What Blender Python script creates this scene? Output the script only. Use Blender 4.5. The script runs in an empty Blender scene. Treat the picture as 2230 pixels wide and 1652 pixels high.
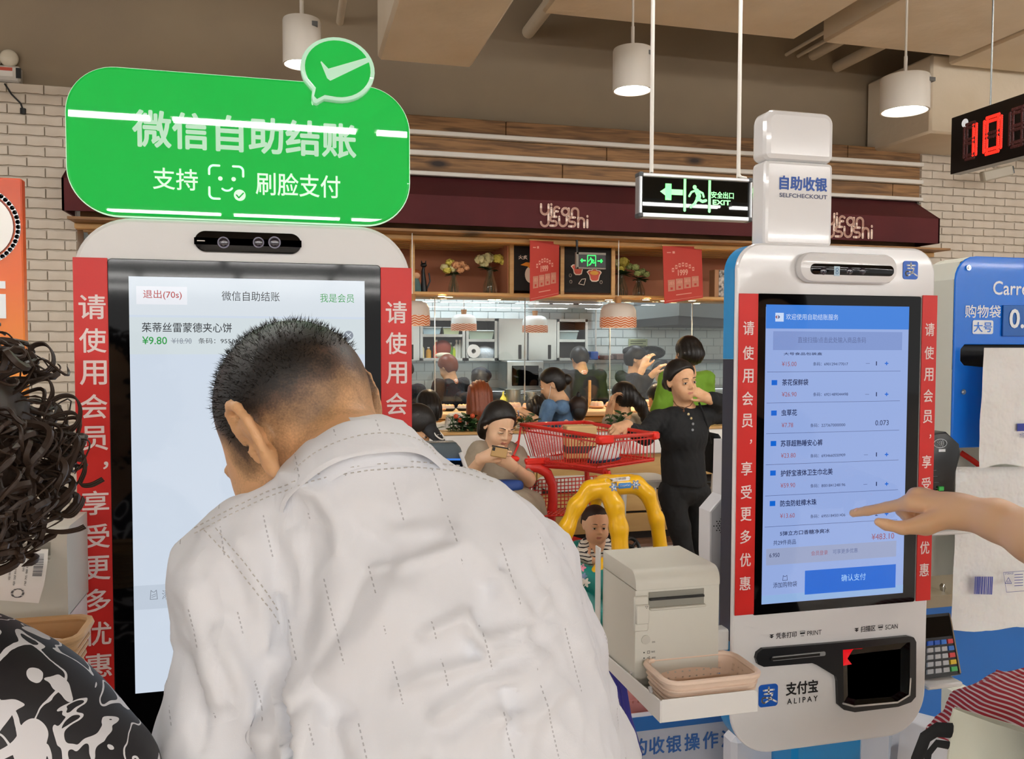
import bpy, math, random
import numpy as np
from mathutils import Vector, Matrix, noise
random.seed(7); rng = np.random.default_rng(7)
SC = bpy.context.scene
COL = SC.collection
R_ = math.radians

# ---------------------------------------------------------------- camera
FPX, IW, IH = 1850.0, 2230.0, 1652.0
CAMZ = 1.6
cd = bpy.data.cameras.new('camera'); cam = bpy.data.objects.new('camera', cd); COL.objects.link(cam)
CR = Matrix.Rotation(R_(-14.5), 3, 'Z') @ Matrix.Rotation(math.pi/2 + R_(-2.4), 3, 'X') @ Matrix.Rotation(R_(0.15), 3, 'Z')
cam.matrix_world = Matrix.Translation((0, 0, CAMZ)) @ CR.to_4x4()
cd.sensor_width = 36; cd.sensor_fit = 'HORIZONTAL'; cd.lens = FPX/IW*36; cd.clip_start = 0.02; cd.clip_end = 200
SC.camera = cam
# ---------------------------------------------------------------- world, exposure
w = bpy.data.worlds.new('world'); SC.world = w; w.use_nodes = True
w.node_tree.nodes['Background'].inputs[0].default_value = (1.0, 0.985, 0.97, 1)
w.node_tree.nodes['Background'].inputs[1].default_value = 0.90
SC.view_settings.view_transform = 'Standard'; SC.view_settings.look = 'None'
SC.view_settings.exposure = 0.0; SC.view_settings.gamma = 1; SC.view_settings.use_curve_mapping = False
SC.cycles.use_denoising = True
SC.cycles.max_bounces = 8; SC.cycles.transparent_max_bounces = 16
TUBE_POWER = 60.0

def P(px, py, Y):
    """point of the plane y=Y that the photograph shows at pixel (px,py)"""
    d = CR @ Vector(((px-IW/2)/FPX, -(py-IH/2)/FPX, -1.0))
    return Vector((0, 0, CAMZ)) + d*(Y/d.y)
def PZ(px, py, z):
    d = CR @ Vector(((px-IW/2)/FPX, -(py-IH/2)/FPX, -1.0))
    return Vector((0, 0, CAMZ)) + d*((z-CAMZ)/d.z)
def V(*a): return Vector(a)

# ---------------------------------------------------------------- materials
def lin(c):
    if isinstance(c, str):
        c = [int(c[i:i+2], 16)/255 for i in (0, 2, 4)]
    return tuple(x/12.92 if x <= .04045 else ((x+.055)/1.055)**2.4 for x in c)
MATS = {}
def M(name, col='cccccc', rough=.5, metal=0, coat=0, emit=None, es=0, trans=0, bump=None, ior=1.45, spec=.5, var=None, alpha=1, sheen=0, sss=0):
    if name in MATS: return MATS[name]
    m = bpy.data.materials.new(name); m.use_nodes = True
    nt = m.node_tree; b = nt.nodes['Principled BSDF']
    b.inputs['Base Color'].default_value = (*lin(col), 1)
    b.inputs['Roughness'].default_value = rough; b.inputs['Metallic'].default_value = metal
    b.inputs['Coat Weight'].default_value = coat; b.inputs['Coat Roughness'].default_value = .04
    b.inputs['IOR'].default_value = ior; b.inputs['Specular IOR Level'].default_value = spec
    b.inputs['Transmission Weight'].default_value = trans; b.inputs['Alpha'].default_value = alpha
    if sheen: b.inputs['Sheen Weight'].default_value = sheen
    if sss:
        b.inputs['Subsurface Weight'].default_value = sss; b.inputs['Subsurface Radius'].default_value = (.012, .005, .003); b.inputs['Subsurface Scale'].default_value = 1
    if emit is not None:
        b.inputs['Emission Color'].default_value = (*lin(emit), 1); b.inputs['Emission Strength'].default_value = es
    if var:   # (scale, colour2, detail, (sx,sy,sz))
        tc = nt.nodes.new('ShaderNodeTexCoord'); mp = nt.nodes.new('ShaderNodeMapping'); n = nt.nodes.new('ShaderNodeTexNoise'); mx = nt.nodes.new('ShaderNodeMix'); mx.data_type = 'RGBA'
        mp.inputs['Scale'].default_value = var[3] if len(var) > 3 else (1, 1, 1)
        n.inputs['Scale'].default_value = var[0]; n.inputs['Detail'].default_value = var[2]
        r = nt.nodes.new('ShaderNodeMapRange'); r.inputs[1].default_value = .35; r.inputs[2].default_value = .65
        nt.links.new(tc.outputs['Object'], mp.inputs[0]); nt.links.new(mp.outputs[0], n.inputs[0]); nt.links.new(n.outputs[0], r.inputs[0]); nt.links.new(r.outputs[0], mx.inputs[0])
        mx.inputs[6].default_value = (*lin(col), 1); mx.inputs[7].default_value = (*lin(var[1]), 1)
        nt.links.new(mx.outputs[2], b.inputs['Base Color'])
    if bump:  # (scale, strength, distance)
        tc = nt.nodes.new('ShaderNodeTexCoord'); n = nt.nodes.new('ShaderNodeTexNoise'); bp = nt.nodes.new('ShaderNodeBump')
        n.inputs['Scale'].default_value = bump[0]; n.inputs['Detail'].default_value = 4
        bp.inputs['Strength'].default_value = bump[1]; bp.inputs['Distance'].default_value = bump[2]
        nt.links.new(tc.outputs['Object'], n.inputs[0]); nt.links.new(n.outputs[0], bp.inputs['Height']); nt.links.new(bp.outputs[0], b.inputs['Normal'])
    MATS[name] = m; return m
def wood_mat(name, c1, c2, c3, sc=(1, 6, 14), rough=.6, knots=True, emit=None):
    if name in MATS: return MATS[name]
    m = bpy.data.materials.new(name); m.use_nodes = True; nt = m.node_tree; b = nt.nodes['Principled BSDF']; L = nt.links.new
    tc = nt.nodes.new('ShaderNodeTexCoord'); mp = nt.nodes.new('ShaderNodeMapping'); mp.inputs['Scale'].default_value = sc
    n = nt.nodes.new('ShaderNodeTexNoise'); n.inputs['Scale'].default_value = 2.2; n.inputs['Detail'].default_value = 6; n.inputs['Distortion'].default_value = .8
    cr = nt.nodes.new('ShaderNodeValToRGB'); e = cr.color_ramp.elements
    e[0].position = .32; e[0].color = (*lin(c2), 1); e[1].position = .62; e[1].color = (*lin(c1), 1)
    L(tc.outputs['Object'], mp.inputs[0]); L(mp.outputs[0], n.inputs[0]); L(n.outputs[0], cr.inputs[0])
    out = cr.outputs[0]
    if knots:
        mp2 = nt.nodes.new('ShaderNodeMapping'); mp2.inputs['Scale'].default_value = (1.6, 1, 4.2)
        vo = nt.nodes.new('ShaderNodeTexVoronoi'); vo.inputs['Scale'].default_value = 1.0
        r = nt.nodes.new('ShaderNodeMapRange'); r.inputs[1].default_value = .07; r.inputs[2].default_value = .2; r.inputs[3].default_value = 1; r.inputs[4].default_value = 0
        mx = nt.nodes.new('ShaderNodeMix'); mx.data_type = 'RGBA'; mx.inputs[7].default_value = (*lin(c3), 1)
        L(tc.outputs['Object'], mp2.inputs[0]); L(mp2.outputs[0], vo.inputs[0]); L(vo.outputs['Distance'], r.inputs[0]); L(r.outputs[0], mx.inputs[0]); L(out, mx.inputs[6]); out = mx.outputs[2]
    L(out, b.inputs['Base Color']); b.inputs['Roughness'].default_value = rough
    MATS[name] = m; return m

# ---------------------------------------------------------------- mesh builder
ORG = {}
def org_of(o):
    v = Vector((0, 0, 0))
    while o is not None: v += o.location; o = o.parent
    return v
def tag(o, label=None, cat=None, group=None, kind=None):
    if label: o['label'] = label
    if cat: o['category'] = cat
    if group: o['group'] = group
    if kind: o['kind'] = kind
    return o
def thing(name, loc, label=None, cat=None, group=None, kind=None):
    o = bpy.data.objects.new(name, None); COL.objects.link(o); o.location = loc; o.empty_display_size = .05
    return tag(o, label, cat, group, kind)
def frames(pts):
    pts = [Vector(p) for p in pts]; n = len(pts); T = []
    for i in range(n):
        a = pts[max(0, i-1)]; b = pts[min(n-1, i+1)]; T.append((b-a).normalized())
    up = Vector((0, 0, 1)) if abs(T[0].z) < .9 else Vector((1, 0, 0))
    N = (up - T[0]*up.dot(T[0])).normalized(); out = []
    for i in range(n):
        if i: N = (N - T[i]*N.dot(T[i])); N = N.normalized() if N.length > 1e-6 else T[i].orthogonal().normalized()
        out.append((pts[i], T[i], N, T[i].cross(N)))
    return out
class MB:
    def __init__(s): s.v = []; s.f = []; s.mi = []
    def add(s, vs, fs, mi=0):
        o = len(s.v); s.v.extend(tuple(x) for x in vs); s.f.extend(tuple(o+i for i in f) for f in fs); s.mi.extend([mi]*len(fs)); return s
    def box(s, x0, x1, y0, y1, z0, z1, mi=0):
        vs = [(x, y, z) for x in (x0, x1) for y in (y0, y1) for z in (z0, z1)]
        return s.add(vs, [(0,1,3,2),(4,6,7,5),(0,4,5,1),(2,3,7,6),(0,2,6,4),(1,5,7,3)], mi)
    def rbox(s, c, size, rot=None, b=0.0, mi=0):
        """box with chamfered edges along all sides, centre c, full size, rotation matrix"""
        hx, hy, hz = [q/2 for q in size]; b = min(b, hx*.9, hy*.9, hz*.9)
        rot = rot or Matrix.Identity(3); c = Vector(c)
        if b <= 0:
            vs = [Vector((x, y, z)) for x in (-hx, hx) for y in (-hy, hy) for z in (-hz, hz)]
            return s.add([c+rot@v for v in vs], [(0,1,3,2),(4,6,7,5),(0,4,5,1),(2,3,7,6),(0,2,6,4),(1,5,7,3)], mi)
        bm_v = []; idx = {}
        for sx in (-1, 1):
            for sy in (-1, 1):
                for sz in (-1, 1):
                    for a in range(3):
                        p = [sx*(hx-b), sy*(hy-b), sz*(hz-b)]; p[a] += (sx, sy, sz)[a]*b
                        idx[(sx, sy, sz, a)] = len(bm_v); bm_v.append(Vector(p))
        fs = []
        for a in range(3):
            o = [q for q in range(3) if q != a]
            for sg in (-1, 1):
                q = []
                for u, v in ((-1,-1),(1,-1),(1,1),(-1,1)):
                    k = [0,0,0]; k[a] = sg; k[o[0]] = u; k[o[1]] = v; q.append(idx[(*k, a)])
                if (sg == 1) == (a == 1): q.reverse()
                fs.append(tuple(q))
        for a in range(3):      # edges running along axis a
            o = [q for q in range(3) if q != a]
            for u in (-1, 1):
                for v in (-1, 1):
                    def g(e, ax):
                        k = [0,0,0]; k[a] = e; k[o[0]] = u; k[o[1]] = v; return idx[(*k, ax)]
                    q = [g(-1, o[0]), g(1, o[0]), g(1, o[1]), g(-1, o[1])]
                    if (u*v == 1) == (a != 1): q.reverse()
                    fs.append(tuple(q))
        for sx in (-1, 1):
            for sy in (-1, 1):
                for sz in (-1, 1):
                    q = [idx[(sx, sy, sz, a)] for a in range(3)]
                    if sx*sy*sz < 0: q.reverse()
                    fs.append(tuple(q))
        return s.add([c+rot@v for v in bm_v], fs, mi)
    def tube(s, pts, r, n=8, closed=False, mi=0, cap=True, flat=1.0):
        fr = frames(pts); k = len(fr); rr = r if hasattr(r, '__len__') else [r]*k; vs = []
        for (p, t, N, B), q in zip(fr, rr):
            for i in range(n):
                a = 2*math.pi*i/n; vs.append(p + N*(q*math.cos(a)) + B*(q*flat*math.sin(a)))
        fs = []
        for j in range(k if closed else k-1):
            j2 = (j+1) % k
            for i in range(n):
                i2 = (i+1) % n; fs.append((j*n+i, j*n+i2, j2*n+i2, j2*n+i))
        if cap and not closed:
            fs.append(tuple(reversed(range(n)))); fs.append(tuple((k-1)*n+i for i in range(n)))
        return s.add(vs, fs, mi)
    def cyl(s, a, b, r, r2=None, n=16, mi=0): return s.tube([a, b], [r, r if r2 is None else r2], n, mi=mi)
    def sph(s, c, r, nu=16, nv=10, rot=None, mi=0, z0=-1, z1=1):
        r = r if hasattr(r, '__len__') else (r, r, r); c = Vector(c); vs = []; fs = []
        for j in range(nv+1):
            th = math.acos(max(-1, min(1, z1 + (z0-z1)*j/nv))) if (z0 > -1 or z1 < 1) else math.pi*j/nv
            for i in range(nu):
                ph = 2*math.pi*i/nu; p = Vector((r[0]*math.sin(th)*math.cos(ph), r[1]*math.sin(th)*math.sin(ph), r[2]*math.cos(th)))
                vs.append(c + (rot@p if rot else p))
        for j in range(nv):
            for i in range(nu):
                i2 = (i+1) % nu; fs.append((j*nu+i, (j+1)*nu+i, (j+1)*nu+i2, j*nu+i2))
        return s.add(vs, fs, mi)
    def lathe(s, prof, c, n=24, mi=0, axis=None):
        c = Vector(c); vs = []; fs = []; k = len(prof)
        for r, z in prof:
            for i in range(n):
                a = 2*math.pi*i/n; p = Vector((r*math.cos(a), r*math.sin(a), z)); vs.append(c + (axis@p if axis else p))
        for j in range(k-1):
            for i in range(n):
                i2 = (i+1) % n; fs.append((j*n+i, j*n+i2, (j+1)*n+i2, (j+1)*n+i))
        return s.add(vs, fs, mi)
    def prism(s, poly, y0, y1, b=0, mi=0, tf=None):
        """poly: list of (x,z), extruded from y0 (front, faces -y) to y1; b = rounded edge on the front and the back"""
        n = len(poly); A = sum(poly[i][0]*poly[(i+1) % n][1]-poly[(i+1) % n][0]*poly[i][1] for i in range(n))
        if A < 0: poly = poly[::-1]
        rings = [(y0, 0), (y1, 0)] if b <= 0 else [(y0, b), (y0+b*.3, b*.3), (y0+b, 0), (y1-b, 0), (y1-b*.3, b*.3), (y1, b)]
        nrm = []
        for i in range(n):
            p0, p1, p2 = Vector(poly[i-1]), Vector(poly[i]), Vector(poly[(i+1) % n]); e1 = (p1-p0).normalized(); e2 = (p2-p1).normalized()
            m = Vector((-(e1.y+e2.y), e1.x+e2.x)); m = m.normalized() if m.length > 1e-6 else Vector((-e1.y, e1.x)); d = max(.4, m.dot(Vector((-e1.y, e1.x)))); nrm.append(m/d)
        vs = []
        for y, ins in rings:
            for i in range(n):
                q = Vector(poly[i]) + nrm[i]*ins; vs.append(Vector((q.x, y, q.y)))
        if tf: vs = [tf(v) for v in vs]
        fs = [tuple(range(n))]
        for k in range(len(rings)-1):
            for i in range(n):
                i2 = (i+1) % n; fs.append((k*n+i, (k+1)*n+i, (k+1)*n+i2, k*n+i2))
        fs.append(tuple(reversed([(len(rings)-1)*n+i for i in range(n)])))
        return s.add(vs, fs, mi)
    def stroke(s, pts, wd, y, closed=False, mi=0, th=.0006):
        """flat line of width wd in the plane y (list of (x,z))"""
        pts = [Vector(p) for p in pts]; n = len(pts)
        for i in range(n if closed else n-1):
            a, b = pts[i], pts[(i+1) % n]; d = b-a
            if d.length < 1e-9: continue
            t = d.normalized(); m = Vector((-t.y, t.x))*wd/2
            q = [a-m, b-m, b+m, a+m]; s.add([(p.x, y, p.y) for p in q], [(0, 1, 2, 3)], mi)
        for p in pts:
            s.add([(p.x+wd/2*math.cos(k*math.pi/5), y, p.y+wd/2*math.sin(k*math.pi/5)) for k in range(10)], [tuple(range(10))], mi)
        return s
    def poly(s, pts, y, mi=0):
        n = len(pts); A = sum(pts[i][0]*pts[(i+1) % n][1]-pts[(i+1) % n][0]*pts[i][1] for i in range(n))
        if A < 0: pts = pts[::-1]
        return s.add([(p[0], y, p[1]) for p in pts], [tuple(range(n))], mi)
    def build(s, name, mats, parent=None, smooth=38, label=None, cat=None, group=None, kind=None, mod=None, org=None):
        me = bpy.data.meshes.new(name); v = np.array(s.v, dtype=np.float64).reshape(-1, 3)
        if parent is not None: off = np.array(org_of(parent))
        elif org is not None: off = np.array(org)
        else:
            lo, hi = v.min(0), v.max(0); off = np.array([(lo[0]+hi[0])/2, (lo[1]+hi[1])/2, lo[2]])
        me.from_pydata((v-off).tolist(), [], s.f)
        for m in (mats if isinstance(mats, (list, tuple)) else [mats]): me.materials.append(m)
        if max(s.mi or [0]) > 0: me.polygons.foreach_set('material_index', s.mi)
        if smooth:
            me.polygons.foreach_set('use_smooth', [True]*len(me.polygons)); me.set_sharp_from_angle(angle=R_(smooth))
        me.update(); o = bpy.data.objects.new(name, me); COL.objects.link(o)
        if parent is not None: o.parent = parent
        else: o.location = off
        return tag(o, label, cat, group, kind)
def rrect(x0, x1, z0, z1, r, n=8, rr=None):
    """rounded rectangle outline, rr = radii (bl, br, tr, tl)"""
    rr = rr or (r, r, r, r); out = []
    for (cx, cz, a0, q) in ((x0, z0, 180, rr[0]), (x1, z0, 270, rr[1]), (x1, z1, 0, rr[2]), (x0, z1, 90, rr[3])):
        ox = cx + (q if cx == x0 else -q); oz = cz + (q if cz == z0 else -q)
        if q <= 0: out.append((cx, cz)); continue
        for k in range(n+1):
            a = R_(a0 + 90*k/n); out.append((ox+q*math.cos(a), oz+q*math.sin(a)))
    return out
def ell2(cx, cz, rx, rz, n=24, a0=0, a1=360):
    return [(cx+rx*math.cos(R_(a0+(a1-a0)*k/n)), cz+rz*math.sin(R_(a0+(a1-a0)*k/n))) for k in range(n + (0 if a1-a0 == 360 else 1))]
def copy_tree(o, parent=None):
    c = o.copy(); COL.objects.link(c); c.parent = parent
    for ch in list(o.children): copy_tree(ch, c)
    return c
# ---------------------------------------------------------------- lettering
TXT = {}
_tc = bpy.data.curves.new('t', 'FONT'); _to = bpy.data.objects.new('t', _tc); COL.objects.link(_to)
def txt(s, bold=0.0):
    k = (s, bold)
    if k not in TXT:
        _tc.body = s; _tc.offset = bold; _tc.resolution_u = 3
        _tc.update_tag(); dg = bpy.context.evaluated_depsgraph_get(); dg.update()
        me = _to.evaluated_get(dg).to_mesh()
        v = np.array([tuple(x.co)[:2] for x in me.vertices]).reshape(-1, 2); f = [tuple(p.vertices) for p in me.polygons]
        _to.evaluated_get(dg).to_mesh_clear()
        lo, hi = v.min(0), v.max(0); TXT[k] = ((v-lo)/np.maximum(hi-lo, 1e-6), f, (hi-lo))
    return TXT[k]
def Tq(mb, s, A, B, C, bold=0, mi=0):
    """letters s laid in the parallelogram A (bottom left), B (bottom right), C (top left); bold = stroke thickening in em"""
    v, f, sz = txt(s); A, B, C = np.array(A), np.array(B), np.array(C)
    u, w_ = (B-A), (C-A); em_ = np.linalg.norm(w_)/max(sz[1], .1); nrm = np.cross(u, w_); nrm = nrm/np.linalg.norm(nrm)
    un, wn = u/np.linalg.norm(u), w_/np.linalg.norm(w_)
    if bold > 0: d = bold*em_; A = A+un*d+wn*d; u = u-un*2*d; w_ = w_-wn*2*d; offs = [(-d, 0), (d, 0), (0, -d), (0, d), (-.7*d, -.7*d), (.7*d, .7*d), (.7*d, -.7*d), (-.7*d, .7*d)]
    else: offs = [(0, 0)]
    for k, (a, b) in enumerate(offs):
        pts = A + v[:, :1]*u + v[:, 1:]*w_ + un*a + wn*b + nrm*(k*1.5e-5); mb.add(pts.tolist(), f, mi)
    return mb
def Tc(mb, s, cx, cy, wpx, hpx, Y, bold=0, mi=0, dy=-.0008):
    """letters centred on pixel (cx,cy), wpx x hpx pixels large, on the plane y=Y"""
    x0 = P(cx-wpx/2, cy, Y).x; x1 = P(cx+wpx/2, cy, Y).x; z0 = P(cx, cy+hpx/2, Y).z; z1 = P(cx, cy-hpx/2, Y).z
    return Tq(mb, s, (x0, Y+dy, z0), (x1, Y+dy, z0), (x0, Y+dy, z1), bold, mi)
def X(px, Y, py=765): return P(px, py, Y).x
def Z(px, py, Y): return P(px, py, Y).z
# ================================================================ SETTING
white_paint = M('white_paint', 'e8e4dc', .5)
brick_mat = M('white_brick', 'd9d0c2', .7, bump=(40, .3, .004), var=(3, 'cbbfae', 3))
mortar = M('mortar', 'cbc0b0', .9)
taupe = M('taupe_plaster', '96866f', .85, var=(1.2, '8c7d69', 3), bump=(12, .15, .01))
duct_mat = M('duct_wrap', 'dfd3bf', .8, bump=(3.5, .5, .03), var=(1.5, 'd6c8b0', 2))
pine = wood_mat('pine_dark', 'a0764a', '66492b', '2a1c12')
oak = wood_mat('oak_light', 'd0a668', 'c0935a', 'a87c44', (1, 8, 10), .5, knots=False)
oak2 = wood_mat('oak_panel', 'cba568', 'bd9558', '9a733d', (1, 8, 6), .5, knots=False)
red_mat = M('awning_red', '55171a', .75, var=(2, '4c1417', 2))
steel = M('steel', 'b4b8b8', .32, metal=1, bump=(2, .05, .01))
steel_d = M('steel_dark', '6e706f', .35, metal=1)
black = M('black_plastic', '101010', .4)
glossblack = M('black_glass', '040405', .05, spec=.38)
chrome = M('chrome', 'd8d8d8', .12, metal=1)
red_plastic = M('red_plastic', 'e02a1c', .35)
tile_w = M('tile_white', 'e2ecec', .2)
rubber = M('rubber', '1b1b1c', .7)
glow_w = M('glow_white', 'ffffff', .5, emit='fffaf0', es=9)
YW = 7.0
def struct(mb, name, m, **k): return mb.build(name, m, kind='structure', **k)

def floor_mat():
    m = bpy.data.materials.new('floor_tile'); m.use_nodes = True; nt = m.node_tree; b = nt.nodes['Principled BSDF']; L = nt.links.new
    tc = nt.nodes.new('ShaderNodeTexCoord'); br = nt.nodes.new('ShaderNodeTexBrick')
    br.offset = 0; br.inputs['Scale'].default_value = 1; br.inputs['Brick Width'].default_value = .8; br.inputs['Row Height'].default_value = .8; br.inputs['Mortar Size'].default_value = .004
    br.inputs['Color1'].default_value = (*lin('cdb9a2'), 1); br.inputs['Color2'].default_value = (*lin('c8b39b'), 1); br.inputs['Mortar'].default_value = (*lin('8d7d6c'), 1)
    L(tc.outputs['Object'], br.inputs[0]); L(br.outputs[0], b.inputs['Base Color']); b.inputs['Roughness'].default_value = .18; return m
struct(MB().box(-14, 20, -30, 12, -.05, 0), 'floor', floor_mat())
struct(MB().box(-14, 20, -30, 12, 5.2, 5.3), 'ceiling', M('ceiling_grey', 'a39580', .9))
zwt = P(893, 249, YW).z          # top of the boards
struct(MB().box(-14, 20, 7.15, 7.4, zwt-.15, 5.2), 'wall_upper', taupe)
xL = P(170, 600, YW).x; zLt = P(100, 186, YW).z; xR = P(2003, 380, YW).x; zRt = P(2005, 320, YW).z
def brick_wall(name, x0, x1, z0, z1, vx0, vx1, vz0):
    wl = struct(MB().box(x0, x1, YW, YW+.2, z0, z1), name, mortar)
    bw, bh, g = .245, .0755, .008
    mesh = []
    for k in range(4):
        m = MB(); nx = 6; r = random.Random(k); hx, hz = (bw-g)/2, (bh-g)/2
        top = [(-hx+2*hx*i/nx, hz+r.uniform(-.006, .001)) for i in range(nx+1)]; bot = [(-hx+2*hx*i/nx, -hz+r.uniform(-.001, .006)) for i in range(nx+1)]
        m.prism(bot+top[::-1], -.024+r.uniform(-.006, .004), .0, .003)
        o = m.build('brick', brick_mat, wl, smooth=0, org=None); me = o.data
        for v in me.vertices: v.co += wl.location
        me.transform(Matrix.Identity(4)); bpy.data.objects.remove(o); mesh.append(me)
    row = 0; z = z1-bh/2; n = 0; rest = MB()
    while z > z0:
        x = x0 - (bw/2 if row % 2 else 0) + bw/2
        while x < x1+bw/2:
            a, b = max(x-bw/2, x0), min(x+bw/2, x1)
            if b-a > .03:
                if b > vx0 and a < vx1 and z > vz0:
                    o = bpy.data.objects.new('brick', random.choice(mesh)); COL.objects.link(o); o.parent = wl
                    o.location = Vector(((a+b)/2, YW, z)) - wl.location; o.scale = ((b-a)/bw, 1, 1); n += 1
                else: rest.box(a+g/2, b-g/2, YW-.022, YW, z-bh/2+g/2, z+bh/2-g/2)
            x += bw
        z -= bh; row += 1
    if rest.v: rest.build('brick_rest', brick_mat, wl, smooth=0, kind='stuff')
    return wl
brick_wall('wall_left', -4.2, xL, 0, zLt, P(-15, 600, YW).x, 9, .1)
brick_wall('wall_right', xR, 10.5, 0, zRt, xR-1, P(2240, 450, YW).x, 2.25)
# wooden boards with white rails above the awning
clad = struct(MB().box(xL, xR, YW+.03, YW+.15, P(893, 382, YW).z-.1, zwt), 'wall_boards', M('backing', '2c2118', .9))
rz = [(P(893, a, YW).z, P(893, b, YW).z) for a, b in ((284, 294), (328, 339), (373, 382))]
rows = [(zwt, rz[0][0]), (rz[0][1], rz[1][0]), (rz[1][1], rz[2][0])]
for ri, (z1, z0) in enumerate(rows):
    x = xL - .9*ri
    while x < xR:
        l = 2.3+.5*((ri*7+int(x*3)) % 3); a, b = max(x, xL)+.003, min(x+l, xR)-.003
        if b-a > .1: MB().rbox(((a+b)/2, YW+.012, (z0+z1)/2), (b-a, .036, z1-z0-.004), b=.004).build('plank', pine, clad, smooth=0)
        x += l
for z1, z0 in rz: MB().rbox(((xL+xR)/2, YW-.03, (z0+z1)/2), (xR-xL, .06, z1-z0), b=.006).build('rail', white_paint, clad, smooth=0)
# awning
YF = 6.667; za1 = rz[2][1]-.005; za2 = P(2045, 476, YF).z; za3 = P(2045, 530, YF).z; xa0 = P(160, 450, YW).x; xa1 = P(2047, 480, YF).x
aw = thing('awning', (2.5, YF, za3), 'dark red fabric awning with white two-line lettering above the sushi bar', 'awning')
pr = [(YW, za1), (YF, za2), (YF, za3), (YF+.02, za3), (YF+.02, za2-.01), (YW, za1-.02)]
m = MB(); n = len(pr); vs = [(x, y, z) for x in (xa0, xa1) for y, z in pr]
m.add(vs, [tuple(reversed(range(n))), tuple(range(n, 2*n))] + [(i, (i+1) % n, n+(i+1) % n, n+i) for i in range(n)]); m.build('canopy', red_mat, aw, smooth=0)
for xe in (xa0, xa1-.015): MB().add([(xe, YW, za1), (xe, YF, za2), (xe, YF, za3), (xe, YW, za3), (xe+.015, YW, za1), (xe+.015, YF, za2), (xe+.015, YF, za3), (xe+.015, YW, za3)], [(0,1,2,3),(7,6,5,4),(0,4,5,1),(1,5,6,2),(2,6,7,3),(3,7,4,0)]).build('side_panel', red_mat, aw, smooth=0)
cream = M('cream_lettering', 'e6cdbd', .6, emit='e6cdbd', es=.12)
def sushi_logo(cx, cy, W):
    """rounded thin line lettering in two rows, drawn on the valance"""
    c = P(cx, cy, YF); u = W/105.0; y = YF-.012; m = MB(); wd = 4.6*u
    def q(pts, closed=False): m.stroke([(c.x+(a-52)*u, c.z-(b-26)*u) for a, b in pts], wd, y, closed)
    def arc(cx, cy, r, a0, a1, n=10): return [(cx+r*math.cos(R_(a0+(a1-a0)*k/n)), cy-r*math.sin(R_(a0+(a1-a0)*k/n))) for k in range(n+1)]
    q([(2, 2), (2, 12)] + arc(10, 14, 8, 180, 360) + [(18, 2)]); q([(18, 12), (18, 36)] + arc(10, 38, 8, 0, -180))   # y
    q([(24, 8), (24, 22)]); q([(24, 1), (24, 2)])                      # i
    q([(30, 22), (30, 12)] + arc(36, 12, 6, 180, 40)); q([(30, 15), (38, 15)])      # f
    q(arc(54, 15, 7.5, 0, 360), True); q([(61.5, 8), (61.5, 23)])      # a
    q([(68, 23), (68, 15)] + arc(75, 14, 7, 180, 0) + [(82, 23)])      # n
    def sletter(x): q(arc(x+6, 29.6, 4, 30, 180, 6) + [(x+3, 34)] + [(x+9, 35)] + arc(x+7, 40, 4.4, 60, -90, 6) + [(x, 44.4)])
    def s2(x): q([(x+13, 26), (x+4, 26)] + arc(x+4, 30.5, 4.5, 90, 270, 6) + [(x+9, 35)] + arc(x+9, 39.7, 4.7, 90, -90, 6) + [(x, 44.4)])
    s2(22); q([(41, 26), (41, 36)] + arc(49, 36.5, 8, 180, 360) + [(57, 26)])
    s2(62); q([(82, 15), (82, 45)]); q([(82, 34)] + arc(88.5, 33, 6.5, 180, 0) + [(95, 45)]); q([(102, 30), (102, 45)]); q([(102, 22), (102, 23)])
    m.build('lettering', cream, aw, smooth=0)
sushi_logo(1228, 473, 1.0*(P(1281, 473, YF).x-P(1175, 473, YF).x)); sushi_logo(1848, 495, (P(1900, 495, YF).x-P(1797, 495, YF).x))
# ducts, vent, pipes, beam box
def duct(name, pl, pr_, y0, y1, zt, label):
    zb = zt; MB().rbox(((pl+pr_)/2, (y0+y1)/2, zb+.25), (pr_-pl, y1-y0, .5), b=.02).build(name, duct_mat, label=label, cat='duct')
YD = 6.0; zD = P(1700, 84, YD).z
xs = [P(1180, 20, YD).x, P(1730, 95, YD).x, P(1790, 95, YD).x, P(2092, 120, YD).x, P(2102, 125, YD).x]
duct('air_duct', xs[0], xs[1], 1.2, YD, zD, 'wide wrapped air duct above the hanging exit sign')
duct('air_duct', xs[2], xs[3], 1.2, YD, zD, 'wrapped air duct above the right white cylinder lamp')
duct('air_duct', xs[4], xs[4]+3, 1.2, YD+.2, zD, 'wrapped air duct in the upper right corner, above the digital clock')
YE = 5.4; duct('air_duct', P(822, 135, YE).x, P(1027, 148, YE).x, 1.2, YE, P(925, 140, YE).z, 'narrow flat duct hanging right of the check mark bubble')
xb = P(2023, 200, 6.3).x; MB().rbox((xb+1.7, 6.7, (P(2023, 290, 6.3).z+4.1)/2), (3.4, .85, 4.1-P(2023, 290, 6.3).z), b=.02).build('trim_1', duct_mat, kind='structure')
for i, (px, py, r, lab) in enumerate(((1150, 70, .055, 'thick painted pipe entering the wall right of the flat duct'), (1712, 119, .016, 'thin pipe, leftmost of the pipes above the white tower top'), (1738, 122, .018, 'second thin pipe from the left above the white tower top'), (1770, 120, .05, 'thick pipe beside the two thin pipes'), (1822, 146, .05, 'thick pipe ending lowest, left of the right cylinder lamp'), (740, 48, .03, 'thin pipe above the green speech bubble'))):
    p = P(px, py, 7.15); o = MB().cyl((p.x, 2.0, p.z), (p.x, 7.16, p.z), r, n=14).build('pipe', duct_mat, label=lab, cat='pipe', group='ceiling pipes')
v = thing('ceiling_vent', P(1600, 6, 4.5), 'square slatted air vent in the wide duct beside the exit sign rod', 'vent'); c = V((P(1590, 8, 5.0)).x, 5.0, zD-.01)
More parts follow.
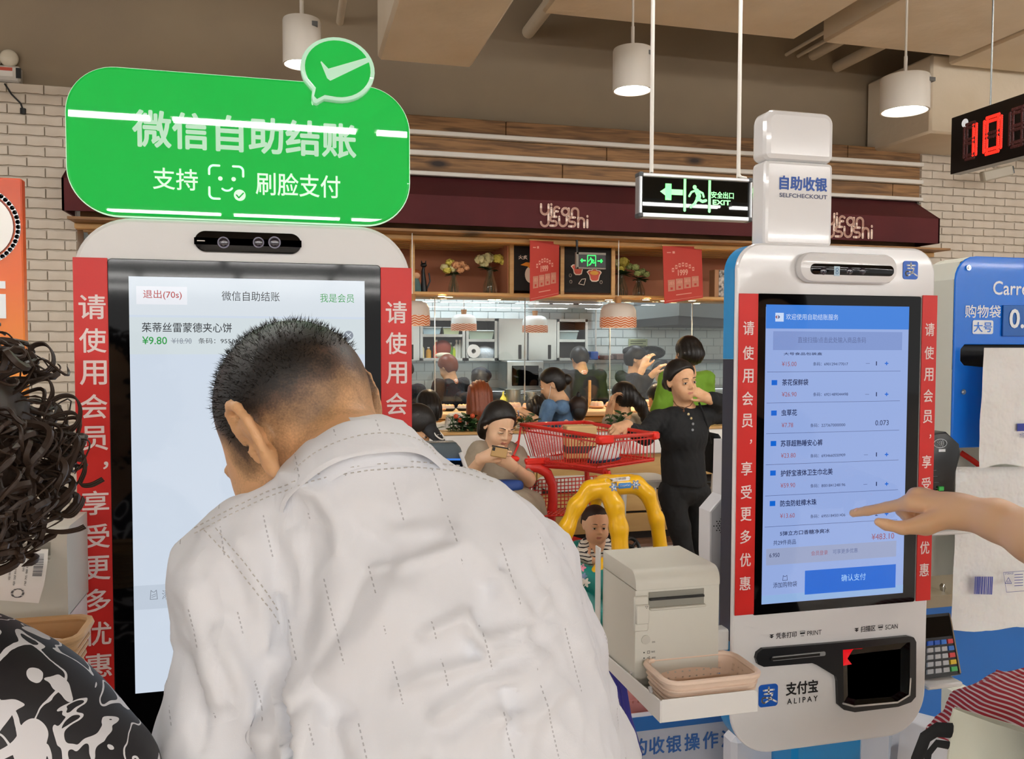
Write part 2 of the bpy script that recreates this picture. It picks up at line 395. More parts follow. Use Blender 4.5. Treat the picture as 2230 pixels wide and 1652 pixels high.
MB().box(c.x-.3, c.x+.3, 4.6, 5.15, zD-.02, zD+.0).build('frame', M('vent_dark', '4a4038', .7), v, smooth=0)
for k in range(8): MB().rbox((c.x, 4.66+k*.06, zD-.03), (.54, .03, .012), Matrix.Rotation(.5, 3, 'X')).build('slat', duct_mat, v, smooth=0)
# linear luminaires of the store (rows run across, behind the camera, plus one added ahead)
tube_m = M('tube_light', 'ffffff', .5, emit='fffdfa', es=TUBE_POWER); fix = M('fixture_white', 'efefec', .5)
nlum = 0
for Y0, xa, xb_ in ((-4.65, -7.5, 9), (2.5, -6.0, 10.0), (-9.9, -9, 12), (-13, -9, 14), (-17, -9, 14), (-22, -9, 16), (-27, -9, 16)):  # row ahead of the camera is added out of frame to light the background
    x = xa
    while x < xb_:
        L_ = 2.4 if Y0 < -10 else 1.5
        o = thing('linear_lamp', (x+L_/2, Y0, 3.4), 'long twin tube ceiling lamp of the store, of the rows behind the viewer and the added unseen row ahead', 'lamp', 'twin tube lamps over the store')
        MB().box(x, x+L_, Y0-.06, Y0+.06, 3.42, 3.47).build('housing', fix, o, smooth=0)
        for d in (-.035, .035): MB().cyl((x+.02, Y0+d, 3.405), (x+L_-.02, Y0+d, 3.405), .014, n=8).build('tube', tube_m, o)
        x += L_+.14
# cylinder pendant lamps
lamp_w = M('lamp_white', 'cfc9bf', .45)
for px, py0, py1, wpx, lab in ((1377, 102, 198, 80, 'white cylinder lamp hanging between exit sign rods and flat duct'), (658, 38, 142, 84, 'white cylinder lamp hanging behind the green speech bubble'), (1970, 162, 243, 86, 'white cylinder lamp hanging right of the white tower')):
    Y = 5.0; a = P(px, py1, Y); r = (P(px+wpx/2, py1, Y).x-P(px-wpx/2, py1, Y).x)/2; zt = P(px, py0+6, Y).z
    o = thing('cylinder_lamp', (a.x, Y, a.z), lab, 'lamp', 'white cylinder lamps under the ceiling')
    MB().lathe([(.012, zt-a.z+.002), (r*.97, zt-a.z), (r, zt-a.z-.01), (r, 0), (r*.93, 0), (r*.86, .03)], a, 36).build('housing', lamp_w, o)
    MB().lathe([(0, .03), (r*.87, .03)], a, 32).build('bulb', glow_w, o)
    MB().cyl((a.x, Y, zt), (a.x, Y, zt+.14), .012, n=8).cyl((a.x, Y, zt+.12), (a.x, Y, 5.2), .008, n=8).build('cord', lamp_w, o)
    MB().box(a.x+r*.5, a.x+r*.8, Y-r*.87, Y-r*.6, zt-.055, zt-.03).build('clip', steel_d, o, smooth=0)
# ================================================================ SUSHI BAR AND KITCHEN
terra = M('terracotta_wall', 'bb7c5a', .8, var=(1.5, 'ab6e50', 2))
YB = 9.6
xk0 = P(150, 700, YW).x; xk1 = xR
zs1 = P(893, 634, YW).z; zs0 = P(893, 641, YW).z        # shelf board
struct(MB().box(xk0-2, xk1+3, YB, YB+.1, 0, 3.2), 'wall_back', M('grout', 'c4cfd0', .6))
struct(MB().box(xk0-2.1, xk0-2, 7.2, YB+.1, 0, 3.2), 'trim_2', white_paint)
struct(MB().box(xk1+2.9, xk1+3, 7.4, YB+.1, 0, 3.2), 'trim_3', white_paint)
struct(MB().box(xk0-2, xk1+3, 7.4, YB+.1, 3.05, 3.15), 'trim_4', M('kitchen_ceiling', 'dfe3e3', .7))
# wall tiles, laid one by one
wb = bpy.data.objects['wall_back']; tw, th = .185, .098
mt = MB().rbox((0, 0, 0), (tw-.008, .016, th-.008), b=.003); ot = mt.build('tile', tile_w, org=(0, 0, 0)); tm = ot.data; bpy.data.objects.remove(ot)
zc_top = P(1090, 695, 9.2).z; xc_r = P(1281, 740, 9.2).x; rest = MB(); z = 3.0; row = 0; nt_ = 0
while z > .6:
    x = xk0-1.0 + (tw/2 if row % 2 else 0)
    while x < xk1+2.8:
        px_ = (x, YB, z); vis = (z > zc_top-.02 and P(893, 700, YB).x < x < P(1385, 700, YB).x) or (P(1278, 700, YB).x < x < P(1600, 700, YB).x and z > 1.6)
        if vis and z < 2.6:
            o = bpy.data.objects.new('tile', tm); COL.objects.link(o); o.parent = wb; o.location = Vector((x, YB-.006, z))-wb.location; nt_ += 1
        else: rest.box(x-tw/2+.004, x+tw/2-.004, YB-.012, YB, z-th/2+.004, z+th/2-.004)
        x += tw
    z -= th; row += 1
rest.build('tile_field', tile_w, wb, smooth=0, kind='stuff')
# kitchen ceiling panels
for k, x in enumerate((.5, 2.2, 3.9, 5.6)):
    o = thing('ceiling_panel_light', (x, 8.4, 3.0), 'flat square light panel in the kitchen ceiling behind the shelf', 'lamp', 'kitchen ceiling panels')
    MB().box(x-.45, x+.45, 8.0, 8.9, 3.0, 3.05).build('frame', fix, o, smooth=0); MB().box(x-.42, x+.42, 8.03, 8.87, 2.992, 3.0).build('diffuser', M('panel_glow', 'ffffff', .5, emit='f1f8ff', es=13), o, smooth=0)
# shelf above the glass
sh = thing('wall_shelf', (2.5, YW, zs0), 'long light wood open shelf with flowers and boards under the awning', 'shelf')
zb = [P(893, y, 6.8).z for y in (522, 511)]
x0s, x1s = P(180, 640, YW).x, xR
MB().rbox(((x0s+x1s)/2, 7.33, (zs0+zs1)/2), (x1s-x0s, .66, zs1-zs0), b=.005).build('shelf_board', oak, sh, smooth=0)
MB().box(x0s, x1s, 7.66, 7.7, zs0, zb[1]+.1).build('back_panel', terra, sh, smooth=0)
MB().rbox(((x0s+x1s)/2, 6.83, (zb[0]+zb[1])/2), (x1s-x0s, .1, zb[1]-zb[0]), b=.005).build('front_beam', oak, sh, smooth=0)
MB().box(x0s, x1s, 6.9, 7.7, zb[1]+.02, zb[1]+.05).build('top_panel', M('shelf_top', '8a5a3c', .8), sh, smooth=0)
for k, y in enumerate((7.05, 7.2, 7.36, 7.52)): MB().box(x0s, x1s, y, y+.05, zb[0]-.01+.02, zb[0]+.05).build('ceiling_slat', oak, sh, smooth=0)
for px in (899, 1115, 1225, 1336, 700):
    x = P(px, 590, YW).x; MB().rbox((x, 7.03, (zs1+zb[1])/2), (.035, .06, zb[1]-zs1+.02), b=.003).build('upright', oak, sh, smooth=0)
for px in (1112, 1224): 
    x = P(px, 590, YW).x; MB().box(x-.012, x+.005, 7.06, 7.66, zs1, zb[1]).build('divider', terra, sh, smooth=0)
gl_m = M('spot_glow', 'fff0d0', .5, emit='ffd9a0', es=75); ring = M('spot_ring', 'd8c8a8', .4)
for px, py in ((962, 643.5), (969, 638.5), (1077, 645), (1088, 641), (1312, 649), (1338, 646.5), (1407, 651), (1432, 648), (1507, 653), (1538, 650)):
    c = PZ(px, py, zs0-.003)
    if c.y > 7.62 or c.y < 7.02: c = Vector((P(px, py, 7.3).x, 7.1+.4*random.random(), zs0-.003))
    o = thing('downlight', c, 'small round downlight under the light wood shelf', 'lamp', 'downlights under the wood shelf')
    MB().lathe([(.045, .003), (.045, -.006), (.034, -.008)], c, 16).build('ring', ring, o); MB().lathe([(0, -.006), (.034, -.007)], c, 16).build('bulb', gl_m, o)
    ld_ = bpy.data.lights.new('downlight_spot', 'SPOT'); ld_.energy = 26; ld_.color = (1, .78, .5); ld_.spot_size = 2.1; ld_.spot_blend = .6; ld_.shadow_soft_size = .03; lo_ = bpy.data.objects.new('downlight_spot', ld_); COL.objects.link(lo_); lo_.parent = o; lo_.location = (0, 0, -.02)
MB().box(x0s, x1s, 6.58, 7.66, zb[1]+.001, zb[1]+.02).build('soffit', pine, sh, smooth=0)
MB().box(x0s, x1s, 6.97, 6.99, zb[1]+.02, za1-.03).build('backboard', pine, sh, smooth=0)
# chalkboards
board_m = M('chalkboard', '1d1a18', .8)
orange_i = M('ink_orange', 'e8912a', .6); cream_i = M('ink_cream', 'ecd9c4', .6); red_i = M('ink_red', 'c8553f', .6); yel_i = M('ink_yellow', 'e3a53a', .6)
def chalkboard(p0, p1, y0, y1, label):
    a = P(p0, y0, 7.02); b = P(p1, y1, 7.02); za, zb_ = P((p0+p1)/2, y1, 7.02).z, P((p0+p1)/2, y0, 7.02).z
    o = thing('menu_board', (a.x, 7.02, za), label, 'board'); MB().box(a.x, b.x, 7.015, 7.035, za, zb_).build('panel', board_m, o, smooth=0); return o
b1 = chalkboard(1118, 1222, 537, 633, 'black menu board with a nigiri drawing, partly behind the left red banner')
m = MB(); Tc(m, '火炙', 1139, 560, 20, 9, 7.014, .02); c = P(1148, 590, 7.013)
m.poly(ell2(c.x+.03, c.z-.03, .05, .07), 7.012, 0); m.build('lettering', cream_i, b1, smooth=0)
m = MB().poly([(c.x-.06, c.z+.05), (c.x-.01, c.z+.075), (c.x+.06, c.z+.07), (c.x+.1, c.z+.02), (c.x+.05, c.z+.0), (c.x, c.z+.04)], 7.0105); m.build('drawing', orange_i, b1, smooth=0)
b2 = chalkboard(1229, 1330, 539, 637, 'black menu board with two red sushi cup drawings behind the small exit sign')
def cupshape(cx, cy, s): 
    c = P(cx, cy, 7.0); return [(c.x+s*a, c.z+s*b) for a, b in ((-1, .35), (-.7, .6), (-.35, .6), (0, .95), (.4, .6), (.8, .55), (1, .3), (.75, -.05), (.6, -.7), (.3, -.85), (-.3, -.85), (-.55, -.6), (-.65, -.1))]
m = MB(); m.poly(cupshape(1259, 585, .063), 7.012, 0); m.poly(cupshape(1295, 598, .07), 7.0115, 0); m.poly(cupshape(1259, 585, .052), 7.010, 1); m.poly(cupshape(1295, 598, .059), 7.0095, 1)
c = P(1295, 594, 7); m.poly(ell2(c.x, c.z, .04, .018), 7.008, 2)
for px, py in ((1243, 599), (1310, 614), (1244, 613)): c = P(px, py, 7); m.stroke(ell2(c.x, c.z, .011, .013, 12), .006, 7.011, True, 0)
c = P(1268, 615, 7); m.stroke([(c.x-.03, c.z-.01), (c.x, c.z+.03), (c.x+.035, c.z+.035), (c.x+.02, c.z-.02), (c.x-.03, c.z-.01)], .005, 7.011, False, 0); m.build('drawing', [cream_i, red_i, yel_i], b2, smooth=0)
# small green exit sign in front of the board
exit_g = M('exit_green', '2bd65a', .5, emit='38e868', es=1.3); exit_l = M('exit_pale', 'a8ffb0', .4, emit='8dff9c', es=1.05); exit_b = M('exit_black', '050706', .012, spec=.35)
alu = M('aluminium', 'c9ccd0', .3, metal=.8); alu_d = M('sign_corner', '4a4d50', .4)
def runner(m, cx, cy, s, y, mi=0):
    """running figure in a door, s = door height"""
    def q(pts, wd=.07): m.stroke([(cx+s*a, cy+s*b) for a, b in pts], wd*s, y, mi=mi)
    m.poly(ell2(cx-.1*s, cy+.29*s, .075*s, .075*s, 14), y, mi)
    q([(-.02, .17), (.06, .0), (.02, -.1)], .17); q([(-.02, .2), (-.22, .12), (-.3, -.02)], .07); q([(.04, .17), (.2, .1), (.24, -.02)], .07)
    q([(.03, -.1), (.2, -.18), (.32, -.14)], .1); q([(0, -.1), (-.1, -.28), (-.24, -.38)], .1)
def door(m, cx, cy, s, y, mi=0):
    w = .41*s; m.stroke([(cx-w, cy-.5*s), (cx-w, cy+.5*s), (cx+w, cy+.5*s), (cx+w, cy-.5*s)], .085*s, y, mi=mi)
def arrow(m, cx, cy, l, h, y, d=-1, mi=0):
    m.poly([(cx+d*l/2, cy), (cx+d*(l/2-h*.75), cy+h/2), (cx+d*(l/2-h*.35), cy+h/2), (cx+d*(l/2-h*.62), cy+h*.17)][::1] + [(cx-d*l/2, cy+h*.17), (cx-d*l/2, cy-h*.17), (cx+d*(l/2-h*.62), cy-h*.17), (cx+d*(l/2-h*.35), cy-h/2), (cx+d*(l/2-h*.75), cy-h/2)], y, mi)
Ye = 6.6; a = P(1256, 585, Ye); b = P(1318, 551, Ye); cx, cz = (a.x+b.x)/2, (a.z+b.z)/2
es = thing('exit_sign', (cx, Ye, a.z), 'small green emergency exit sign with two arrows before the menu board', 'sign')
MB().box(a.x, b.x, Ye-.012, Ye+.012, a.z+.015, b.z-.015).build('panel', black, es, smooth=0)
MB().box(a.x-.005, b.x, Ye-.016, Ye+.016, b.z-.018, b.z).box(a.x-.005, b.x, Ye-.016, Ye+.016, a.z, a.z+.012).box(a.x-.01, a.x+.01, Ye-.016, Ye+.016, a.z, b.z).build('frame', M('frame_dim', '8a8478', .6), es, smooth=0)
MB().cyl((a.x+.0, Ye, b.z), (a.x+.0, Ye, zb[0]+.02), .01, n=8).build('rod', black, es)
m = MB(); door(m, cx, cz, .085, Ye-.0135); runner(m, cx, cz-.003, .085, Ye-.014); arrow(m, cx-.075, cz, .05, .03, Ye-.014); arrow(m, cx+.075, cz, .05, .03, Ye-.014, 1); m.build('symbol', exit_g, es, smooth=0)
# banners
ban = M('banner_red', 'b8382a', .6); banw = M('banner_print', 'd99a86', .6); banb = M('banner_beige', 'c07f68', .6)
def banner(c4, label):
    tl, tr, br_, bl = [P(x, y, Y) for x, y, Y in c4]; o = thing('hanging_banner', bl, label, 'banner', 'red promotional banners')
    def at(u, v, off=0): 
        p = bl + (br_-bl)*u*(1-v) + (tr-tl)*u*v + (tl-bl)*v; return p + Vector((0, -off, 0))
    n = Vector((0, .004, 0)); m = MB(); q = [bl, br_, tr, tl]; m.add(q+[p+n for p in q], [(0,1,2,3),(7,6,5,4),(0,4,5,1),(1,5,6,2),(2,6,7,3),(3,7,4,0)]); m.build('cloth', ban, o, smooth=0)
    MB().add([at(-.02, .99, .003), at(1.02, .99, .003), at(1.02, 1.01, .003), at(-.02, 1.01, .003), at(-.02, .99, -.012), at(1.02, .99, -.012), at(1.02, 1.01, -.012), at(-.02, 1.01, -.012)], [(0,1,2,3),(7,6,5,4),(0,4,5,1),(1,5,6,2),(2,6,7,3),(3,7,4,0)]).build('rod', oak, o, smooth=0)
    m = MB()
    def rect(u0, u1, v0, v1, mi, off=.002): m.add([at(u0, v0, off), at(u1, v0, off), at(u1, v1, off), at(u0, v1, off)], [(0, 1, 2, 3)], mi)
    for k in range(7):
        t = -1+k/3; u = .5+.26*t; v = .66-.09*t*t; rect(u-.028, u+.028, v-.035, v+.035, 0); rect(u-.018, u+.018, v-.012, v+.012, 2, .0025)
    A, B, C = at(.36, .46, .002), at(.62, .46, .002), at(.36, .57, .002); Tq(m, '1999', A, B, C, .03, 0)
    for k, s in enumerate(('减5', '减8', '减10', '减15')):
        u = .1+.205*k; rect(u, u+.18, .2+.01*k, .40+.01*k, 1); Tq(m, s, at(u+.02, .31+.01*k, .003), at(u+.16, .31+.01*k, .003), at(u+.02, .37+.01*k, .003), 0, 0); rect(u+.06, u+.12, .225+.01*k, .265+.01*k, 2, .003)
    rect(.3, .7, .115, .13, 0); rect(.03, .97, .035, .04, 0); rect(.1, .2, .87, .885, 0); rect(.24, .3, .86, .9, 0)
    m.build('print', [banw, banb, ban], o, smooth=0)
banner(((1154, 522, 6.70), (1218, 525, 6.80), (1217, 642, 6.80), (1154, 656, 6.70)), 'left red promotional banner hanging before the first menu board')
banner(((1443, 534, 6.70), (1528, 536, 6.80), (1531, 648, 6.80), (1447, 661, 6.70)), 'right red promotional banner hanging beside the flower vases')
# flowers
leafg = M('leaf_green', '33532a', .5); 
def petals(m, c, R, n, s, mi=0, sq=.8):
    for k in range(n):
        d = Vector(rng.normal(size=3)).normalized(); p = Vector(c) + Vector((d.x*R, d.y*R, d.z*R*sq))*random.uniform(.75, 1); t = d.orthogonal().normalized(); t.rotate(Matrix.Rotation(random.random()*6.3, 3, d)); b = d.cross(t)
        m.add([p+(t+b*.5)*s, p+(b-t*.6)*s+d*s*.3, p-(t+b*.4)*s, p+(t*.6-b)*s+d*s*.3], [(0, 1, 2, 3)], mi)
def leaf(m, p, d, l, w, mi=0):
    d = Vector(d).normalized(); s = d.cross(Vector((0, 0, 1))); s = s.normalized() if s.length > .1 else Vector((1, 0, 0)); u = s.cross(d); p = Vector(p)
    m.add([p, p+d*l*.35+s*w/2+u*l*.05, p+d*l*.75+s*w*.35-u*l*.02, p+d*l-u*l*.12, p+d*l*.75-s*w*.35-u*l*.02, p+d*l*.35-s*w/2+u*l*.05, p+d*l*.5-u*l*.03], [(0, 1, 6, 5), (1, 2, 6), (2, 3, 6), (3, 4, 6), (4, 5, 6)], mi)
glass_v = M('vase_glass', 'd8d8b0', .05, trans=.9, alpha=.55); stemm = M('stem_brown', '4a3a1e', .7)
def vase(px, py_b, py_n, wpx, blooms, label, clear=glass_v):
    Y = 7.25; b = P(px, py_b, Y); n = P(px, py_n, Y); r = (P(px+wpx/2, py_b, Y).x-b.x); h = n.z-zs1
    o = thing('flower_vase', (b.x, Y, zs1), label, 'vase', 'flower vases on the wood shelf'); c = Vector((b.x, Y, zs1))
    MB().lathe([(0, .002), (r*.9, .002), (r, h*.15), (r*.95, h*.4), (r*.55, h*.75), (r*.42, h*.9), (r*.5, h), (r*.46, h)], c, 20).build('vase', clear, o)
    m = MB()
    for k in range(6): m.cyl(c+Vector((r*.5*math.cos(k), r*.5*math.sin(k), .01)), c+Vector((r*.2*math.cos(k+2), r*.2*math.sin(k+2), h*1.15)), .004, n=5)
    m.build('stem', stemm, o)
    for bx, by, br_, colr in blooms:
        q = P(bx, by, Y+random.uniform(-.05, .05)); rr = br_*(P(1001, 580, Y).x-P(1000, 580, Y).x); m = MB().sph(q, (rr*.75, rr*.75, rr*.65), 10, 7); petals(m, q, rr, 70, rr*.3); m.build('bloom', colr, o, smooth=0)
    m = MB()
    for k in range(16):
        a = random.random()*6.28; leaf(m, c+Vector((0, 0, h*1.0)), (math.cos(a), math.sin(a)*.7, random.uniform(-.1, .5)), r*random.uniform(1.1, 2.0), r*.7)
    m.build('leaves', leafg, o)
fw = M('bloom_cream', 'e6dba0', .7, sss=.05); fy = M('bloom_yellow', 'e8d864', .7); fo = M('bloom_peach', 'e8ab77', .7); fg = M('bloom_green', 'b9c47a', .7)
vase(988, 627, 598, 24, [(968, 582, 9, fw), (980, 572, 10, fy), (993, 577, 10, fo), (1006, 576, 9, fo), (974, 588, 9, fy), (1016, 583, 7, fo), (985, 585, 9, fw), (1003, 588, 8, fo)], 'glass vase with peach and cream flowers, left on the shelf')
vase(1067, 629, 588, 30, [(1045, 565, 12, fw), (1062, 562, 14, fw), (1085, 563, 12, fy), (1097, 570, 9, fy), (1055, 574, 11, fw)], 'tall glass vase with pale yellow hydrangeas left of the first menu board')
vase(1352, 634, 598, 30, [(1342, 572, 10, fw), (1358, 570, 13, fy), (1352, 584, 10, fy), (1372, 580, 9, fg)], 'lit glass vase with yellow flowers right of the second menu board')
vase(1391, 636, 609, 26, [(1384, 582, 9, fg), (1398, 592, 10, fg), (1408, 597, 8, fg), (1388, 595, 8, fg)], 'round glass vase with green flowers beside the lit yellow flowers')
# figurines on the shelf
def P7(px, py): return P(px, py, 7.2)
o = thing('figurine', P7(922, 627), 'slim black cat figurine on the far left of the shelf', 'figurine'); c = P7(924, 627); c.z = zs1
MB().tube([c, c+V(-.005, 0, .1), c+V(-.01, 0, .19), c+V(-.005, 0, .22)], [.03, .022, .014, .01], 10).sph(c+V(-.005, 0, .235), (.028, .022, .02), 12, 8).tube([c+V(-.02, 0, .25), c+V(-.024, 0, .275)], [.008, .002], 6).tube([c+V(.01, 0, .25), c+V(.014, 0, .275)], [.008, .002], 6).tube([c+V(.02, 0, .03), c+V(.05, 0, .1), c+V(.04, 0, .17)], .007, 6).build('body', black, o)
o = thing('figurine', P7(904, 627), 'painted doll figurine beside the slim black cat', 'figurine'); c = P7(906, 627); c.z = zs1
MB().tube([c, c+V(0, 0, .07), c+V(0, 0, .12)], [.045, .04, .02], 12).build('body', M('doll_teal', '5a7d7c', .7), o); MB().sph(c+V(0, 0, .15), .035).build('head', M('doll_skin', 'e6b48c', .6), o); MB().sph(c+V(0, .01, .165), (.042, .04, .035)).build('hair', M('doll_hair', 'a2562a', .6), o)
o = thing('storage_tin', P7(1560, 637), 'printed paper tower box on the shelf next to the blue screen edge', 'box'); c = P7(1566, 637); c.z = zs1
MB().rbox(c+V(-.02, 0, .13), (.11, .11, .26), b=.004).build('box', M('tin_tan', 'b98b64', .7), o, smooth=0)
MB().rbox(c+V(.0, -.0575, .13), (.07, .004, .25)).build('sticker', M('tin_print', 'd9d0c4', .6, var=(30, '3a3432', 2)), o, smooth=0)
# glass front with thin posts
gp = M('pane_glass', 'ffffff', .0, trans=0, alpha=.10, spec=1.0, ior=1.52)
def glass_mat():
    m = bpy.data.materials.new('clear_pane'); m.use_nodes = True; nt = m.node_tree; nt.nodes.clear(); L = nt.links.new
    out = nt.nodes.new('ShaderNodeOutputMaterial'); t = nt.nodes.new('ShaderNodeBsdfTransparent'); g = nt.nodes.new('ShaderNodeBsdfGlossy'); g.inputs['Roughness'].default_value = 0.0
    t.inputs[0].default_value = (.97, .99, .98, 1); fr = nt.nodes.new('ShaderNodeFresnel'); fr.inputs[0].default_value = 1.5; mx = nt.nodes.new('ShaderNodeMixShader')
    L(fr.outputs[0], mx.inputs[0]); L(t.outputs[0], mx.inputs[1]); L(g.outputs[0], mx.inputs[2]); L(mx.outputs[0], out.inputs[0]); return m
pane = glass_mat()
zg0 = P(1100, 872, 7.25).z
gs = thing('glass_screen', (2.6, 7.25, zg0), 'tall clear glass partition between the sushi counter and the kitchen', 'glass partition')
pxs = [300, 520, 740, 947, 1143, 1328, 1506, 1690, 1880, 2100]
for k in range(len(pxs)-1):
    a, b = P(pxs[k], 760, 7.25).x, P(pxs[k+1], 760, 7.25).x
    MB().box(a+.006, b-.006, 7.245, 7.255, zg0, zs0).build('pane', pane, gs, smooth=0)
    MB().box(a-.003, a+.003, 7.244, 7.256, zg0, zs0).build('post', M('post_grey', '9a9d9c', .4), gs, smooth=0)
# conveyor counter
zc = P(1100, 893, 6.95).z; stone = M('counter_cream', 'd8bd94', .4)
cc = thing('sushi_counter', (2.6, 6.9, 0), 'long wooden conveyor counter of the sushi bar with plates on top', 'counter')
xa, xb_ = P(250, 880, 6.95).x, xR-.2
MB().rbox(((xa+xb_)/2, 6.96, zc-.02), (xb_-xa, .56, .04), b=.006).build('top', stone, cc, smooth=0)
MB().rbox(((xa+xb_)/2, 6.55, zc-.17), (xb_-xa, .42, .04), b=.006).build('eating_ledge', oak, cc, smooth=0)
MB().box(xa, xb_, 6.78, 7.2, 0, zc-.04).build('body', M('counter_dark', '6a4a30', .7), cc, smooth=0)
for k in range(3): MB().rbox(((xa+xb_)/2, 6.765, zc-.075-k*.052), (xb_-xa, .03, .046), b=.004).build('plank', oak2, cc, smooth=0)
lidm = M('clear_lid', 'ffffff', .08, alpha=.34, spec=.8); salmon = M('food_salmon', 'e87a3a', .5, var=(40, 'f2dcb0', 2)); ricem = M('food_rice', 'f0dcb0', .6, var=(50, 'e08a30', 2)); platem = M('plate_peach', 'e8b48c', .4); darkp = M('tray_black', '221c1a', .4)
def food(px, py, wpx, lab, st=0, Y=6.98):
    p = P(px, py, Y); r = (P(px+wpx/2, py, Y).x-p.x); c = Vector((p.x, Y, zc)); h = r*.95
    o = thing('food_box', c, lab, 'food', 'lidded sushi boxes on the conveyor')
    MB().lathe([(0, .002), (r*.7, .002), (r*1.1, .018), (r*1.1, .024), (0, .024)], c, 20).build('plate', platem if st else darkp, o)
    m = MB()
    for k in range(5): m.sph(c+V(r*.55*math.cos(k*1.3), r*.4*math.sin(k*1.3), .024+r*.28), (r*.36, r*.26, r*.34), 10, 6)
    m.build('sushi', salmon if (int(px) % 2) else ricem, o)
    MB().lathe([(r*1.0, .024), (r*.95, h*.6), (r*.8, h), (0, h*1.02)], c, 20).build('lid', lidm, o); return r
for px, py, wp, lab in ((908, 880, 30, 'lidded sushi box at the left end of the counter, beside the red strip'), (958, 880, 30, 'lidded sushi box right of the bob-haired child'), (978, 880, 26, 'second lidded sushi box right of the bob-haired child'), (1008, 880, 26, 'lidded sushi box left of the auburn hair'), (1094, 886, 28, 'low sushi box right of the auburn hair'), (1120, 880, 32, 'high sushi box under the steel pot'), (1150, 888, 26, 'small sushi box left of the waitress'), (1300, 868, 30, 'sushi box right of the yellow post'), (1330, 870, 24, 'sushi box touching the ponytail woman'), (1400, 884, 34, 'wide sushi box left of the woman in black'), (1425, 882, 24, 'sushi box by the shoulder of the woman in black'), (1245, 885, 26, 'sushi box under the back turned cook')):
    food(px, py, wp, lab, int(px) % 3)
def pot(px, py, wpx, hpx, Y, lab, z0=None, mat_=steel):
    p = P(px, py, Y); r = (P(px+wpx/2, py, Y).x-p.x); h = P(px, py-hpx, Y).z-p.z; c = Vector((p.x, Y, z0 if z0 else p.z)); h = p.z+h-c.z
    o = thing('cooking_pot', c, lab, 'pot'); MB().lathe([(0, 0), (r*.95, 0), (r, .01), (r, h), (r*1.04, h), (r*.97, h-.005), (r*.95, .01), (0, .01)], c, 24).build('body', mat_, o)
    m = MB()
    for s in (-1, 1): m.tube([c+V(s*r, -.03, h*.8), c+V(s*(r+.03), -.02, h*.8), c+V(s*(r+.03), .02, h*.8), c+V(s*r, .03, h*.8)], .005, 6)
    m.build('handle', steel_d, o)
kz = P(1115, 850, 8.9).z
kc = thing('kitchen_counter', (2.5, 9.2, 0), 'stainless steel work counter along the kitchen back wall', 'counter')
MB().rbox((2.8, 9.2, kz-.02), (9.6, .75, .04), b=.004).build('top', steel, kc, smooth=0); MB().box(-2, 7.6, 8.9, 9.55, .1, kz-.04).build('body', steel, kc, smooth=0)
mc = thing('kitchen_island', (2.0, 7.6, 0), 'low prep table behind the glass with pots', 'table'); MB().rbox((2.6, 7.6, zc-.09), (5.5, .46, .03), b=.004).build('top', steel, mc, smooth=0); MB().box(0, 5.3, 7.42, 7.8, .1, zc-.11).build('body', steel, mc, smooth=0)
pot(1116, 861, 34, 14, 7.62, 'wide steel pot behind the glass left of the waitress', zc-.075); pot(1156, 862, 24, 9, 7.62, 'low steel pot left of the waitress', zc-.075)
o = thing('sauce_bottle', P(1110, 848, 8.0), 'yellow squeeze bottle behind the steel pot', 'bottle'); c = P(1096, 848, 7.6); c.z = zc-.075+.0; MB().lathe([(0, 0), (.03, 0), (.03, .13), (.018, .15), (0, .15)], c, 14).build('body', M('mustard', 'd9cf5a', .4), o); MB().lathe([(.016, .15), (.004, .2), (0, .2)], c, 10).build('nozzle', MATS['mustard'], o)
o = thing('bamboo_pole', P(1285, 880, 7.0), 'upright light wooden pole between the cook and the girl', 'pole'); a, b = P(1284, 885, 7.0), P(1284, 830, 7.0); MB().rbox(((a+b)/2), (.022, .022, b.z-a.z+.02), b=.003).build('pole', oak, o, smooth=0)
# steel wall cabinets
Yc = 9.2
def zc_(py): return P(1090, py, Yc).z
def xc_(px): return P(px, 740, Yc).x
top, bot = zc_(693), zc_(785)
def cabinet(p0, p1, openx, label, shelf=None):
    x0, x1 = xc_(p0), xc_(p1); o = thing('wall_cabinet', ((x0+x1)/2, 9.4, bot), label, 'cabinet', 'steel wall cabinets in the kitchen'); t = .03
    MB().box(x0, x1, Yc, YB, top-t, top).box(x0, x1, Yc, YB, bot, bot+t).box(x0, x0+t, Yc, YB, bot, top).box(x1-t, x1, Yc, YB, bot, top).box(x0, x1, YB-.02, YB-.005, bot, top).build('body', steel, o, smooth=0)
    if openx:
        z = zc_(728 if p0 < 1000 else 738) ; z = zc_(738) if p0 > 1200 or p0 > 1015 else z; MB().box(x0+t, x1-t, Yc+.01, YB-.02, z-.03, z).build('shelf_board', steel, o, smooth=0)
        MB().box(x0+t, x1-t, YB-.03, YB-.021, bot+t, top-t).build('back', M('cab_dark', '4d4a4a', .5), o, smooth=0)
    else:
        MB().rbox(((x0+x1)/2, Yc-.012, (top+bot)/2), (x1-x0-.01, .022, top-bot-.01), b=.003).build('door', steel, o, smooth=0)
        MB().rbox((x1-.09, Yc-.026, zc_(766)), (.035, .012, .16), b=.003).build('handle', black, o, smooth=0)
    return o
cabinet(870, 914, False, 'closed cabinet at the left end, beside the red strip'); cabinet(915, 1013, True, 'open steel cabinet with bottles below two storage boxes'); cabinet(1015, 1083, True, 'open steel cabinet with one storage box above a paper roll')
cabinet(1084, 1148, False, 'closed cabinet door directly right of the paper roll shelf'); cabinet(1149, 1212, False, 'closed cabinet door with black handle left of the empty shelf'); cabinet(1213, 1280, True, 'open cabinet at the right end with one pale box')
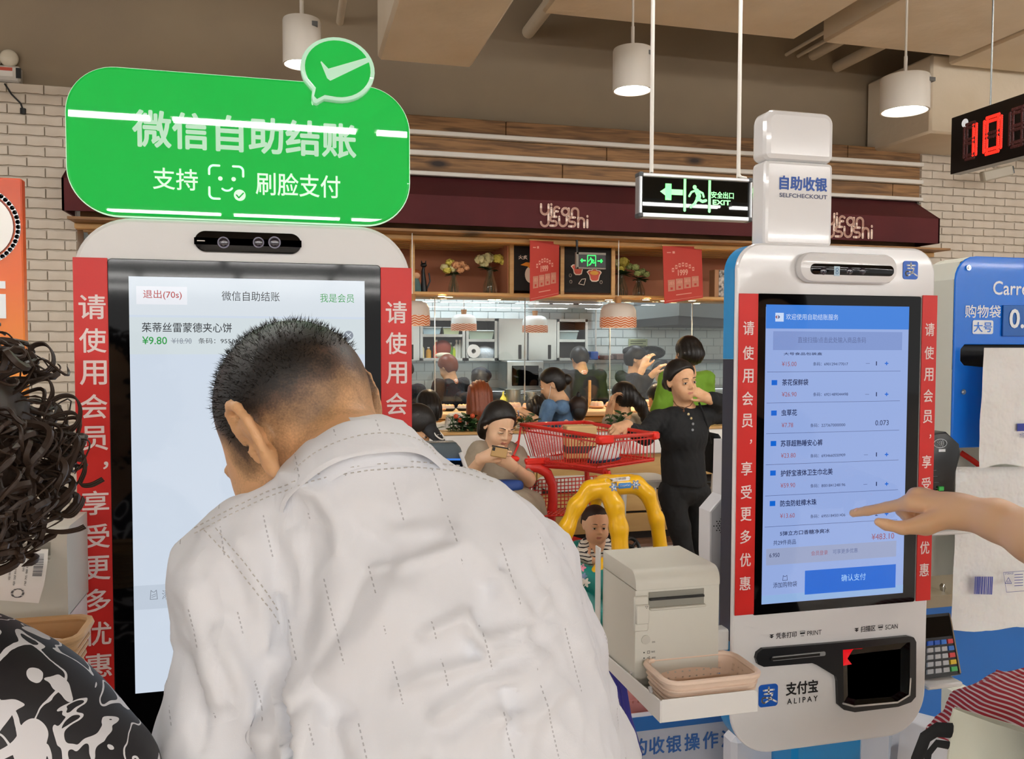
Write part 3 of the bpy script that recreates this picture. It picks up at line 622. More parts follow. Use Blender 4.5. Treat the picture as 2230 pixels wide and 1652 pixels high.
def tub(p0, p1, y0, y1, colr, lab, z0):
    x0, x1 = xc_(p0), xc_(p1); h = zc_(y0)-zc_(y1); c = Vector(((x0+x1)/2, 9.35, z0)); o = thing('storage_box', c, lab, 'storage box', 'plastic boxes in the steel cabinets'); w = (x1-x0)/2
    m = MB(); m.add([c+V(s*w*k, t*.1*k, z) for z, k in ((0, .88), (h*.85, 1)) for s, t in ((-1, -1), (1, -1), (1, 1), (-1, 1))], [(3, 2, 1, 0), (0, 1, 5, 4), (1, 2, 6, 5), (2, 3, 7, 6), (3, 0, 4, 7)]); m.build('tub', M('tub_'+colr, colr, .3), o, smooth=0)
    MB().rbox(c+V(0, 0, h*.9), (2*w*1.05, .22, h*.14), b=.004).build('lid', M('tub_lid', 'd5dedc', .3), o, smooth=0)
s1 = zc_(728); s2 = zc_(738)
tub(922, 962, 711, 727, 'a9c4cc', 'pale blue storage box on the upper left cabinet shelf', s1); tub(967, 1003, 711, 727, 'b9c49a', 'pale green storage box beside the pale blue one', s1)
tub(1022, 1078, 717, 737, 'a8b8a4', 'grey green storage box above the paper roll', s2); tub(1214, 1262, 717, 737, '9fb3b2', 'pale grey storage box in the right end cabinet', s2)
bz = bot+.03
for px, colr, h, r, lab in ((921, 'd8d0a0', .16, .03, 'cream bottle left on the bottle shelf'), (936, 'd29a2c', .12, .03, 'amber bottle on the bottle shelf'), (953, 'e04a22', .2, .032, 'orange and white bottle on the bottle shelf'), (985, '5f8f3a', .17, .03, 'green bottle on the bottle shelf'), (992, 'b8cf2a', .13, .025, 'lime yellow bottle on the bottle shelf'), (998, 'd5d8cc', .2, .025, 'white bottle, second from the right on the shelf'), (1005, 'dde0d4', .2, .025, 'white bottle at the right end of the shelf')):
    c = Vector((xc_(px), 9.3, bz)); o = thing('bottle', c, lab, 'bottle', 'bottles in the steel cabinet'); MB().lathe([(0, 0), (r, 0), (r, h*.65), (r*.4, h*.82), (r*.4, h*.9), (0, h*.9)], c, 14).build('body', M('bot_'+colr, colr, .35), o); MB().lathe([(r*.48, h*.88), (r*.48, h), (0, h)], c, 12).build('cap', white_paint, o)
c = Vector((xc_(968), 9.3, bz)); o = thing('food_bag', c, 'brown red bag standing between the bottles', 'bag'); MB().sph(c+V(0, 0, .1), (.1, .06, .1)).build('bag', M('bag_brown', '93402c', .5), o); MB().sph(c+V(0, -.03, .03), (.09, .05, .035)).build('sticker', M('tub_cream', 'e4dcc0', .5), o)
c = Vector((xc_(1031), 9.28, bz+.075)); o = thing('paper_roll', c-V(0, 0, .075), 'white paper roll lying in the steel cabinet', 'paper roll'); rx = Matrix.Rotation(math.pi/2, 3, 'X'); MB().lathe([(.025, -.1), (.075, -.1), (.075, .1), (.025, .1), (.025, -.1)], c, 24, axis=rx).build('roll', white_paint, o)
c = Vector((xc_(1060), 9.3, bz)); o = thing('plastic_bag', c, 'crumpled clear white bag beside the paper roll', 'bag'); MB().sph(c+V(0, 0, .05), (.13, .08, .085), 14, 9).build('bag', M('bag_pale', 'cfdbe2', .25, bump=(14, 1, .03)), o)
# microwave
a, b = P(1113, 845, 8.9), P(1176, 803, 8.9); o = thing('microwave', (a.x, 9.1, kz), 'steel microwave oven on the kitchen counter left of the waitress', 'microwave')
MB().rbox(((a.x+b.x)/2, 9.1, kz+.16), (b.x-a.x+.1, .38, .32), b=.01).build('body', steel, o, smooth=0); MB().rbox((a.x+.16, 8.905, kz+.16), (.3, .02, .22), b=.004).build('door', glossblack, o, smooth=0)
MB().cyl((b.x, 8.9, kz+.22), (b.x, 8.88, kz+.22), .025).cyl((b.x, 8.9, kz+.12), (b.x, 8.88, kz+.12), .025).build('knob', steel_d, o)
# ledge on the right and hood
lz = P(1400, 783, 9.3).z; o = thing('kitchen_ledge', (4.6, 9.4, lz), 'steel ledge under the hood with trays and tubs', 'shelf'); MB().rbox((P(1430, 783, 9.3).x+.3, 9.42, lz-.02), (3.6, .34, .04), b=.004).build('board', steel_d, o, smooth=0)
for px, wpx, hp, colr, lab in ((1290, 18, 18, '4a6ab0', 'blue plastic tub on the steel ledge'), (1302, 12, 10, 'a8303a', 'dark red round bowl on the steel ledge'), (1322, 22, 10, '6a5a58', 'grey wrapped tray pile on the ledge'), (1350, 22, 13, '7a625a', 'brown wrapped tray pile on the ledge'), (1420, 60, 30, '2a2c2c', 'large black bin bag heap on the ledge')):
    a = P(px, 780, 9.35); w = P(px+wpx/2, 780, 9.35).x-a.x; h = P(px, 780-hp, 9.35).z-a.z; c = Vector((a.x, 9.38, lz)); o = thing('kitchen_item', c, lab, 'container')
    if colr == '2a2c2c': MB().sph(c+V(0, 0, h*.5), (w, .14, h*.5), 14, 9).build('bag', M('binbag', colr, .3, bump=(9, 1, .04)), o)
    elif colr == 'a8303a': MB().sph(c+V(0, 0, h*.5), (w, w, h*.5), 14, 9).build('bowl', M('k'+colr, colr, .3), o)
    else: MB().rbox(c+V(0, 0, h*.5), (2*w, .2, h), b=.01).build('body', M('k'+colr, colr, .4, bump=(30, .6, .01)), o, smooth=0)
A, B, C_ = P(1479, 687, 8.0), P(1386, 700, 9.5), P(1640, 703, 9.3); zh = A.z
hood = thing('cooker_hood', A, 'stainless steel extraction hood above the cooking line', 'hood'); vs = [V(A.x, A.y, 0), V(C_.x, C_.y, 0), V(C_.x, 9.6, 0), V(B.x, 9.6, 0), V(B.x, B.y, 0)]
n = 5; m = MB(); m.add([v+V(0, 0, zh) for v in vs]+[v+V(0, 0, 3.05) for v in vs], [tuple(reversed(range(n))), tuple(range(n, 2*n))]+[(i, (i+1) % n, n+(i+1) % n, n+i) for i in range(n)]); m.build('body', steel, hood, smooth=0)
m = MB(); m.add([v+V(0, .02, zh-.09) for v in vs]+[v+V(0, .02, zh) for v in vs], [tuple(reversed(range(n))), tuple(range(n, 2*n))]+[(i, (i+1) % n, n+(i+1) % n, n+i) for i in range(n)]); m.build('filter', M('hood_dark', '2c2c2a', .6), hood, smooth=0)
# air conditioner
a, b = P(1160, 669, 9.35), P(1311, 652, 9.35); o = thing('air_conditioner', (a.x, 9.35, a.z), 'white wall air conditioner under the shelf', 'air conditioner')
MB().rbox(((a.x+b.x)/2, 9.45, a.z+.15), (b.x-a.x, .26, .3), b=.03).build('body', white_paint, o); m = MB()
for k in range(3): m.box(a.x+.06, b.x-.06, 9.3, 9.312, a.z+.035+k*.03, a.z+.05+k*.03)
m.build('louvre', steel_d, o, smooth=0); MB().tube([(b.x-.02, 9.5, a.z+.05), (b.x-.02, 9.5, a.z-.3), (b.x-.0, 9.55, a.z-.9)], .012, 8).build('pipe', white_paint, o)
a = P(1389, 752, 9.57); o = MB().box(a.x-.12, a.x+.12, 9.56, 9.575, a.z-.08, a.z+.08).build('wall_notice', M('notice', 'b9c39a', .6), label='pale green notice sheet on the tiles above the young cook', cat='notice')
m = MB(); [m.box(a.x-.1, a.x+.1-.04*(k % 2), 9.556, 9.56, a.z+.05-k*.03, a.z+.058-k*.03) for k in range(4)]; m.build('print', M('ink_dark', '35402a', .6), o, smooth=0)
# pendant lamps with a wave band
def wave_mat():
    m = bpy.data.materials.new('wave_band'); m.use_nodes = True; nt = m.node_tree; b = nt.nodes['Principled BSDF']; L = nt.links.new; N = nt.nodes.new
    tc = N('ShaderNodeTexCoord'); sx = N('ShaderNodeSeparateXYZ'); L(tc.outputs['Object'], sx.inputs[0])
    at2 = N('ShaderNodeMath'); at2.operation = 'ARCTAN2'; L(sx.outputs[1], at2.inputs[0]); L(sx.outputs[0], at2.inputs[1])
    def mth(op, a, bb):
        n = N('ShaderNodeMath'); n.operation = op
        for i, q in enumerate((a, bb)):
            if q is None: continue
            if isinstance(q, (int, float)): n.inputs[i].default_value = q
            else: L(q, n.inputs[i])
        return n.outputs[0]
    s = mth('SINE', mth('MULTIPLY', at2.outputs[0], 13), None); z = mth('MULTIPLY', sx.outputs[2], 330); ph = mth('ADD', z, mth('MULTIPLY', s, 1.9)); st = mth('SINE', ph, None); c = mth('GREATER_THAN', st, .45)
    mx = N('ShaderNodeMix'); mx.data_type = 'RGBA'; L(c, mx.inputs[0]); mx.inputs[6].default_value = (*lin('cf6a2a'), 1); mx.inputs[7].default_value = (*lin('f0ddc8'), 1); L(mx.outputs[2], b.inputs['Base Color']); b.inputs['Roughness'].default_value = .4; return m
wave = wave_mat(); enamel = M('enamel', 'd5c7b8', .35); corkw = M('cork', 'b07d4c', .7)
enamel2 = M('enamel_cool', 'e4ebea', .2)
def pendant(px, py0, py1, wpx, Y, lab, en):
    a = P(px, py1, Y); r = P(px+wpx/2, py1, Y).x-a.x; H = P(px, py0, Y).z-a.z; c = a; o = thing('pendant_lamp', a, lab, 'lamp', 'domed pendant lamps of the sushi bar')
    MB().lathe([(0, H), (r*.55, H*.99), (r*.82, H*.9), (r*.96, H*.72), (r*1.0, H*.42)], c, 36).build('shade', en, o)
    MB().lathe([(r*1.0, H*.42), (r*1.01, H*.1), (r*.99, .0)], c, 36).build('wave_band', wave, o)
    MB().lathe([(r*.99, 0), (r*.97, .005), (r*.93, H*.6), (0, H*.75)], c, 30).build('lining', M('lamp_lining', 'f2d8c4', .5), o)
    MB().sph(c+V(0, 0, H*.35), r*.3, 12, 8).build('bulb', M('bulb_warm', 'fff0d8', .5, emit='ffe0b8', es=5), o)
    MB().lathe([(.014, H*1.28), (.03, H*1.28), (.024, H*1.0), (0, H*.98)], c+V(0, 0, 0), 14).build('cap', corkw, o)
    MB().cyl(c+V(0, 0, H*1.28), V(c.x, c.y, zb[1]+.002 if Y < 7 else 3.05), .004, n=6).build('cord', white_paint, o)
pendant(1346, 660, 713, 74, 6.70, 'warm domed pendant lamp with orange waves, cork top, nearest right', enamel)
pendant(898, 655, 709, 76, 6.70, 'domed pendant lamp with orange waves half behind the red strip', enamel)
pendant(1010, 684, 720, 55, 8.3, 'pale domed lamp with orange waves before the storage boxes', enamel2)
pendant(1165, 687, 724, 54, 8.3, 'pale domed lamp with orange waves before the closed cabinets', enamel2)
# white planter wall and its boards
Yp = 5.9; zt = P(1500, 934, Yp).z; zw0 = P(1580, 982, Yp).z
pw = thing('counter_wall', (2.5, Yp, 0), 'low white planter wall with light wood boards below, before the sushi bar', 'counter')
xa, xb_ = P(300, 900, Yp).x, xR-1.0
MB().rbox(((xa+xb_)/2, Yp+.09, (zt+zw0)/2), (xb_-xa, .18, zt-zw0), b=.008).build('panel', M('white_laminate', 'eeece8', .35), pw, smooth=0)
MB().rbox(((xa+xb_)/2, Yp+.09, zt+.008), (xb_-xa, .20, .02), b=.003).build('cap', oak, pw, smooth=0)
zz = [P(1580, y, Yp).z for y in (984, 1034, 1062, 1106, 1110, 1150)]
for a, b in ((zz[0], zz[1]), (zz[2], zz[3]), (zz[4], zz[5])):
    x = xa
    k = 0
    while x < xb_:
        l = 1.35; e = min(x+l, xb_); MB().rbox(((x+e)/2, Yp+.07, (a+b)/2), (e-x-.006, .03, abs(a-b)-.004), b=.003).build('plank', oak2, pw, smooth=0); x = e; k += 1
MB().box(xa, xb_, Yp+.1, Yp+.18, .0, zw0).build('core', M('core_dark', '2a221c', .8), pw, smooth=0)
MB().cyl((xa, Yp+.0, (zz[1]+zz[2])/2), (xb_, Yp+.0, (zz[1]+zz[2])/2), .014, n=10).build('foot_rail', black, pw)
struct(MB().rbox(((xa+xb_)/2, Yp+.08, zz[5]/2-.02), (xb_-xa, .34, max(.1, zz[5]-.1)), b=.005), 'trim_5', M('plinth_pink', 'b58f76', .5, var=(4, '7a5a48', 2)))
def plant(px, py, Y, w, n, lab, fl=False):
    c = P(px, py, Y); c.z = zt+.018; m = MB(); o = thing('leafy_plant', c, lab, 'plant', 'green plants on the planter wall'); r = w*(P(px+1, py, Y).x-P(px, py, Y).x)
    for k in range(n):
        a = random.random()*6.28; q = c+V(random.uniform(-r, r), random.uniform(-.06, .06), random.uniform(.0, .1)); leaf(m, q, (math.cos(a), math.sin(a), random.uniform(-.3, .7)), random.uniform(.05, .085), random.uniform(.04, .06))
    m.build('foliage', leafg, o, kind='stuff')
    m = MB(); 
    for k in range(int(n/7)): q = c+V(random.uniform(-r, r)*.9, random.uniform(-.05, .05), 0); m.tube([q, q+V(random.uniform(-.02, .02), 0, .05), q+V(random.uniform(-.04, .04), 0, .1)], .003, 5)
    m.build('stem', leafg, o)
    if fl:
        for dx in (-.06, .06, -.03): MB().sph(c+V(dx, -.05, .05+abs(dx)), .018, 8, 6).build('flower', M('flower_red', 'c8502e', .6), o)
plant(1008, 928, 5.99, 34, 110, 'dense green plant with orange flowers left of the phone user', True); plant(1105, 930, 5.99, 14, 30, 'small plant right behind the phone user head'); plant(1345, 930, 5.99, 20, 30, 'small plant behind the hand on the cart'); plant(1598, 925, 5.99, 10, 20, 'plant right of the woman in black'); plant(1150, 925, 5.99, 20, 30, 'plant below the waitress elbow')
o = thing('menu_stack', P(1580, 930, 6.05), 'stack of pale trays on the planter wall by the blue screen edge', 'trays'); c = P(1590, 930, 5.99); c.z = zt+.02; c.x += .12
for k in range(4): MB().rbox(c+V(.05*0, 0, .008+k*.014), (.3, .15, .01), b=.003).build('tray', platem, o, smooth=0)
# white stools
stool_m = M('stool_white', 'e2e0da', .35)
def stool(px, Y, lab, first=[None]):
    zseat = .70; c = Vector((P(px, 1080, Y).x, Y, 0)); o = thing('bar_stool', c, lab, 'stool', 'white stools along the counter')
    m = MB(); m.prism([(c.x+a, c.y+b) for a, b in rrect(-.19, .19, -.17, .17, .07)], 0, 0, 0, tf=lambda v: Vector((v.x, v.z, zseat))) if False else None
    out = rrect(-.19, .19, -.17, .17, .07); n = len(out); rings = [(1, zseat-.05), (1, zseat-.012), (.93, zseat), (.6, zseat-.012)]
    vs = [c+V(a*k, b*k, z) for k, z in rings for a, b in out]; m.add(vs, [tuple(reversed(range(n)))]+[(j*n+i, j*n+(i+1) % n, (j+1)*n+(i+1) % n, (j+1)*n+i) for j in range(3) for i in range(n)]+[tuple(3*n+i for i in range(n))]); m.build('seat', stool_m, o)
    for sx in (-1, 1):
        for sy in (-1, 1): MB().tube([c+V(sx*.165, sy*.14, zseat-.03), c+V(sx*.18, sy*.155, zseat*.6), c+V(sx*.215, sy*.19, 0)], [.02, .017, .014], 10).build('leg', stool_m, o)
    m = MB(); m.cyl(c+V(-.195, -.17, .25), c+V(.195, -.17, .25), .01, n=8); m.build('footrest', stool_m, o)
for px, Y, lab in ((1392, 5.35, 'white stool seen through the right window of the yellow toy car'), (1240, 5.35, 'white stool behind the baby, seen through the toy car'), (1622, 5.4, 'white stool behind the right leg of the woman in black'), (1090, 5.4, 'white stool before the planter wall, behind the seated phone user')): stool(px, Y, lab)
# ================================================================ CHECKOUT KIOSKS
YK = 1.40
def xk(px, py=765, Y=YK): return P(px, py, Y).x
def zk(px, py, Y=YK): return P(px, py, Y).z
kw = M('kiosk_white', 'e4e4e3', .3); kglossw = M('kiosk_gloss_white', 'e9e9ea', .12, coat=.4); redstrip = M('strip_red', 'd42420', .4); strip_t = M('strip_print', 'f4e4e2', .5)
ink = M('ink_black', '15161a', .5); inkgrey = M('ink_grey', '707680', .5)
def em(name, c, s=1.0, rough=.08): return M(name, '000000', rough, emit=c, es=s, spec=.35)
strip_chars = '请使用会员，享受更多优惠'
def red_strip(parent, x0, x1, z0, z1, Y, chars, wch, hch):
    """chars: list of (glyph, x, z)"""
    MB().rbox(((x0+x1)/2, Y, (z0+z1)/2), (x1-x0, .002, z1-z0), b=.0005).build('printed_strip', redstrip, parent, smooth=0)
    st = parent.children[-1] if False else [c for c in parent.children if c.name.startswith('printed_strip')][-1]
    m = MB()
    for g, x, z in chars:
        w_, h_ = (wch, hch) if g != '，' else (wch*.2, hch*.32); Tq(m, g, (x-w_/2, Y-.0014, z-h_/2), (x+w_/2, Y-.0014, z-h_/2), (x-w_/2, Y-.0014, z+h_/2), .012)
    m.build('lettering', strip_t, st, smooth=0)
# ---- left kiosk
kl = thing('checkout_kiosk', (xk(530), YK, 0), 'large white self-checkout kiosk with a green sign, in front of the bending man', 'kiosk')
L0, L1 = xk(159, 700), xk(894, 700); zt = zk(530, 483); zb_k = .80
MB().prism(rrect(L0, L1, zb_k, zt, .085, 12), YK, YK+.06, .006).build('body', kw, kl, smooth=18)
MB().rbox(((L0+L1)/2, YK+.10, .42), (.34, .12, .84), b=.02).rbox(((L0+L1)/2, YK+.1, .02), (.6, .5, .04), b=.01).build('pedestal', kw, kl, smooth=0)
sb = zk(268, 1500); g0, g1 = xk(238, 765), xk(829, 765); gz1 = zk(530, 570)
MB().prism(rrect(g0, g1, .94, gz1, .006, 4), YK-.004, YK+.001, .001).build('bezel', glossblack, kl, smooth=0)
a0, a1 = xk(284), xk(794); az1, az0 = zk(530, 607), zk(308, 1506)
ys = YK-.0048
s = MB().box(a0, a1, ys, ys+.0008, az0, az1).build('screen', em('screen_pale', 'cdd8e6'), kl, smooth=0)
ui = MB(); ui.box(a0, a1, ys-.0004, ys, zk(540, 688), az1, 0)
ui.box(xk(300), xk(410), ys-.0008, ys-.0004, zk(355, 663), zk(355, 624), 1); ui.box(a0, a1, ys-.0004, ys, zk(540, 771), zk(540, 693), 2); ui.box(a0, a1, ys-.0004, ys, zk(350, 1322), zk(350, 1270), 3)
for t, cx, cy, w_, h_, mi, b in (('退出(70s)', 354, 642, 84, 21, 4, .005), ('微信自助结账', 546, 645, 126, 21, 5, 0), ('我是会员', 734, 649, 74, 19, 6, 0), ('茱蒂丝雷蒙德夹心饼', 407, 713, 196, 21, 5, .005), ('¥9.80', 337, 741, 54, 17, 6, .01), ('¥18.90', 396, 742, 43, 12, 7, 0), ('条码：9556121021871', 506, 742, 148, 12, 5, 0), ('添加购物袋', 402, 1291, 98, 20, 7, 0)):
    Tc(ui, t, cx, cy, w_, h_, ys, b, mi, -.0012)
ui.stroke([(xk(374), zk(396, 742)), (xk(418), zk(396, 742))], .0008, ys-.0013, mi=7)
c = P(759, 730, ys); ui.poly(ell2(c.x, c.z, .0075, .0075), ys-.001, 7); ui.stroke([(c.x-.0035, c.z-.0035), (c.x+.0035, c.z+.0035)], .0012, ys-.0014, mi=0); ui.stroke([(c.x+.0035, c.z-.0035), (c.x-.0035, c.z+.0035)], .0012, ys-.0014, mi=0)
c = P(335, 1294, ys); ui.stroke([(c.x+a*.0065, c.z+b*.007) for a, b in ((-.6, 1), (-.8, -1), (.8, -1), (.6, 1), (.2, .6), (-.2, .6))], .001, ys-.001, True, 7); ui.stroke([(c.x-.003, c.z-.001), (c.x+.003, c.z+.001)], .0009, ys-.001, mi=7); ui.stroke([(c.x-.003, c.z-.004), (c.x+.003, c.z-.002)], .0009, ys-.001, mi=7)
ui.build('screen_print', [em('ui_head', 'd5dde4'), em('ui_button', 'e6e8ee'), em('ui_row', 'd0dade'), em('ui_bar', 'c0cbd9'), em('ui_red', 'b03a3a'), em('ui_black', '26292e'), em('ui_green', '2e9a46'), em('ui_grey', '868d98')], s, smooth=0)
ch = [(g, xk(x, 765), zk(x, y)) for g, x, y in zip(strip_chars, (202, 204, 208, 210, 215, 231, 218, 220, 222, 224, 226, 228), (668, 741, 811, 884, 953, 1012, 1093, 1165, 1234, 1305, 1376, 1445))]
xl = (xk(202, 765)+xk(226, 765))/2
sx0, sx1 = xk(163, 765), xk(238, 765); xl = (sx0+sx1)/2
ch = [(g, (xl+.002 if g != '，' else xl+.017), z) for g, x, z in ch]
red_strip(kl, sx0, sx1, .93, zk(200, 561), YK-.003, ch, .0375, .037)
sx2, sx3 = xk(829, 765), xk(896, 765); xr = (sx2+sx3)/2
ch2 = [(g, (xr if g != '，' else xr+.016), zk(862, 680)-(ch[0][2]-z)) for g, x, z in ch]
red_strip(kl, sx2, sx3, .93, zk(860, 583), YK-.003, ch2, .0345, .036)
# camera module
m = MB().prism(rrect(xk(427), xk(658), zk(542, 551), zk(542, 506), .0165, 8), YK-.006, YK+.002, .002); cmod = m.build('camera_bar', glossblack, kl)
lensm = M('lens_glass', '1d1a2c', .05, coat=1); 
for px, r in ((487, .009), (563, .0085), (598, .0095)):
    c = P(px, 528, YK-.0065); MB().cyl((c.x, YK-.0085, c.z), (c.x, YK-.005, c.z), r, n=20).build('lens_ring', M('lens_ring', '4a4650', .25, metal=.6), cmod); MB().sph((c.x, YK-.0085, c.z), (r*.8, .002, r*.8), 16, 8).build('lens', lensm, cmod)
m = MB(); m.box(xk(433), xk(450), YK-.0066, YK-.006, zk(441, 526), zk(441, 524)); m.build('mark', white_paint, cmod, smooth=0)
# green sign
green = M('sign_green', '10b044', .5, emit='16c24c', es=.30, coat=.8); green.node_tree.nodes['Principled BSDF'].inputs['Coat Roughness'].default_value = .012; green.node_tree.nodes['Principled BSDF'].inputs['Specular IOR Level'].default_value = .1; pale = M('sign_print', 'a8d8ba', .5, emit='c8ecd6', es=.34, coat=.8); pale.node_tree.nodes['Principled BSDF'].inputs['Coat Roughness'].default_value = .012; edge = M('acrylic_edge', 'd8ffe4', .1, emit='bff5cf', es=.5)
S0, S1 = xk(146, 360), xk(891, 360); sz1, sz0 = zk(520, 168), zk(520, 479); Ys = YK-.006
gsn = MB().prism(rrect(S0, S1, sz0, sz1, .07, 14), Ys, Ys+.022, .004).build('sign_plate', green, kl, smooth=18)
MB().prism(rrect(S0-.0015, S1+.0015, sz0-.0015, sz1+.0015, .0715, 14), Ys+.006, Ys+.016, .001).build('edge_highlight', edge, gsn)  # acrylic rim made to glow, standing in for the white edge highlight
m = MB(); Tc(m, '微信自助结账', 532, 293, 488, 80, Ys, .022); m.build('lettering', pale, gsn, smooth=0)
m = MB(); Tc(m, '支持', 382, 390, 98, 47, Ys, .008); Tc(m, '刷脸支付', 649, 403, 184, 50, Ys, .008)
c = P(494, 398, Ys); k = (P(534, 398, Ys).x-P(454, 398, Ys).x)/80; y = Ys-.0008
def q(pts, wd=5): m.stroke([(c.x+a*k, c.z+b*k) for a, b in pts], wd*k, y)
def arc2(cx, cy, r, a0, a1, n=8): return [(cx+r*math.cos(R_(a0+(a1-a0)*i/n)), cy+r*math.sin(R_(a0+(a1-a0)*i/n))) for i in range(n+1)]
q([(-38, 18)] + arc2(-28, 28, 10, 180, 90) + [(-16, 38)]); q([(14, 38)] + arc2(26, 28, 10, 90, 0) + [(36, 16)]); q([(-38, -12)] + arc2(-28, -27, 10, 180, 270) + [(-16, -37)])
q(arc2(0, -4, 14, 225, 325), 4.5)
for a in (-14, 15): m.poly([(c.x+(a+5*math.cos(t*.45))*k, c.z+(9+5*math.sin(t*.45))*k) for t in range(14)], y)
m.poly([(c.x+(28+13*math.cos(t*.314))*k, c.z+(-27+13*math.sin(t*.314))*k) for t in range(20)], y); m.build('lettering', M('sign_print2', 'c8ecd4', .5, emit='e8fbee', es=.45, coat=.8), gsn, smooth=0)
m = MB(); m.stroke([(c.x+a*k, c.z+b*k) for a, b in ((21, -27), (26, -33), (36, -22))], 3*k, y-.0006); m.build('tick', green, gsn, smooth=0)
# check-mark bubble
c = P(736, 150, Ys-.012); k = (P(818, 150, Ys-.012).x-P(656, 150, Ys-.012).x)/162
def bub(s, tail): 
    pts = [(c.x+81*s*k*math.cos(R_(t)), c.z+(70*s)*k*math.sin(R_(t))-1*k) for t in range(-92, 214, 9)]
    return pts + [(c.x+tail[0][0]*k, c.z+tail[0][1]*k)] + [(c.x+a*k, c.z+b*k) for a, b in tail[1:]]
bb = MB().prism(bub(1.0, [(-56, -50), (-58, -66), (-54, -78), (-47, -80), (-30, -69)]), Ys-.014, Ys+.002, .002).build('check_bubble', pale, kl)
MB().prism(bub(.88, [(-48, -46), (-52, -64), (-46, -70), (-29, -60)]), Ys-.0155, Ys-.0135, .0004).build('bubble_fill', green, bb, smooth=0)
m = MB().poly([(c.x+a*k, c.z+b*k) for a, b in ((-38, 10), (-36, 12), (-21, -3), (65, 29), (72, 21), (-17, -29), (-24, -24))], Ys-.0162); m.build('tick', pale, bb, smooth=0)

# ---- right kiosk
kr = thing('checkout_kiosk', (xk(1815), YK+.02, 0), 'white and blue self-checkout kiosk with a pointing hand at its lit screen', 'kiosk')
R0, R1 = xk(1603), xk(2034, 700); rt = zk(1815, 534); rb_ = zk(1800, 1622)
MB().prism(rrect(R0, R1, rb_, rt, .05, 12, (.085, .085, .05, .05)), YK, YK+.012, .004).build('front_panel', kglossw, kr, smooth=18)
bluek = M('kiosk_blue', '1e8fd2', .25); navy = M('kiosk_navy', '23283c', .3)
zc1, zc2 = zk(1600, 782), zk(1600, 1400)
def side(z0, z1, matr, nm, cut): 
    x0, x1 = R0+.001, R1-.001; out = rrect(x0, x1, rb_+.001, rt-.001, .05, 12, (.085, .085, .05, .05)); p = []
    n = len(out)
    for i in range(n):
        a, b = out[i], out[(i+1) % n]; ina, inb = z0 <= a[1] <= z1, z0 <= b[1] <= z1
        if ina: p.append(a)
        for zz in ((z0, z1) if a[1] < b[1] else (z1, z0)):
            if (a[1]-zz)*(b[1]-zz) < 0: t = (zz-a[1])/(b[1]-a[1]); p.append((a[0]+(b[0]-a[0])*t, zz))
    MB().prism(p, YK+.012, YK+.05, .0).build(nm, matr, kr, smooth=30)
side(zc1, rt, bluek, 'upper_shell', 0); side(zc2, zc1-.001, navy, 'middle_shell', 0); side(rb_, zc2-.001, bluek, 'lower_shell', 0)
B0, B1 = xk(1646, 765), xk(2001, 765); bz1, bz0 = zk(1820, 642), zk(1820, 1323)
MB().prism(rrect(B0, B1, bz0, bz1, .004, 3), YK-.004, YK+.001, .001).build('bezel', glossblack, kr, smooth=0)
q0, q1 = xk(1662, 900), xk(1971, 900); qz1, qz0 = zk(1815, 670), zk(1815, 1301)
s = MB().box(q0, q1, ys, ys+.0008, qz0, qz1).build('screen', em('screen_blue', '94aade'), kr, smooth=0)
ui = MB()
def rc(px0, px1, py0, py1, mi, d=.0004): 
    cx = (px0+px1)/2; ui.box(max(q0, xk(px0, 765)), min(q1, xk(px1, 765)), ys-d, ys-d+.0003, zk(cx, py1), zk(cx, py0), mi)
rc(1600, 2000, 665, 716, 1); rc(1680, 1960, 722, 762, 2); rc(1672, 1957, 1184, 1219, 3); rc(1758, 1957, 1233, 1284, 4); rc(1600, 2000, 1284, 1301, 8, .0003)
rc(1684, 1702, 681, 700, 5, .0007)
for y in (808, 874, 939, 1005, 1071, 1137): rc(1668, 1958, y, y+.8, 6)
T_ = lambda t, cx, cy, w_, h_, mi, b=0.0: Tc(ui, t, cx, cy, w_, h_, ys, b, mi, -.001)
T_('欢迎使用自助结账服务', 1768, 690, 114, 13, 5); T_('直接扫描/点击此处输入商品条码', 1811, 740, 148, 13, 7)
c = P(1693, 690, ys); ui.poly([(c.x-.005, c.z), (c.x-.001, c.z+.004), (c.x-.001, c.z-.004)], ys-.001, 9); ui.poly([(c.x+.005, c.z), (c.x+.001, c.z+.004), (c.x+.001, c.z-.004)], ys-.001, 6)
for name, nx, ny, nw, price, px_, py_, code, qy in ((None, 0, 0, 0, '¥15.00', 1718, 792, '6901294177017', 791), ('茶花保鲜袋', 1731, 832, 57, '¥26.90', 1718, 858, '6921489044498', 858), ('虫草花', 1718, 898, 34, '¥7.78', 1714, 925, '2273670000000', None), ('苏菲超熟睡安心裤', 1745, 964, 91, '¥23.80', 1716, 991, '6934660550909', 989), ('护舒宝液体卫生巾北美', 1756, 1028, 113, '¥59.90', 1715, 1056, '8001841248196', 1053), ('防虫防蛀樟木珠', 1738, 1094, 79, '¥13.60', 1714, 1122, '6955184501406', 1118)):
    if name: T_(name, nx, ny, nw, 14, 10, .014); rc(1678, 1690, ny-5, ny+6, 4, .0007)
    T_(price, px_, py_, 32 if len(price) > 5 else 25, 10, 9); T_('条码：'+code, 1808 if py_ < 900 else 1802, py_, 76, 8, 10)
    if qy: T_('1' if qy < 1100 else '2', 1908, qy, 2 if qy < 1100 else 6, 9, 10); T_('+', 1930, qy, 8, 8, 4, .03); ui.stroke([(xk(1882), zk(1886, qy)), (xk(1890), zk(1886, qy))], .0008, ys-.001, mi=7)
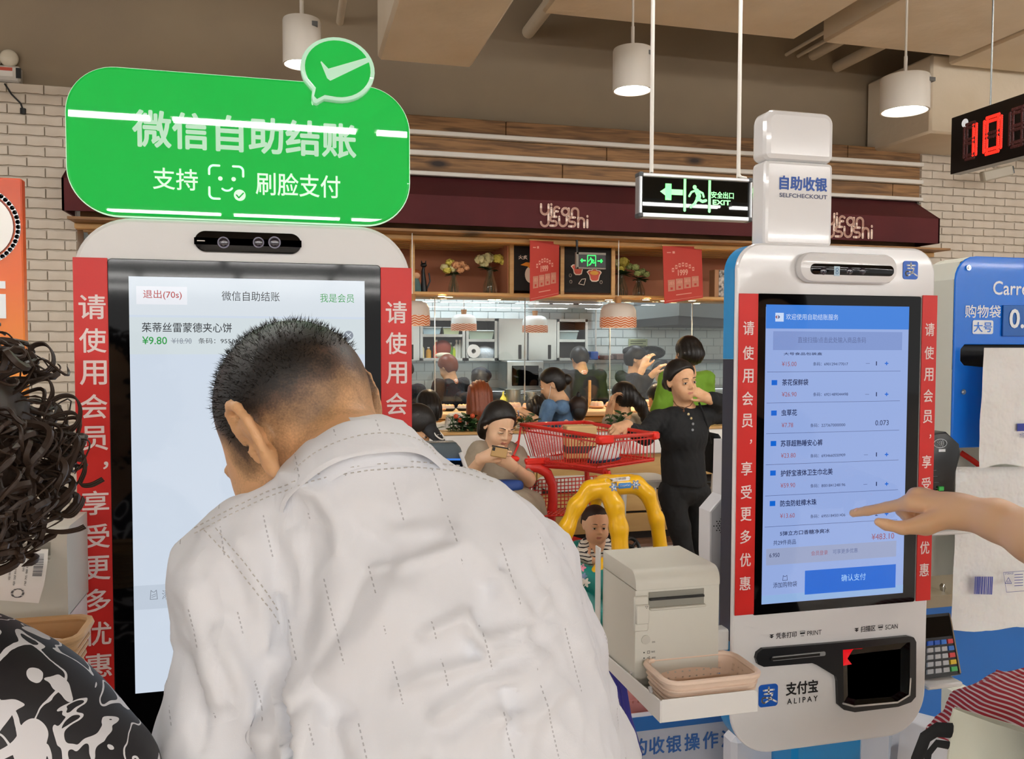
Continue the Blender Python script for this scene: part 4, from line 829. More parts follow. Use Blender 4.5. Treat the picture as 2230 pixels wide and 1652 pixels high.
T_('0.073', 1920, 920, 29, 11, 10); T_('5弹立方口香糖净爽冰', 1752, 1158, 108, 10, 10, .014); T_('大号食品包装盒', 1748, 770, 84, 6, 10, .014); T_('共29件商品', 1708, 1180, 49, 11, 10); T_('¥483.10', 1922, 1167, 49, 13, 9)
T_('6.950', 1686, 1208, 22, 9, 10); T_('会员登录', 1784, 1203, 36, 10, 9); T_('可享更多优惠', 1840, 1199, 54, 10, 7); T_('添加购物袋', 1709, 1272, 52, 12, 10); T_('确认支付', 1858, 1256, 53, 15, 11)
c = P(1709, 1257, ys); ui.stroke([(c.x+a*.005, c.z+b*.005) for a, b in ((-.8, .8), (-1, -1), (1, -1), (.8, .8), (.3, .5), (-.3, .5))], .0008, ys-.001, True, 10)
ui.build('screen_print', [em('r0', '94aade'), em('ui_blue', '3f7fd8'), em('ui_field', '7f95cc'), em('ui_bar2', '97a2c4'), em('ui_btn', '1264cf'), em('ui_white', 'c8d8f4'), em('ui_line', '4a5888'), em('ui_slate', '5c6a98'), em('ui_foot', '8fb0dc'), em('ui_brick', '9a5560'), em('ui_navy', '1a2450'), em('ui_btnt', 'a8d0f4')], s, smooth=0)
sa, sb_ = xk(1604, 900), xk(1646, 900); sc, sd = xk(2001, 900), xk(2033, 900)
yy = (714, 768, 818, 867, 915, 961, 1019, 1070, 1118, 1167, 1217, 1268)
ch = [(g, ((sa+sb_)/2 if g != '，' else (sa+sb_)/2+.008), zk(1624, y)) for g, y in zip(strip_chars, yy)]
red_strip(kr, sa, sb_, zk(1622, 1337), zk(1624, 639), YK-.003, ch, .0225, .0255)
ch = [(g, ((sc+sd)/2 if g != '，' else (sc+sd)/2+.007), z) for g, x, z in ch]
red_strip(kr, sc, sd, zk(2010, 1306), zk(2018, 643), YK-.003, ch, .0215, .0255)
# camera hood
hd = MB().prism(rrect(xk(1727), xk(1937), zk(1832, 617), zk(1832, 553), .026, 10), YK-.02, YK+.002, .007).build('camera_hood', kglossw, kr)
MB().prism(rrect(xk(1748), xk(1927), zk(1837, 601), zk(1837, 578), .0095, 8), YK-.0212, YK-.018, .0005).build('camera_window', glossblack, hd)
for px in (1794, 1851, 1879): c = P(px, 590, YK-.022); MB().sph((c.x, YK-.0212, c.z), (.007, .002, .007), 14, 8).build('lens', lensm, hd)
c = P(1823, 590, YK-.022); m = MB().box(c.x-.006, c.x+.006, YK-.0218, YK-.0212, c.z-.009, c.z+.009); m.build('sticker', M('sticker_blue', 'bcd8ea', .4), hd, smooth=0)
m = MB(); m.stroke(ell2(c.x, c.z+.003, .0028, .0025, 10), .001, YK-.0222, True); m.stroke(ell2(c.x, c.z-.003, .0028, .0025, 10), .001, YK-.0222, True); m.build('sticker_print', M('ink_blue2', '3f7fb4', .5), hd, smooth=0)
# logos
logo_b = M('logo_blue', '1a5fc8', .3); logo_w = M('logo_white', 'f2f6fa', .4)
def paylogo(cx, cy, wpx, hpx, par):
    x0, x1, z0, z1 = xk(cx-wpx/2), xk(cx+wpx/2), zk(cx, cy+hpx/2), zk(cx, cy-hpx/2); w_ = x1-x0; c = ((x0+x1)/2, (z0+z1)/2)
    MB().prism(rrect(x0, x1, z0, z1, w_*.16, 5), YK-.0016, YK+.001, .0002).build('logo_badge', logo_b, par, smooth=0); b = [o for o in par.children if o.name.startswith('logo_badge')][-1]
    m = MB(); k = w_; y = YK-.0024
    def q(pts, wd=.085): m.stroke([(c[0]+a*k, c[1]+b_*k) for a, b_ in pts], wd*k, y)
    q([(-.27, .27), (.27, .27)]); q([(0, .4), (0, .12)]); q([(-.22, .1), (.2, .1), (.15, -.05), (0, -.22), (-.2, -.33)] + arc2(-.22, -.2, .13, 260, 60, 8) + [(-.0, -.1), (.2, -.2), (.42, -.32)], .08); m.build('logo_mark', logo_w, b, smooth=0)
paylogo(1978, 588, 32, 40, kr); paylogo(1684, 1512, 42, 48, kr)
m = MB(); Tc(m, '支付宝', 1746, 1496, 70, 29, YK, .025); Tc(m, 'A L I P A Y', 1747, 1523, 66, 12, YK, .012)
Tc(m, '凭条打印', 1712, 1382, 45, 13, YK, .01); Tc(m, 'PRINT', 1773, 1377, 31, 10, YK, 0); Tc(m, '扫描区', 1890, 1368, 32, 13, YK, .01); Tc(m, 'SCAN', 1941, 1364, 27, 10, YK, 0)
for cx, cy in ((1680, 1384), (1865, 1370)):
    c = P(cx, cy, YK)
    for d in (.0, .0035): m.poly([(c.x-.005, c.z+.003-d), (c.x+.005, c.z+.003-d), (c.x, c.z-.001-d)], YK-.001)
for cx, cy in ((1747, 1379), (1917, 1366)):
    c = P(cx, cy, YK); m.stroke([(c.x-.005, c.z+.003), (c.x-.005, c.z+.005), (c.x+.005, c.z+.005), (c.x+.005, c.z+.003)], .0008, YK-.001); m.stroke([(c.x-.004, c.z+.001), (c.x+.004, c.z+.001)], .003, YK-.001); m.stroke([(c.x-.003, c.z-.004), (c.x+.003, c.z-.004)], .001, YK-.001)
m.build('lettering', ink, kr, smooth=0)
# scanner recess
def pz(pts): return [(P(1560+a/2.534, 1000+b/2.534, YK).x, P(1560+a/2.534, 1000+b/2.534, YK).z) for a, b in pts]
plate = M('scanner_plate', '15171b', .3)
outer = pz([(207, 1090), (215, 1060), (245, 1037), (640, 1005), (1045, 968), (1075, 975), (1088, 1000), (1086, 1300), (1060, 1330), (990, 1355), (750, 1385), (690, 1372), (660, 1345), (655, 1215), (648, 1190), (540, 1125), (515, 1115), (250, 1136), (218, 1122)])
inner = pz([(684, 1042), (1054, 1000), (1050, 1290), (985, 1330), (745, 1350), (690, 1335)])
# plate ring: outer boundary with a window, faces stitched radially
def ring_fill(outer, inner, y0, y1):
    c = np.mean(inner, axis=0); m = MB(); no, ni = len(outer), len(inner)
    import mathutils
    tri = mathutils.geometry.tessellate_polygon([[Vector((p[0], p[1], 0)) for p in outer], [Vector((p[0], p[1], 0)) for p in inner[::-1]]]); allp = outer + inner[::-1]
    m.add([(p[0], y0, p[1]) for p in allp], [tuple(t) for t in tri])
    for loop, s_ in ((outer, 1), (inner, -1)):
        n = len(loop); m.add([(p[0], y0, p[1]) for p in loop]+[(p[0], y1, p[1]) for p in loop], [(i, (i+1) % n, n+(i+1) % n, n+i) for i in range(n)])
    return m
pl = ring_fill(outer, inner, YK-.008, YK+.001).build('scanner_plate', plate, kr, smooth=0)
n = len(inner); cav = MB(); ci = np.mean(inner, axis=0); back = [(ci[0]+(p[0]-ci[0])*.8, ci[1]+(p[1]-ci[1])*.8) for p in inner]
cav.add([(p[0], YK-.006, p[1]) for p in inner]+[(p[0], YK+.0, p[1]) for p in back], [(i, (i+1) % n, n+(i+1) % n, n+i) for i in range(n)]+[tuple(n+i for i in range(n))]); cav.build('scanner_window', glossblack, pl, smooth=0)
m = MB().stroke(pz([(684, 1336), (745, 1352), (985, 1330), (1050, 1290), (1056, 1200)]), .0035, YK-.0085); m.build('trim_line', alu, pl, smooth=0)
m = MB().add([(a, YK-.0015-.004*k, b) for (a, b), k in zip(pz([(688, 1045), (745, 1040), (800, 1036), (770, 1052), (735, 1065), (715, 1090), (745, 1128), (690, 1132)]), (1, 1, 1, 0, 0, 0, 0, 1))], [tuple(range(8))]); m.build('red_scan_light', em('scan_red', 'e0101c', .9), pl, smooth=0)
MB().prism(rrect(pz([(293, 1085)])[0][0], pz([(585, 1060)])[0][0], pz([(293, 1102)])[0][1], pz([(293, 1078)])[0][1]+.0, .003, 4), YK-.0105, YK-.0075, .0005).build('paper_slot', M('slot_grey', '8f9294', .4), pl)
MB().box(pz([(300, 0)])[0][0], pz([(572, 0)])[0][0], YK-.011, YK-.0104, pz([(430, 1084)])[0][1], pz([(430, 1070)])[0][1]).build('slot_gap', black, pl, smooth=0)
# pedestal and tower of the right kiosk
MB().rbox(((R0+R1)/2+.03, YK+.09, .42), (.16, .09, .86), b=.01).rbox(((R0+R1)/2, YK+.1, .02), (.5, .4, .04), b=.01).build('pedestal', bluek, kr, smooth=0)
YT = 1.402; t0, t1 = P(1674, 765, YT).x, P(1811, 600, YT).x; tz0, tz1 = rt-.004, zk(1740, 240, YT); zsplit = zk(1740, 350, YT)
tb = MB().prism(rrect(t0-.012, t1, tz0, zsplit-.001, .009, 3), YT, YT+.05, .007).build('tower', kglossw, kr, smooth=18)
MB().prism(rrect(t0-.013, t1+.001, zsplit-.0005, tz1, .02, 8, (.013, .013, .022, .022)), YT-.001, YT+.051, .011).build('tower_cap', kglossw, kr, smooth=18)
m = MB(); Tc(m, '自助收银', 1749, 400, 104, 31, YT, .03); m.build('lettering', M('tower_blue', '1d4fa8', .4), tb, smooth=0); m = MB(); Tc(m, 'SELFCHECKOUT', 1749, 427, 104, 9, YT, .012); m.build('lettering', M('tower_navy', '2b3a66', .4), tb, smooth=0)
# ---- white side panel with speaker holes and the procedure board
Yp2 = 1.52
sp = [(1579, 960), (1576, 1079), (1546, 1114), (1545, 1209), (1560, 1470), (1700, 1470), (1700, 960)]; pp = [(P(a, b, Yp2).x, P(a, b, Yp2).z) for a, b in sp]
spn = thing('side_cabinet', (pp[0][0]+.1, Yp2, 0), 'white side cabinet with speaker holes behind the right kiosk', 'cabinet'); MB().prism(pp, Yp2, Yp2+.05, .004).build('body', M('cabinet_pale', 'd9dadf', .3), spn, smooth=0)
MB().rbox((pp[0][0]+.1, Yp2+.03, .4), (.14, .05, .8), b=.01).build('pedestal', M('cabinet_pale2', 'd9dadf', .3), spn, smooth=0)
m = MB(); c = P(1573, 1144, Yp2)
for j in range(-5, 6):
    for i in range(-3, 4):
        if abs(i)*1.6+abs(j) <= 5.5: m.cyl((c.x+i*.0062+(j % 2)*.003, Yp2+.001, c.z+j*.0045), (c.x+i*.0062+(j % 2)*.003, Yp2-.0008, c.z+j*.0045), .0014, n=8)
m.build('speaker_grille', M('hole_dark', '3a3c40', .8), spn, smooth=0, kind='stuff')
Y3 = 1.66; pb = thing('procedure_board', (P(1500, 1600, Y3).x, Y3, 0), 'blue and white checkout procedure board under the printer tray', 'board')
bx0, bx1 = P(1290, 1600, Y3).x, P(1960, 1600, Y3).x; bz = P(1500, 1548, Y3).z; zm = P(1500, 1578, Y3).z
MB().box(bx0, bx1, Y3, Y3+.02, 0, bz).build('panel', M('board_white', 'b9bcc4', .35), pb, smooth=0); MB().box(bx0, bx1, Y3-.002, Y3, zm, bz).build('top_band', M('board_blue', '2766a8', .35), pb, smooth=0); MB().box(bx0+.05, bx1, Y3+.02, Y3+.32, 0, P(1385, 1585, 1.72).z-.004).build('cabinet_box', MATS['board_white'], pb, smooth=0)
m = MB()
for g, px, py in (('的', 1392, 1626), ('收', 1430, 1622), ('银', 1467, 1619), ('操', 1507, 1614), ('作', 1547, 1610), ('流', 1587, 1606), ('程', 1626, 1602)): Tc(m, g, px, py, 34, 38, Y3, .02)
m.build('lettering', M('board_ink', '3060a0', .4), pb, smooth=0)
# ---- printer, tray and basket beside the right kiosk
printer_m = M('printer_white', 'cfcdc2', .45); printer_d = M('printer_shadow', '8c8a80', .5)
trw = M('tray_white', 'e4e3e0', .3, coat=.3)
def rot_prism(poly_yz, x0, x1, b=0): return MB().prism(poly_yz, x0, x1, b, tf=lambda v: Vector((v.y, v.x, v.z)))
Yf, Yb_ = 1.28, 1.43; px0 = .5407; px1 = P(1565, 1350, Yf).x; ztp = P(1388, 1247, Yf).z+.002; zbt = P(1392, 1478, Yf).z
pr_ = thing('receipt_printer', ((px0+px1)/2, 1.35, zbt), 'grey-white receipt printer on the tray beside the right kiosk', 'printer')
zl = P(1388, 1290, Yf).z; r = .02
def pprof(z0, z1, rr, yf=Yf, yb=Yb_): return [(yb, z0), (yf, z0)] + [(yf+rr-rr*math.cos(R_(a)), z1-rr+rr*math.sin(R_(a))) for a in range(0, 91, 15)] + [(yb, z1)]
zsplit2 = P(1388, 1287, Yf).z
rot_prism(pprof(zbt, zsplit2+.001, .0005), px0, px1, 0).build('body', printer_m, pr_)
rot_prism(pprof(zsplit2+.002, ztp, .022, Yf-.003), px0-.001, px1+.001, .003).build('lid', printer_m, pr_)
def pq(x, y, Y=Yf): p = P(x, y, Y); return p.x, p.z
def zp(py, px=1480): return P(px, py, Yf).z
MB().box(pq(1425, 0)[0], pq(1548, 0)[0], Yf-.0015, Yf+.01, zp(1318), zp(1284)).build('recess', printer_d, pr_, smooth=0)
MB().rbox(((pq(1425, 0)[0]+pq(1546, 0)[0])/2, Yf-.004, zp(1298)), (pq(1546, 0)[0]-pq(1425, 0)[0], .005, .0035)).build('cutter', black, pr_, smooth=0)
MB().rbox(((pq(1425, 0)[0]+pq(1550, 0)[0])/2, Yf-.004, zp(1319)), (pq(1550, 0)[0]-pq(1425, 0)[0], .009, .004), b=.0015).build('lip', printer_m, pr_)
MB().rbox(((pq(1390, 0)[0]+pq(1423, 0)[0])/2, Yf-.002, (P(1405, 1296, Yf).z+P(1405, 1372, Yf).z)/2), (pq(1423, 0)[0]-pq(1390, 0)[0], .006, P(1405, 1296, Yf).z-P(1405, 1372, Yf).z), b=.002).build('latch_frame', printer_m, pr_)
MB().rbox(((pq(1393, 0)[0]+pq(1422, 0)[0])/2, Yf-.006, (P(1405, 1313, Yf).z+P(1405, 1355, Yf).z)/2), (pq(1422, 0)[0]-pq(1393, 0)[0], .006, P(1405, 1313, Yf).z-P(1405, 1355, Yf).z), b=.0015).build('latch', printer_m, pr_)
c = P(1406, 1392, Yf); MB().cyl((c.x, Yf-.002, c.z), (c.x, Yf+.001, c.z), .0075, n=20).build('button', M('button_grey', 'c2c0b6', .4), pr_)
m = MB(); Tc(m, '进纸', 1423, 1397, 7, 4, Yf); Tc(m, '缺纸', 1422, 1418, 8, 4, Yf); Tc(m, '错误', 1423, 1431, 8, 4, Yf); Tc(m, '▽', 1408, 1322, 7, 6, Yf-.009)
for py, in ((1420,), (1432,)): c = P(1402, py, Yf); m.poly(ell2(c.x, c.z, .0012, .0012, 8), Yf-.001)
c = P(1412, 1419, Yf); m.stroke([(c.x+a*.002, c.z+b*.002) for a, b in ((-1, -1), (-1, 1), (1, 1), (1, -1))], .0006, Yf-.001, True)
m.stroke([(c.x+a*.002, c.z-.0095+b*.002) for a, b in ((-1, 0), (1, 1), (1, -1))], .0006, Yf-.001, True); m.stroke(ell2(c.x, c.z-.019, .002, .002, 10), .0006, Yf-.001, True); m.build('marks', ink, pr_, smooth=0)
c = P(1402, 1445, Yf); MB().sph((c.x, Yf, c.z), .0013, 8, 6).build('led', em('led_green', '60e040', 1), pr_)
# tray: bent sheet
tr = thing('printer_tray', (.64, 1.3, zbt-.02), 'white bent metal tray carrying printer and beige basket', 'tray')
tx0 = px0-.004; Yt0 = 1.165; tx1 = P(1650, 1540, Yt0).x; tzb = P(1457, 1576, Yt0).z+.003; tzf = P(1457, 1524, Yt0).z; zsd = P(1330, 1415, 1.42).z
m = rot_prism([(Yt0, tzb), (Yt0, tzf), (1.43, zsd), (1.43, ztp+.004), (1.452, ztp+.004), (1.452, tzb)], tx0-.003, tx0, .0006); m.build('side_plate', trw, tr, smooth=0)
MB().prism(rrect(tx0, tx1, tzb, tzf+.001, .008, 6, (.001, .001, .008, .001)), Yt0, Yt0+.0025, .0006).build('front_plate', trw, tr, smooth=0)
MB().box(tx0, tx1, Yt0+.002, 1.45, tzb, tzb+.003).build('bottom_plate', trw, tr, smooth=0); MB().rbox(((tx0+.0+R0+.08)/2, 1.43, tzb+.02), (R0+.08-tx0, .03, .04), b=.003).build('bracket', trw, tr, smooth=0)
for yy_ in (1.20, 1.28): MB().cyl((tx0-.0045, yy_, tzf+.004-(yy_-1.28)*.1-.004), (tx0-.002, yy_, tzf-.0), .003, n=10).build('screw', alu, tr)
zfl = tzb+.003
# shift the printer floor
def basket(name, c, w_, d_, h_, matb, label, lift=0, taper=.88, rim=.005, cols=14, rows=4):
    o = thing(name, c, label, 'basket'); c = Vector(c)
    out = rrect(-w_/2, w_/2, -d_/2, d_/2, .022, 5); Lp = [0]; 
    pts = []; 
    for i in range(len(out)):
        a, b = Vector(out[i]), Vector(out[(i+1) % len(out)]); seg = max(1, int((b-a).length/.0035))
        for k in range(seg): pts.append(a.lerp(b, k/seg))
    n = len(pts); zz = [h_*k/ (rows*4+4) for k in range(rows*4+5)]; m = MB(); vs = []; fs = []
    for off in (0, .0022):
        for j, z in enumerate(zz):
            k = taper+(1-taper)*z/h_
            for p in pts: q = p*(k) ; q = q*(1-off/ max(.02, q.length)); vs.append(c+V(q.x, q.y, z))
    J = len(zz); per = 4
    for s_ in range(2):
        o_ = s_*J*n
        for j in range(J-1):
            for i in range(n):
                if (i % per == 0) and (j % 4 == 2) and 1 < j < J-3: continue
                i2 = (i+1) % n; fs.append((o_+j*n+i, o_+j*n+i2, o_+(j+1)*n+i2, o_+(j+1)*n+i))
    m.add(vs, fs); m.add([c+V(p.x*taper*.99, p.y*taper*.99, .002) for p in pts], [tuple(range(n))]); m.build('wall', matb, o, smooth=60)
    MB().tube([c+V(p.x, p.y, h_) for p in pts[::2]], rim, 8, closed=True).build('rim', matb, o)
    m = MB()
    for j in range(1, rows+2): z = h_*j/(rows+1.5); k = taper+(1-taper)*z/h_; m.tube([c+V(p.x*k*1.012, p.y*k*1.012, z) for p in pts[::2]], .0022, 6, closed=True)
    m.build('weave', matb, o); return o
beige = M('basket_beige', 'e6cdb8', .5)
bl = P(1466, 1492, 1.185); br2 = P(1660, 1470, 1.185); bk = P(1425, 1437, 1.27)
bcx = (P(1452, 1480, 1.185).x+br2.x)/2; bw_ = br2.x-P(1455, 1480, 1.185).x; brz = P(1560, 1478, 1.185).z
basket('woven_basket', (bcx, 1.232, zfl), bw_, .105, brz-zfl, beige, 'beige perforated basket in the white tray beside the right kiosk')
for ch_ in pr_.children: pass
MB().rbox(((px0+px1)/2, 1.36, (zfl+zbt)/2), (px1-px0-.004, .13, max(.001, zbt-zfl)), b=.001).build('base', printer_m, pr_, smooth=0)
# ================================================================ SOFT BODIES: signed-distance shapes turned into one surface
def smin(a, b, k):
    if k <= 0: return np.minimum(a, b)
    h = np.clip(.5+.5*(b-a)/k, 0, 1); return b*(1-h)+a*h - k*h*(1-h)
def c_(a, b, ra, rb=None, k=.02, op='+'): return ('c', np.array(a, float), np.array(b, float), float(ra), float(ra if rb is None else rb), k, op)
def e_(c, r, rot=None, k=.02, op='+'): return ('e', np.array(c, float), np.array(r if hasattr(r, '__len__') else (r, r, r), float), None if rot is None else np.array(rot), k, op)
def chain(pts, rs, k=.02, op='+'): return [c_(pts[i], pts[i+1], rs[i], rs[i+1], k, op) for i in range(len(pts)-1)]
def pdist(p, X_):
    if p[0] == 'c':
        a, b, ra, rb = p[1:5]; d = b-a; t = np.clip(((X_-a)@d)/max(d@d, 1e-12), 0, 1); return np.linalg.norm(X_-a-t[..., None]*d, axis=-1) - (ra+(rb-ra)*t)
    c, r, rot = p[1:4]; q = X_-c
    if rot is not None: q = q@rot
    k0 = np.linalg.norm(q/r, axis=-1); k1 = np.linalg.norm(q/(r*r), axis=-1)
    return np.where(k1 > 1e-9, k0*(k0-1)/np.maximum(k1, 1e-9), -r.min())
def pbox(p, m):
    if p[0] == 'c': r = max(p[3], p[4])+m; return np.minimum(p[1], p[2])-r, np.maximum(p[1], p[2])+r
    r = p[2].max()+m; return p[1]-r, p[1]+r
def field(prims, h, off=0.0, pad=None, box=None):
    m = .03+off+3*h; add = [p for p in prims if p[-1] == '+']
    if box is None: lo = np.min([pbox(p, off+3*h)[0] for p in add], 0); hi = np.max([pbox(p, off+3*h)[1] for p in add], 0)
    else: lo, hi = np.array(box[0], float), np.array(box[1], float)
    n = np.maximum(((hi-lo)/h).astype(int)+2, 3); F = np.full(n, .06+off)
    ax = [lo[i]+h*np.arange(n[i]) for i in range(3)]
    for p in prims:
        m = .05+off+p[-2]+2*h if p[-1] == '+' else .02+p[-2]; a, b = pbox(p, m); i0 = np.clip(((a-lo)/h).astype(int), 0, n); i1 = np.clip(((b-lo)/h).astype(int)+2, 0, n)
        if (i1 <= i0).any(): continue
        sl = tuple(slice(i0[i], i1[i]) for i in range(3)); G = np.stack(np.meshgrid(*[ax[i][sl[i]] for i in range(3)], indexing='ij'), -1); d = pdist(p, G)
        if p[-1] == '+': F[sl] = smin(F[sl], d, p[-2])
        else: F[sl] = -smin(-F[sl], d, p[-2])
    return F-off, lo, h, ax
def nets(F, lo, h):
    """naive surface nets: quads around the zero level"""
    S = F < 0; n = np.array(F.shape); cr = np.zeros(n-1, int); acc = np.zeros((*(n-1), 3)); cnt = np.zeros(n-1)
    base = [slice(0, -1)]*3
    for ax in range(3):
        o = [q for q in range(3) if q != ax]; s0 = [slice(None)]*3; s1 = [slice(None)]*3; s0[ax] = slice(0, -1); s1[ax] = slice(1, None)
        A, B = F[tuple(s0)], F[tuple(s1)]; X_ = (A < 0) != (B < 0); t = np.where(X_, A/np.where(X_, A-B, 1), 0)
        for d0 in (0, 1):
            for d1 in (0, 1):
                sl = [None]*3; sl[ax] = slice(None); sl[o[0]] = slice(d0, n[o[0]]-1+d0); sl[o[1]] = slice(d1, n[o[1]]-1+d1); x = X_[tuple(sl)]; tt = t[tuple(sl)]
                cnt += x; acc[..., ax] += np.where(x, tt, 0); acc[..., o[0]] += x*d0; acc[..., o[1]] += x*d1
    use = cnt > 0; ids = -np.ones(n-1, int); ids[use] = np.arange(use.sum()); idx = np.argwhere(use); verts = lo + h*(idx + acc[use]/cnt[use][:, None]); quads = []
    for ax in range(3):
        o = [(ax+1) % 3, (ax+2) % 3]; s0 = [slice(1, -1)]*3; s1 = [slice(1, -1)]*3; s0[ax] = slice(0, -1); s1[ax] = slice(1, None)
        A, B = S[tuple(s0)], S[tuple(s1)]; e = np.argwhere(A != B); 
        if not len(e): continue
        inside = A[tuple(e.T)]; b = e.copy(); b[:, o[0]] += 1; b[:, o[1]] += 1
        def g(da, db): q = b.copy(); q[:, o[0]] += da; q[:, o[1]] += db; return ids[tuple(q.T)]
        q = np.stack([g(-1, -1), g(0, -1), g(0, 0), g(-1, 0)], 1); q[~inside] = q[~inside][:, ::-1]; quads.append(q)
    return verts, np.concatenate(quads)
def soft(name, mats, prims, h, parent=None, off=0.0, clip=None, warp=None, matf=None, shell=False, box=None, label=None, cat=None, kind=None, relax=1, post=None, group=None):
    """prims -> one mesh; clip(X) > 0 is cut away; warp(X) adds to the distance; matf(centres) -> material index"""
    F, lo, h, ax = field(prims, h, off, box=box)
    if clip or warp:
        G = np.stack(np.meshgrid(*ax, indexing='ij'), -1)
        if warp: F = F + warp(G)
        if clip: F = np.maximum(F, clip(G))
    for a in range(3):
        for q in (0, -1):
            sl = [slice(None)]*3; sl[a] = q; F[tuple(sl)] = np.maximum(F[tuple(sl)], h)
    v, f = nets(F, lo, h)
    for _ in range(relax):      # light smoothing
        s_ = np.zeros_like(v); c = np.zeros(len(v))
        for a, b in ((0, 1), (1, 2), (2, 3), (3, 0)):
            np.add.at(s_, f[:, a], v[f[:, b]]); np.add.at(c, f[:, a], 1); np.add.at(s_, f[:, b], v[f[:, a]]); np.add.at(c, f[:, b], 1)
        v = v*.45 + .55*s_/np.maximum(c, 1)[:, None]
    if post is not None: v = post(v, f)
    me = bpy.data.meshes.new(name); off_ = np.array(org_of(parent)) if parent is not None else np.array([(v[:, 0].min()+v[:, 0].max())/2, (v[:, 1].min()+v[:, 1].max())/2, v[:, 2].min()])
    vv = v-off_; me.vertices.add(len(vv)); me.vertices.foreach_set('co', vv.ravel()); me.loops.add(len(f)*4); me.loops.foreach_set('vertex_index', f.ravel().astype(np.int32)); me.polygons.add(len(f)); me.polygons.foreach_set('loop_start', np.arange(0, len(f)*4, 4, dtype=np.int32))
    me.update(calc_edges=True); me.polygons.foreach_set('use_smooth', [True]*len(f))
    for m in (mats if isinstance(mats, (list, tuple)) else [mats]): me.materials.append(m)
    if matf is not None: me.polygons.foreach_set('material_index', matf(v[f].mean(1)).astype(np.int32))
    me.validate(); o = bpy.data.objects.new(name, me); COL.objects.link(o)
    if parent is not None: o.parent = parent
    else: o.location = off_
    return tag(o, label, cat, group, kind)
def vnorm(v, f):
    n = np.cross(v[f[:, 2]]-v[f[:, 0]], v[f[:, 3]]-v[f[:, 1]]); N = np.zeros_like(v)
    for k in range(4): np.add.at(N, f[:, k], n)
    return N/np.maximum(np.linalg.norm(N, axis=1), 1e-12)[:, None]
def rotm(yaw=0, pitch=0, roll=0):
    """columns: the head's right, forward, up; yaw about z (0 faces +y, away from the viewer), pitch>0 looks up, roll tilts to its right"""
    return np.array(Matrix.Rotation(R_(yaw), 3, 'Z') @ Matrix.Rotation(R_(pitch), 3, 'X') @ Matrix.Rotation(R_(roll), 3, 'Y'))
skin = M('skin', 'e3b48c', .5, sss=.12, var=(30, 'dba981', 2)); skin_l = M('skin_fair', 'ecc3a0', .5, sss=.12); lipm = M('lips', 'c5806f', .45); hairb = M('hair_black', '17120f', .42, spec=.5, bump=(120, .5, .002)); hair_br = M('hair_auburn', '7a3a1c', .4, bump=(90, .5, .002)); eyew = M('eye_white', 'efe9e2', .2); irism = M('iris_dark', '1a0f0b', .15)
def frame(c, R, s=1.0):
    c = np.array(c, float)
    return lambda x, y, z: c + s*(R@np.array((x, y, z), float))
def head_prims(L, R, s=1.0, face=1.0, child=0, ears=True):
    """L maps head-local metres to world; forward +y, up +z; 0.23 m high"""
    e = lambda c, r, k=.012, op='+': e_(L(*c), np.array(r)*s, R, k*s, op)
    q = lambda a, b, ra, rb, k=.008, op='+': c_(L(*a), L(*b), ra*s, rb*s, k*s, op)
    cw = .013 if child else 0
    p = [e((0, -.012, .03), (.076, .094, .086)), e((0, .028, -.035), (.060+cw, .064, .074), .03), e((0, .045, -.083+cw), (.034+cw, .036, .028), .03), e((.03, .052, -.042), (.03+cw, .032, .036), .02), e((-.03, .052, -.042), (.03+cw, .032, .036), .02)]
    if face:
        p += [e((.032, .102, -.002), (.019, .014, .011), .008, '-'), e((-.032, .102, -.002), (.019, .014, .011), .008, '-')]
        p += [q((0, .084, .008), (0, .100, -.026), .007, .0105, .008), e((.011, .092, -.031), (.0075, .009, .0065), .005), e((-.011, .092, -.031), (.0075, .009, .0065), .005)]
        p += [q((-.044, .082, .018), (-.014, .091, .020), .005, .006, .01), q((.044, .082, .018), (.014, .091, .020), .005, .006, .01)]
        p += [e((.031, .081, -.001), (.016, .011, .0105), .003), e((-.031, .081, -.001), (.016, .011, .0105), .003)]
        p += [q((-.019, .0845, -.0575), (.0, .0895, -.0565), .0042, .0055, .005), q((.019, .0845, -.0575), (.0, .0895, -.0565), .0042, .0055, .005), q((-.011, .0845, -.066), (.011, .0845, -.066), .0052, .0052, .006), q((-.02, .086, -.0615), (.02, .086, -.0615), .0012, .0012, .002, '-')]
    if ears:
        for sx in (-1, 1):
            p += [e((sx*.077, -.004, -.004), (.008, .018, .03), .008), e((sx*.082, -.012, .004), (.007, .012, .026), .006), e((sx*.083, .002, .0), (.006, .009, .016), .004, '-')]
    return p
def eyes(L, R, s, par, gaze=(0, 0), shut=0):
    m = MB(); RR = Matrix(R.tolist()); 
    for sx in (-1, 1):
        c = L(sx*.0315, .0815, -.0015); m.sph(c, (.0135*s, .0115*s, (.0058 if not shut else .002)*s), 14, 8, RR, 0); d = L(sx*.0315+gaze[0]*.004, .0915, -.0012+gaze[1]*.002); m.sph(d, (.0062*s, .0024*s, .0056*s if not shut else .001*s), 12, 8, RR, 1)
        m.tube([L(sx*.0175, .0885, .001), L(sx*.03, .0945, .0058 if not shut else .0), L(sx*.0455, .0865, .001)], .0012*s, 5, mi=1)
    m.build('eyes', [eyew, irism], par, smooth=60)
    m = MB()
    for sx in (-1, 1): m.tube([L(sx*.015, .0945, .0245), L(sx*.03, .0935, .0280), L(sx*.047, .0805, .0245)], [.0018*s, .0024*s, .0010*s], 6)
    m.build('eyebrows', hairb, par, smooth=60)
def lips_f(L, R, s):
    c0 = L(0, 0, 0)
    def f(C):
        q = (C-c0)@R/s; m = (np.abs(q[:, 0]) < .0195-.9*np.abs(q[:, 2]+.0615)) & (q[:, 1] > .078) & (q[:, 2] > -.0685) & (q[:, 2] < -.0550); return m.astype(int)
    return f
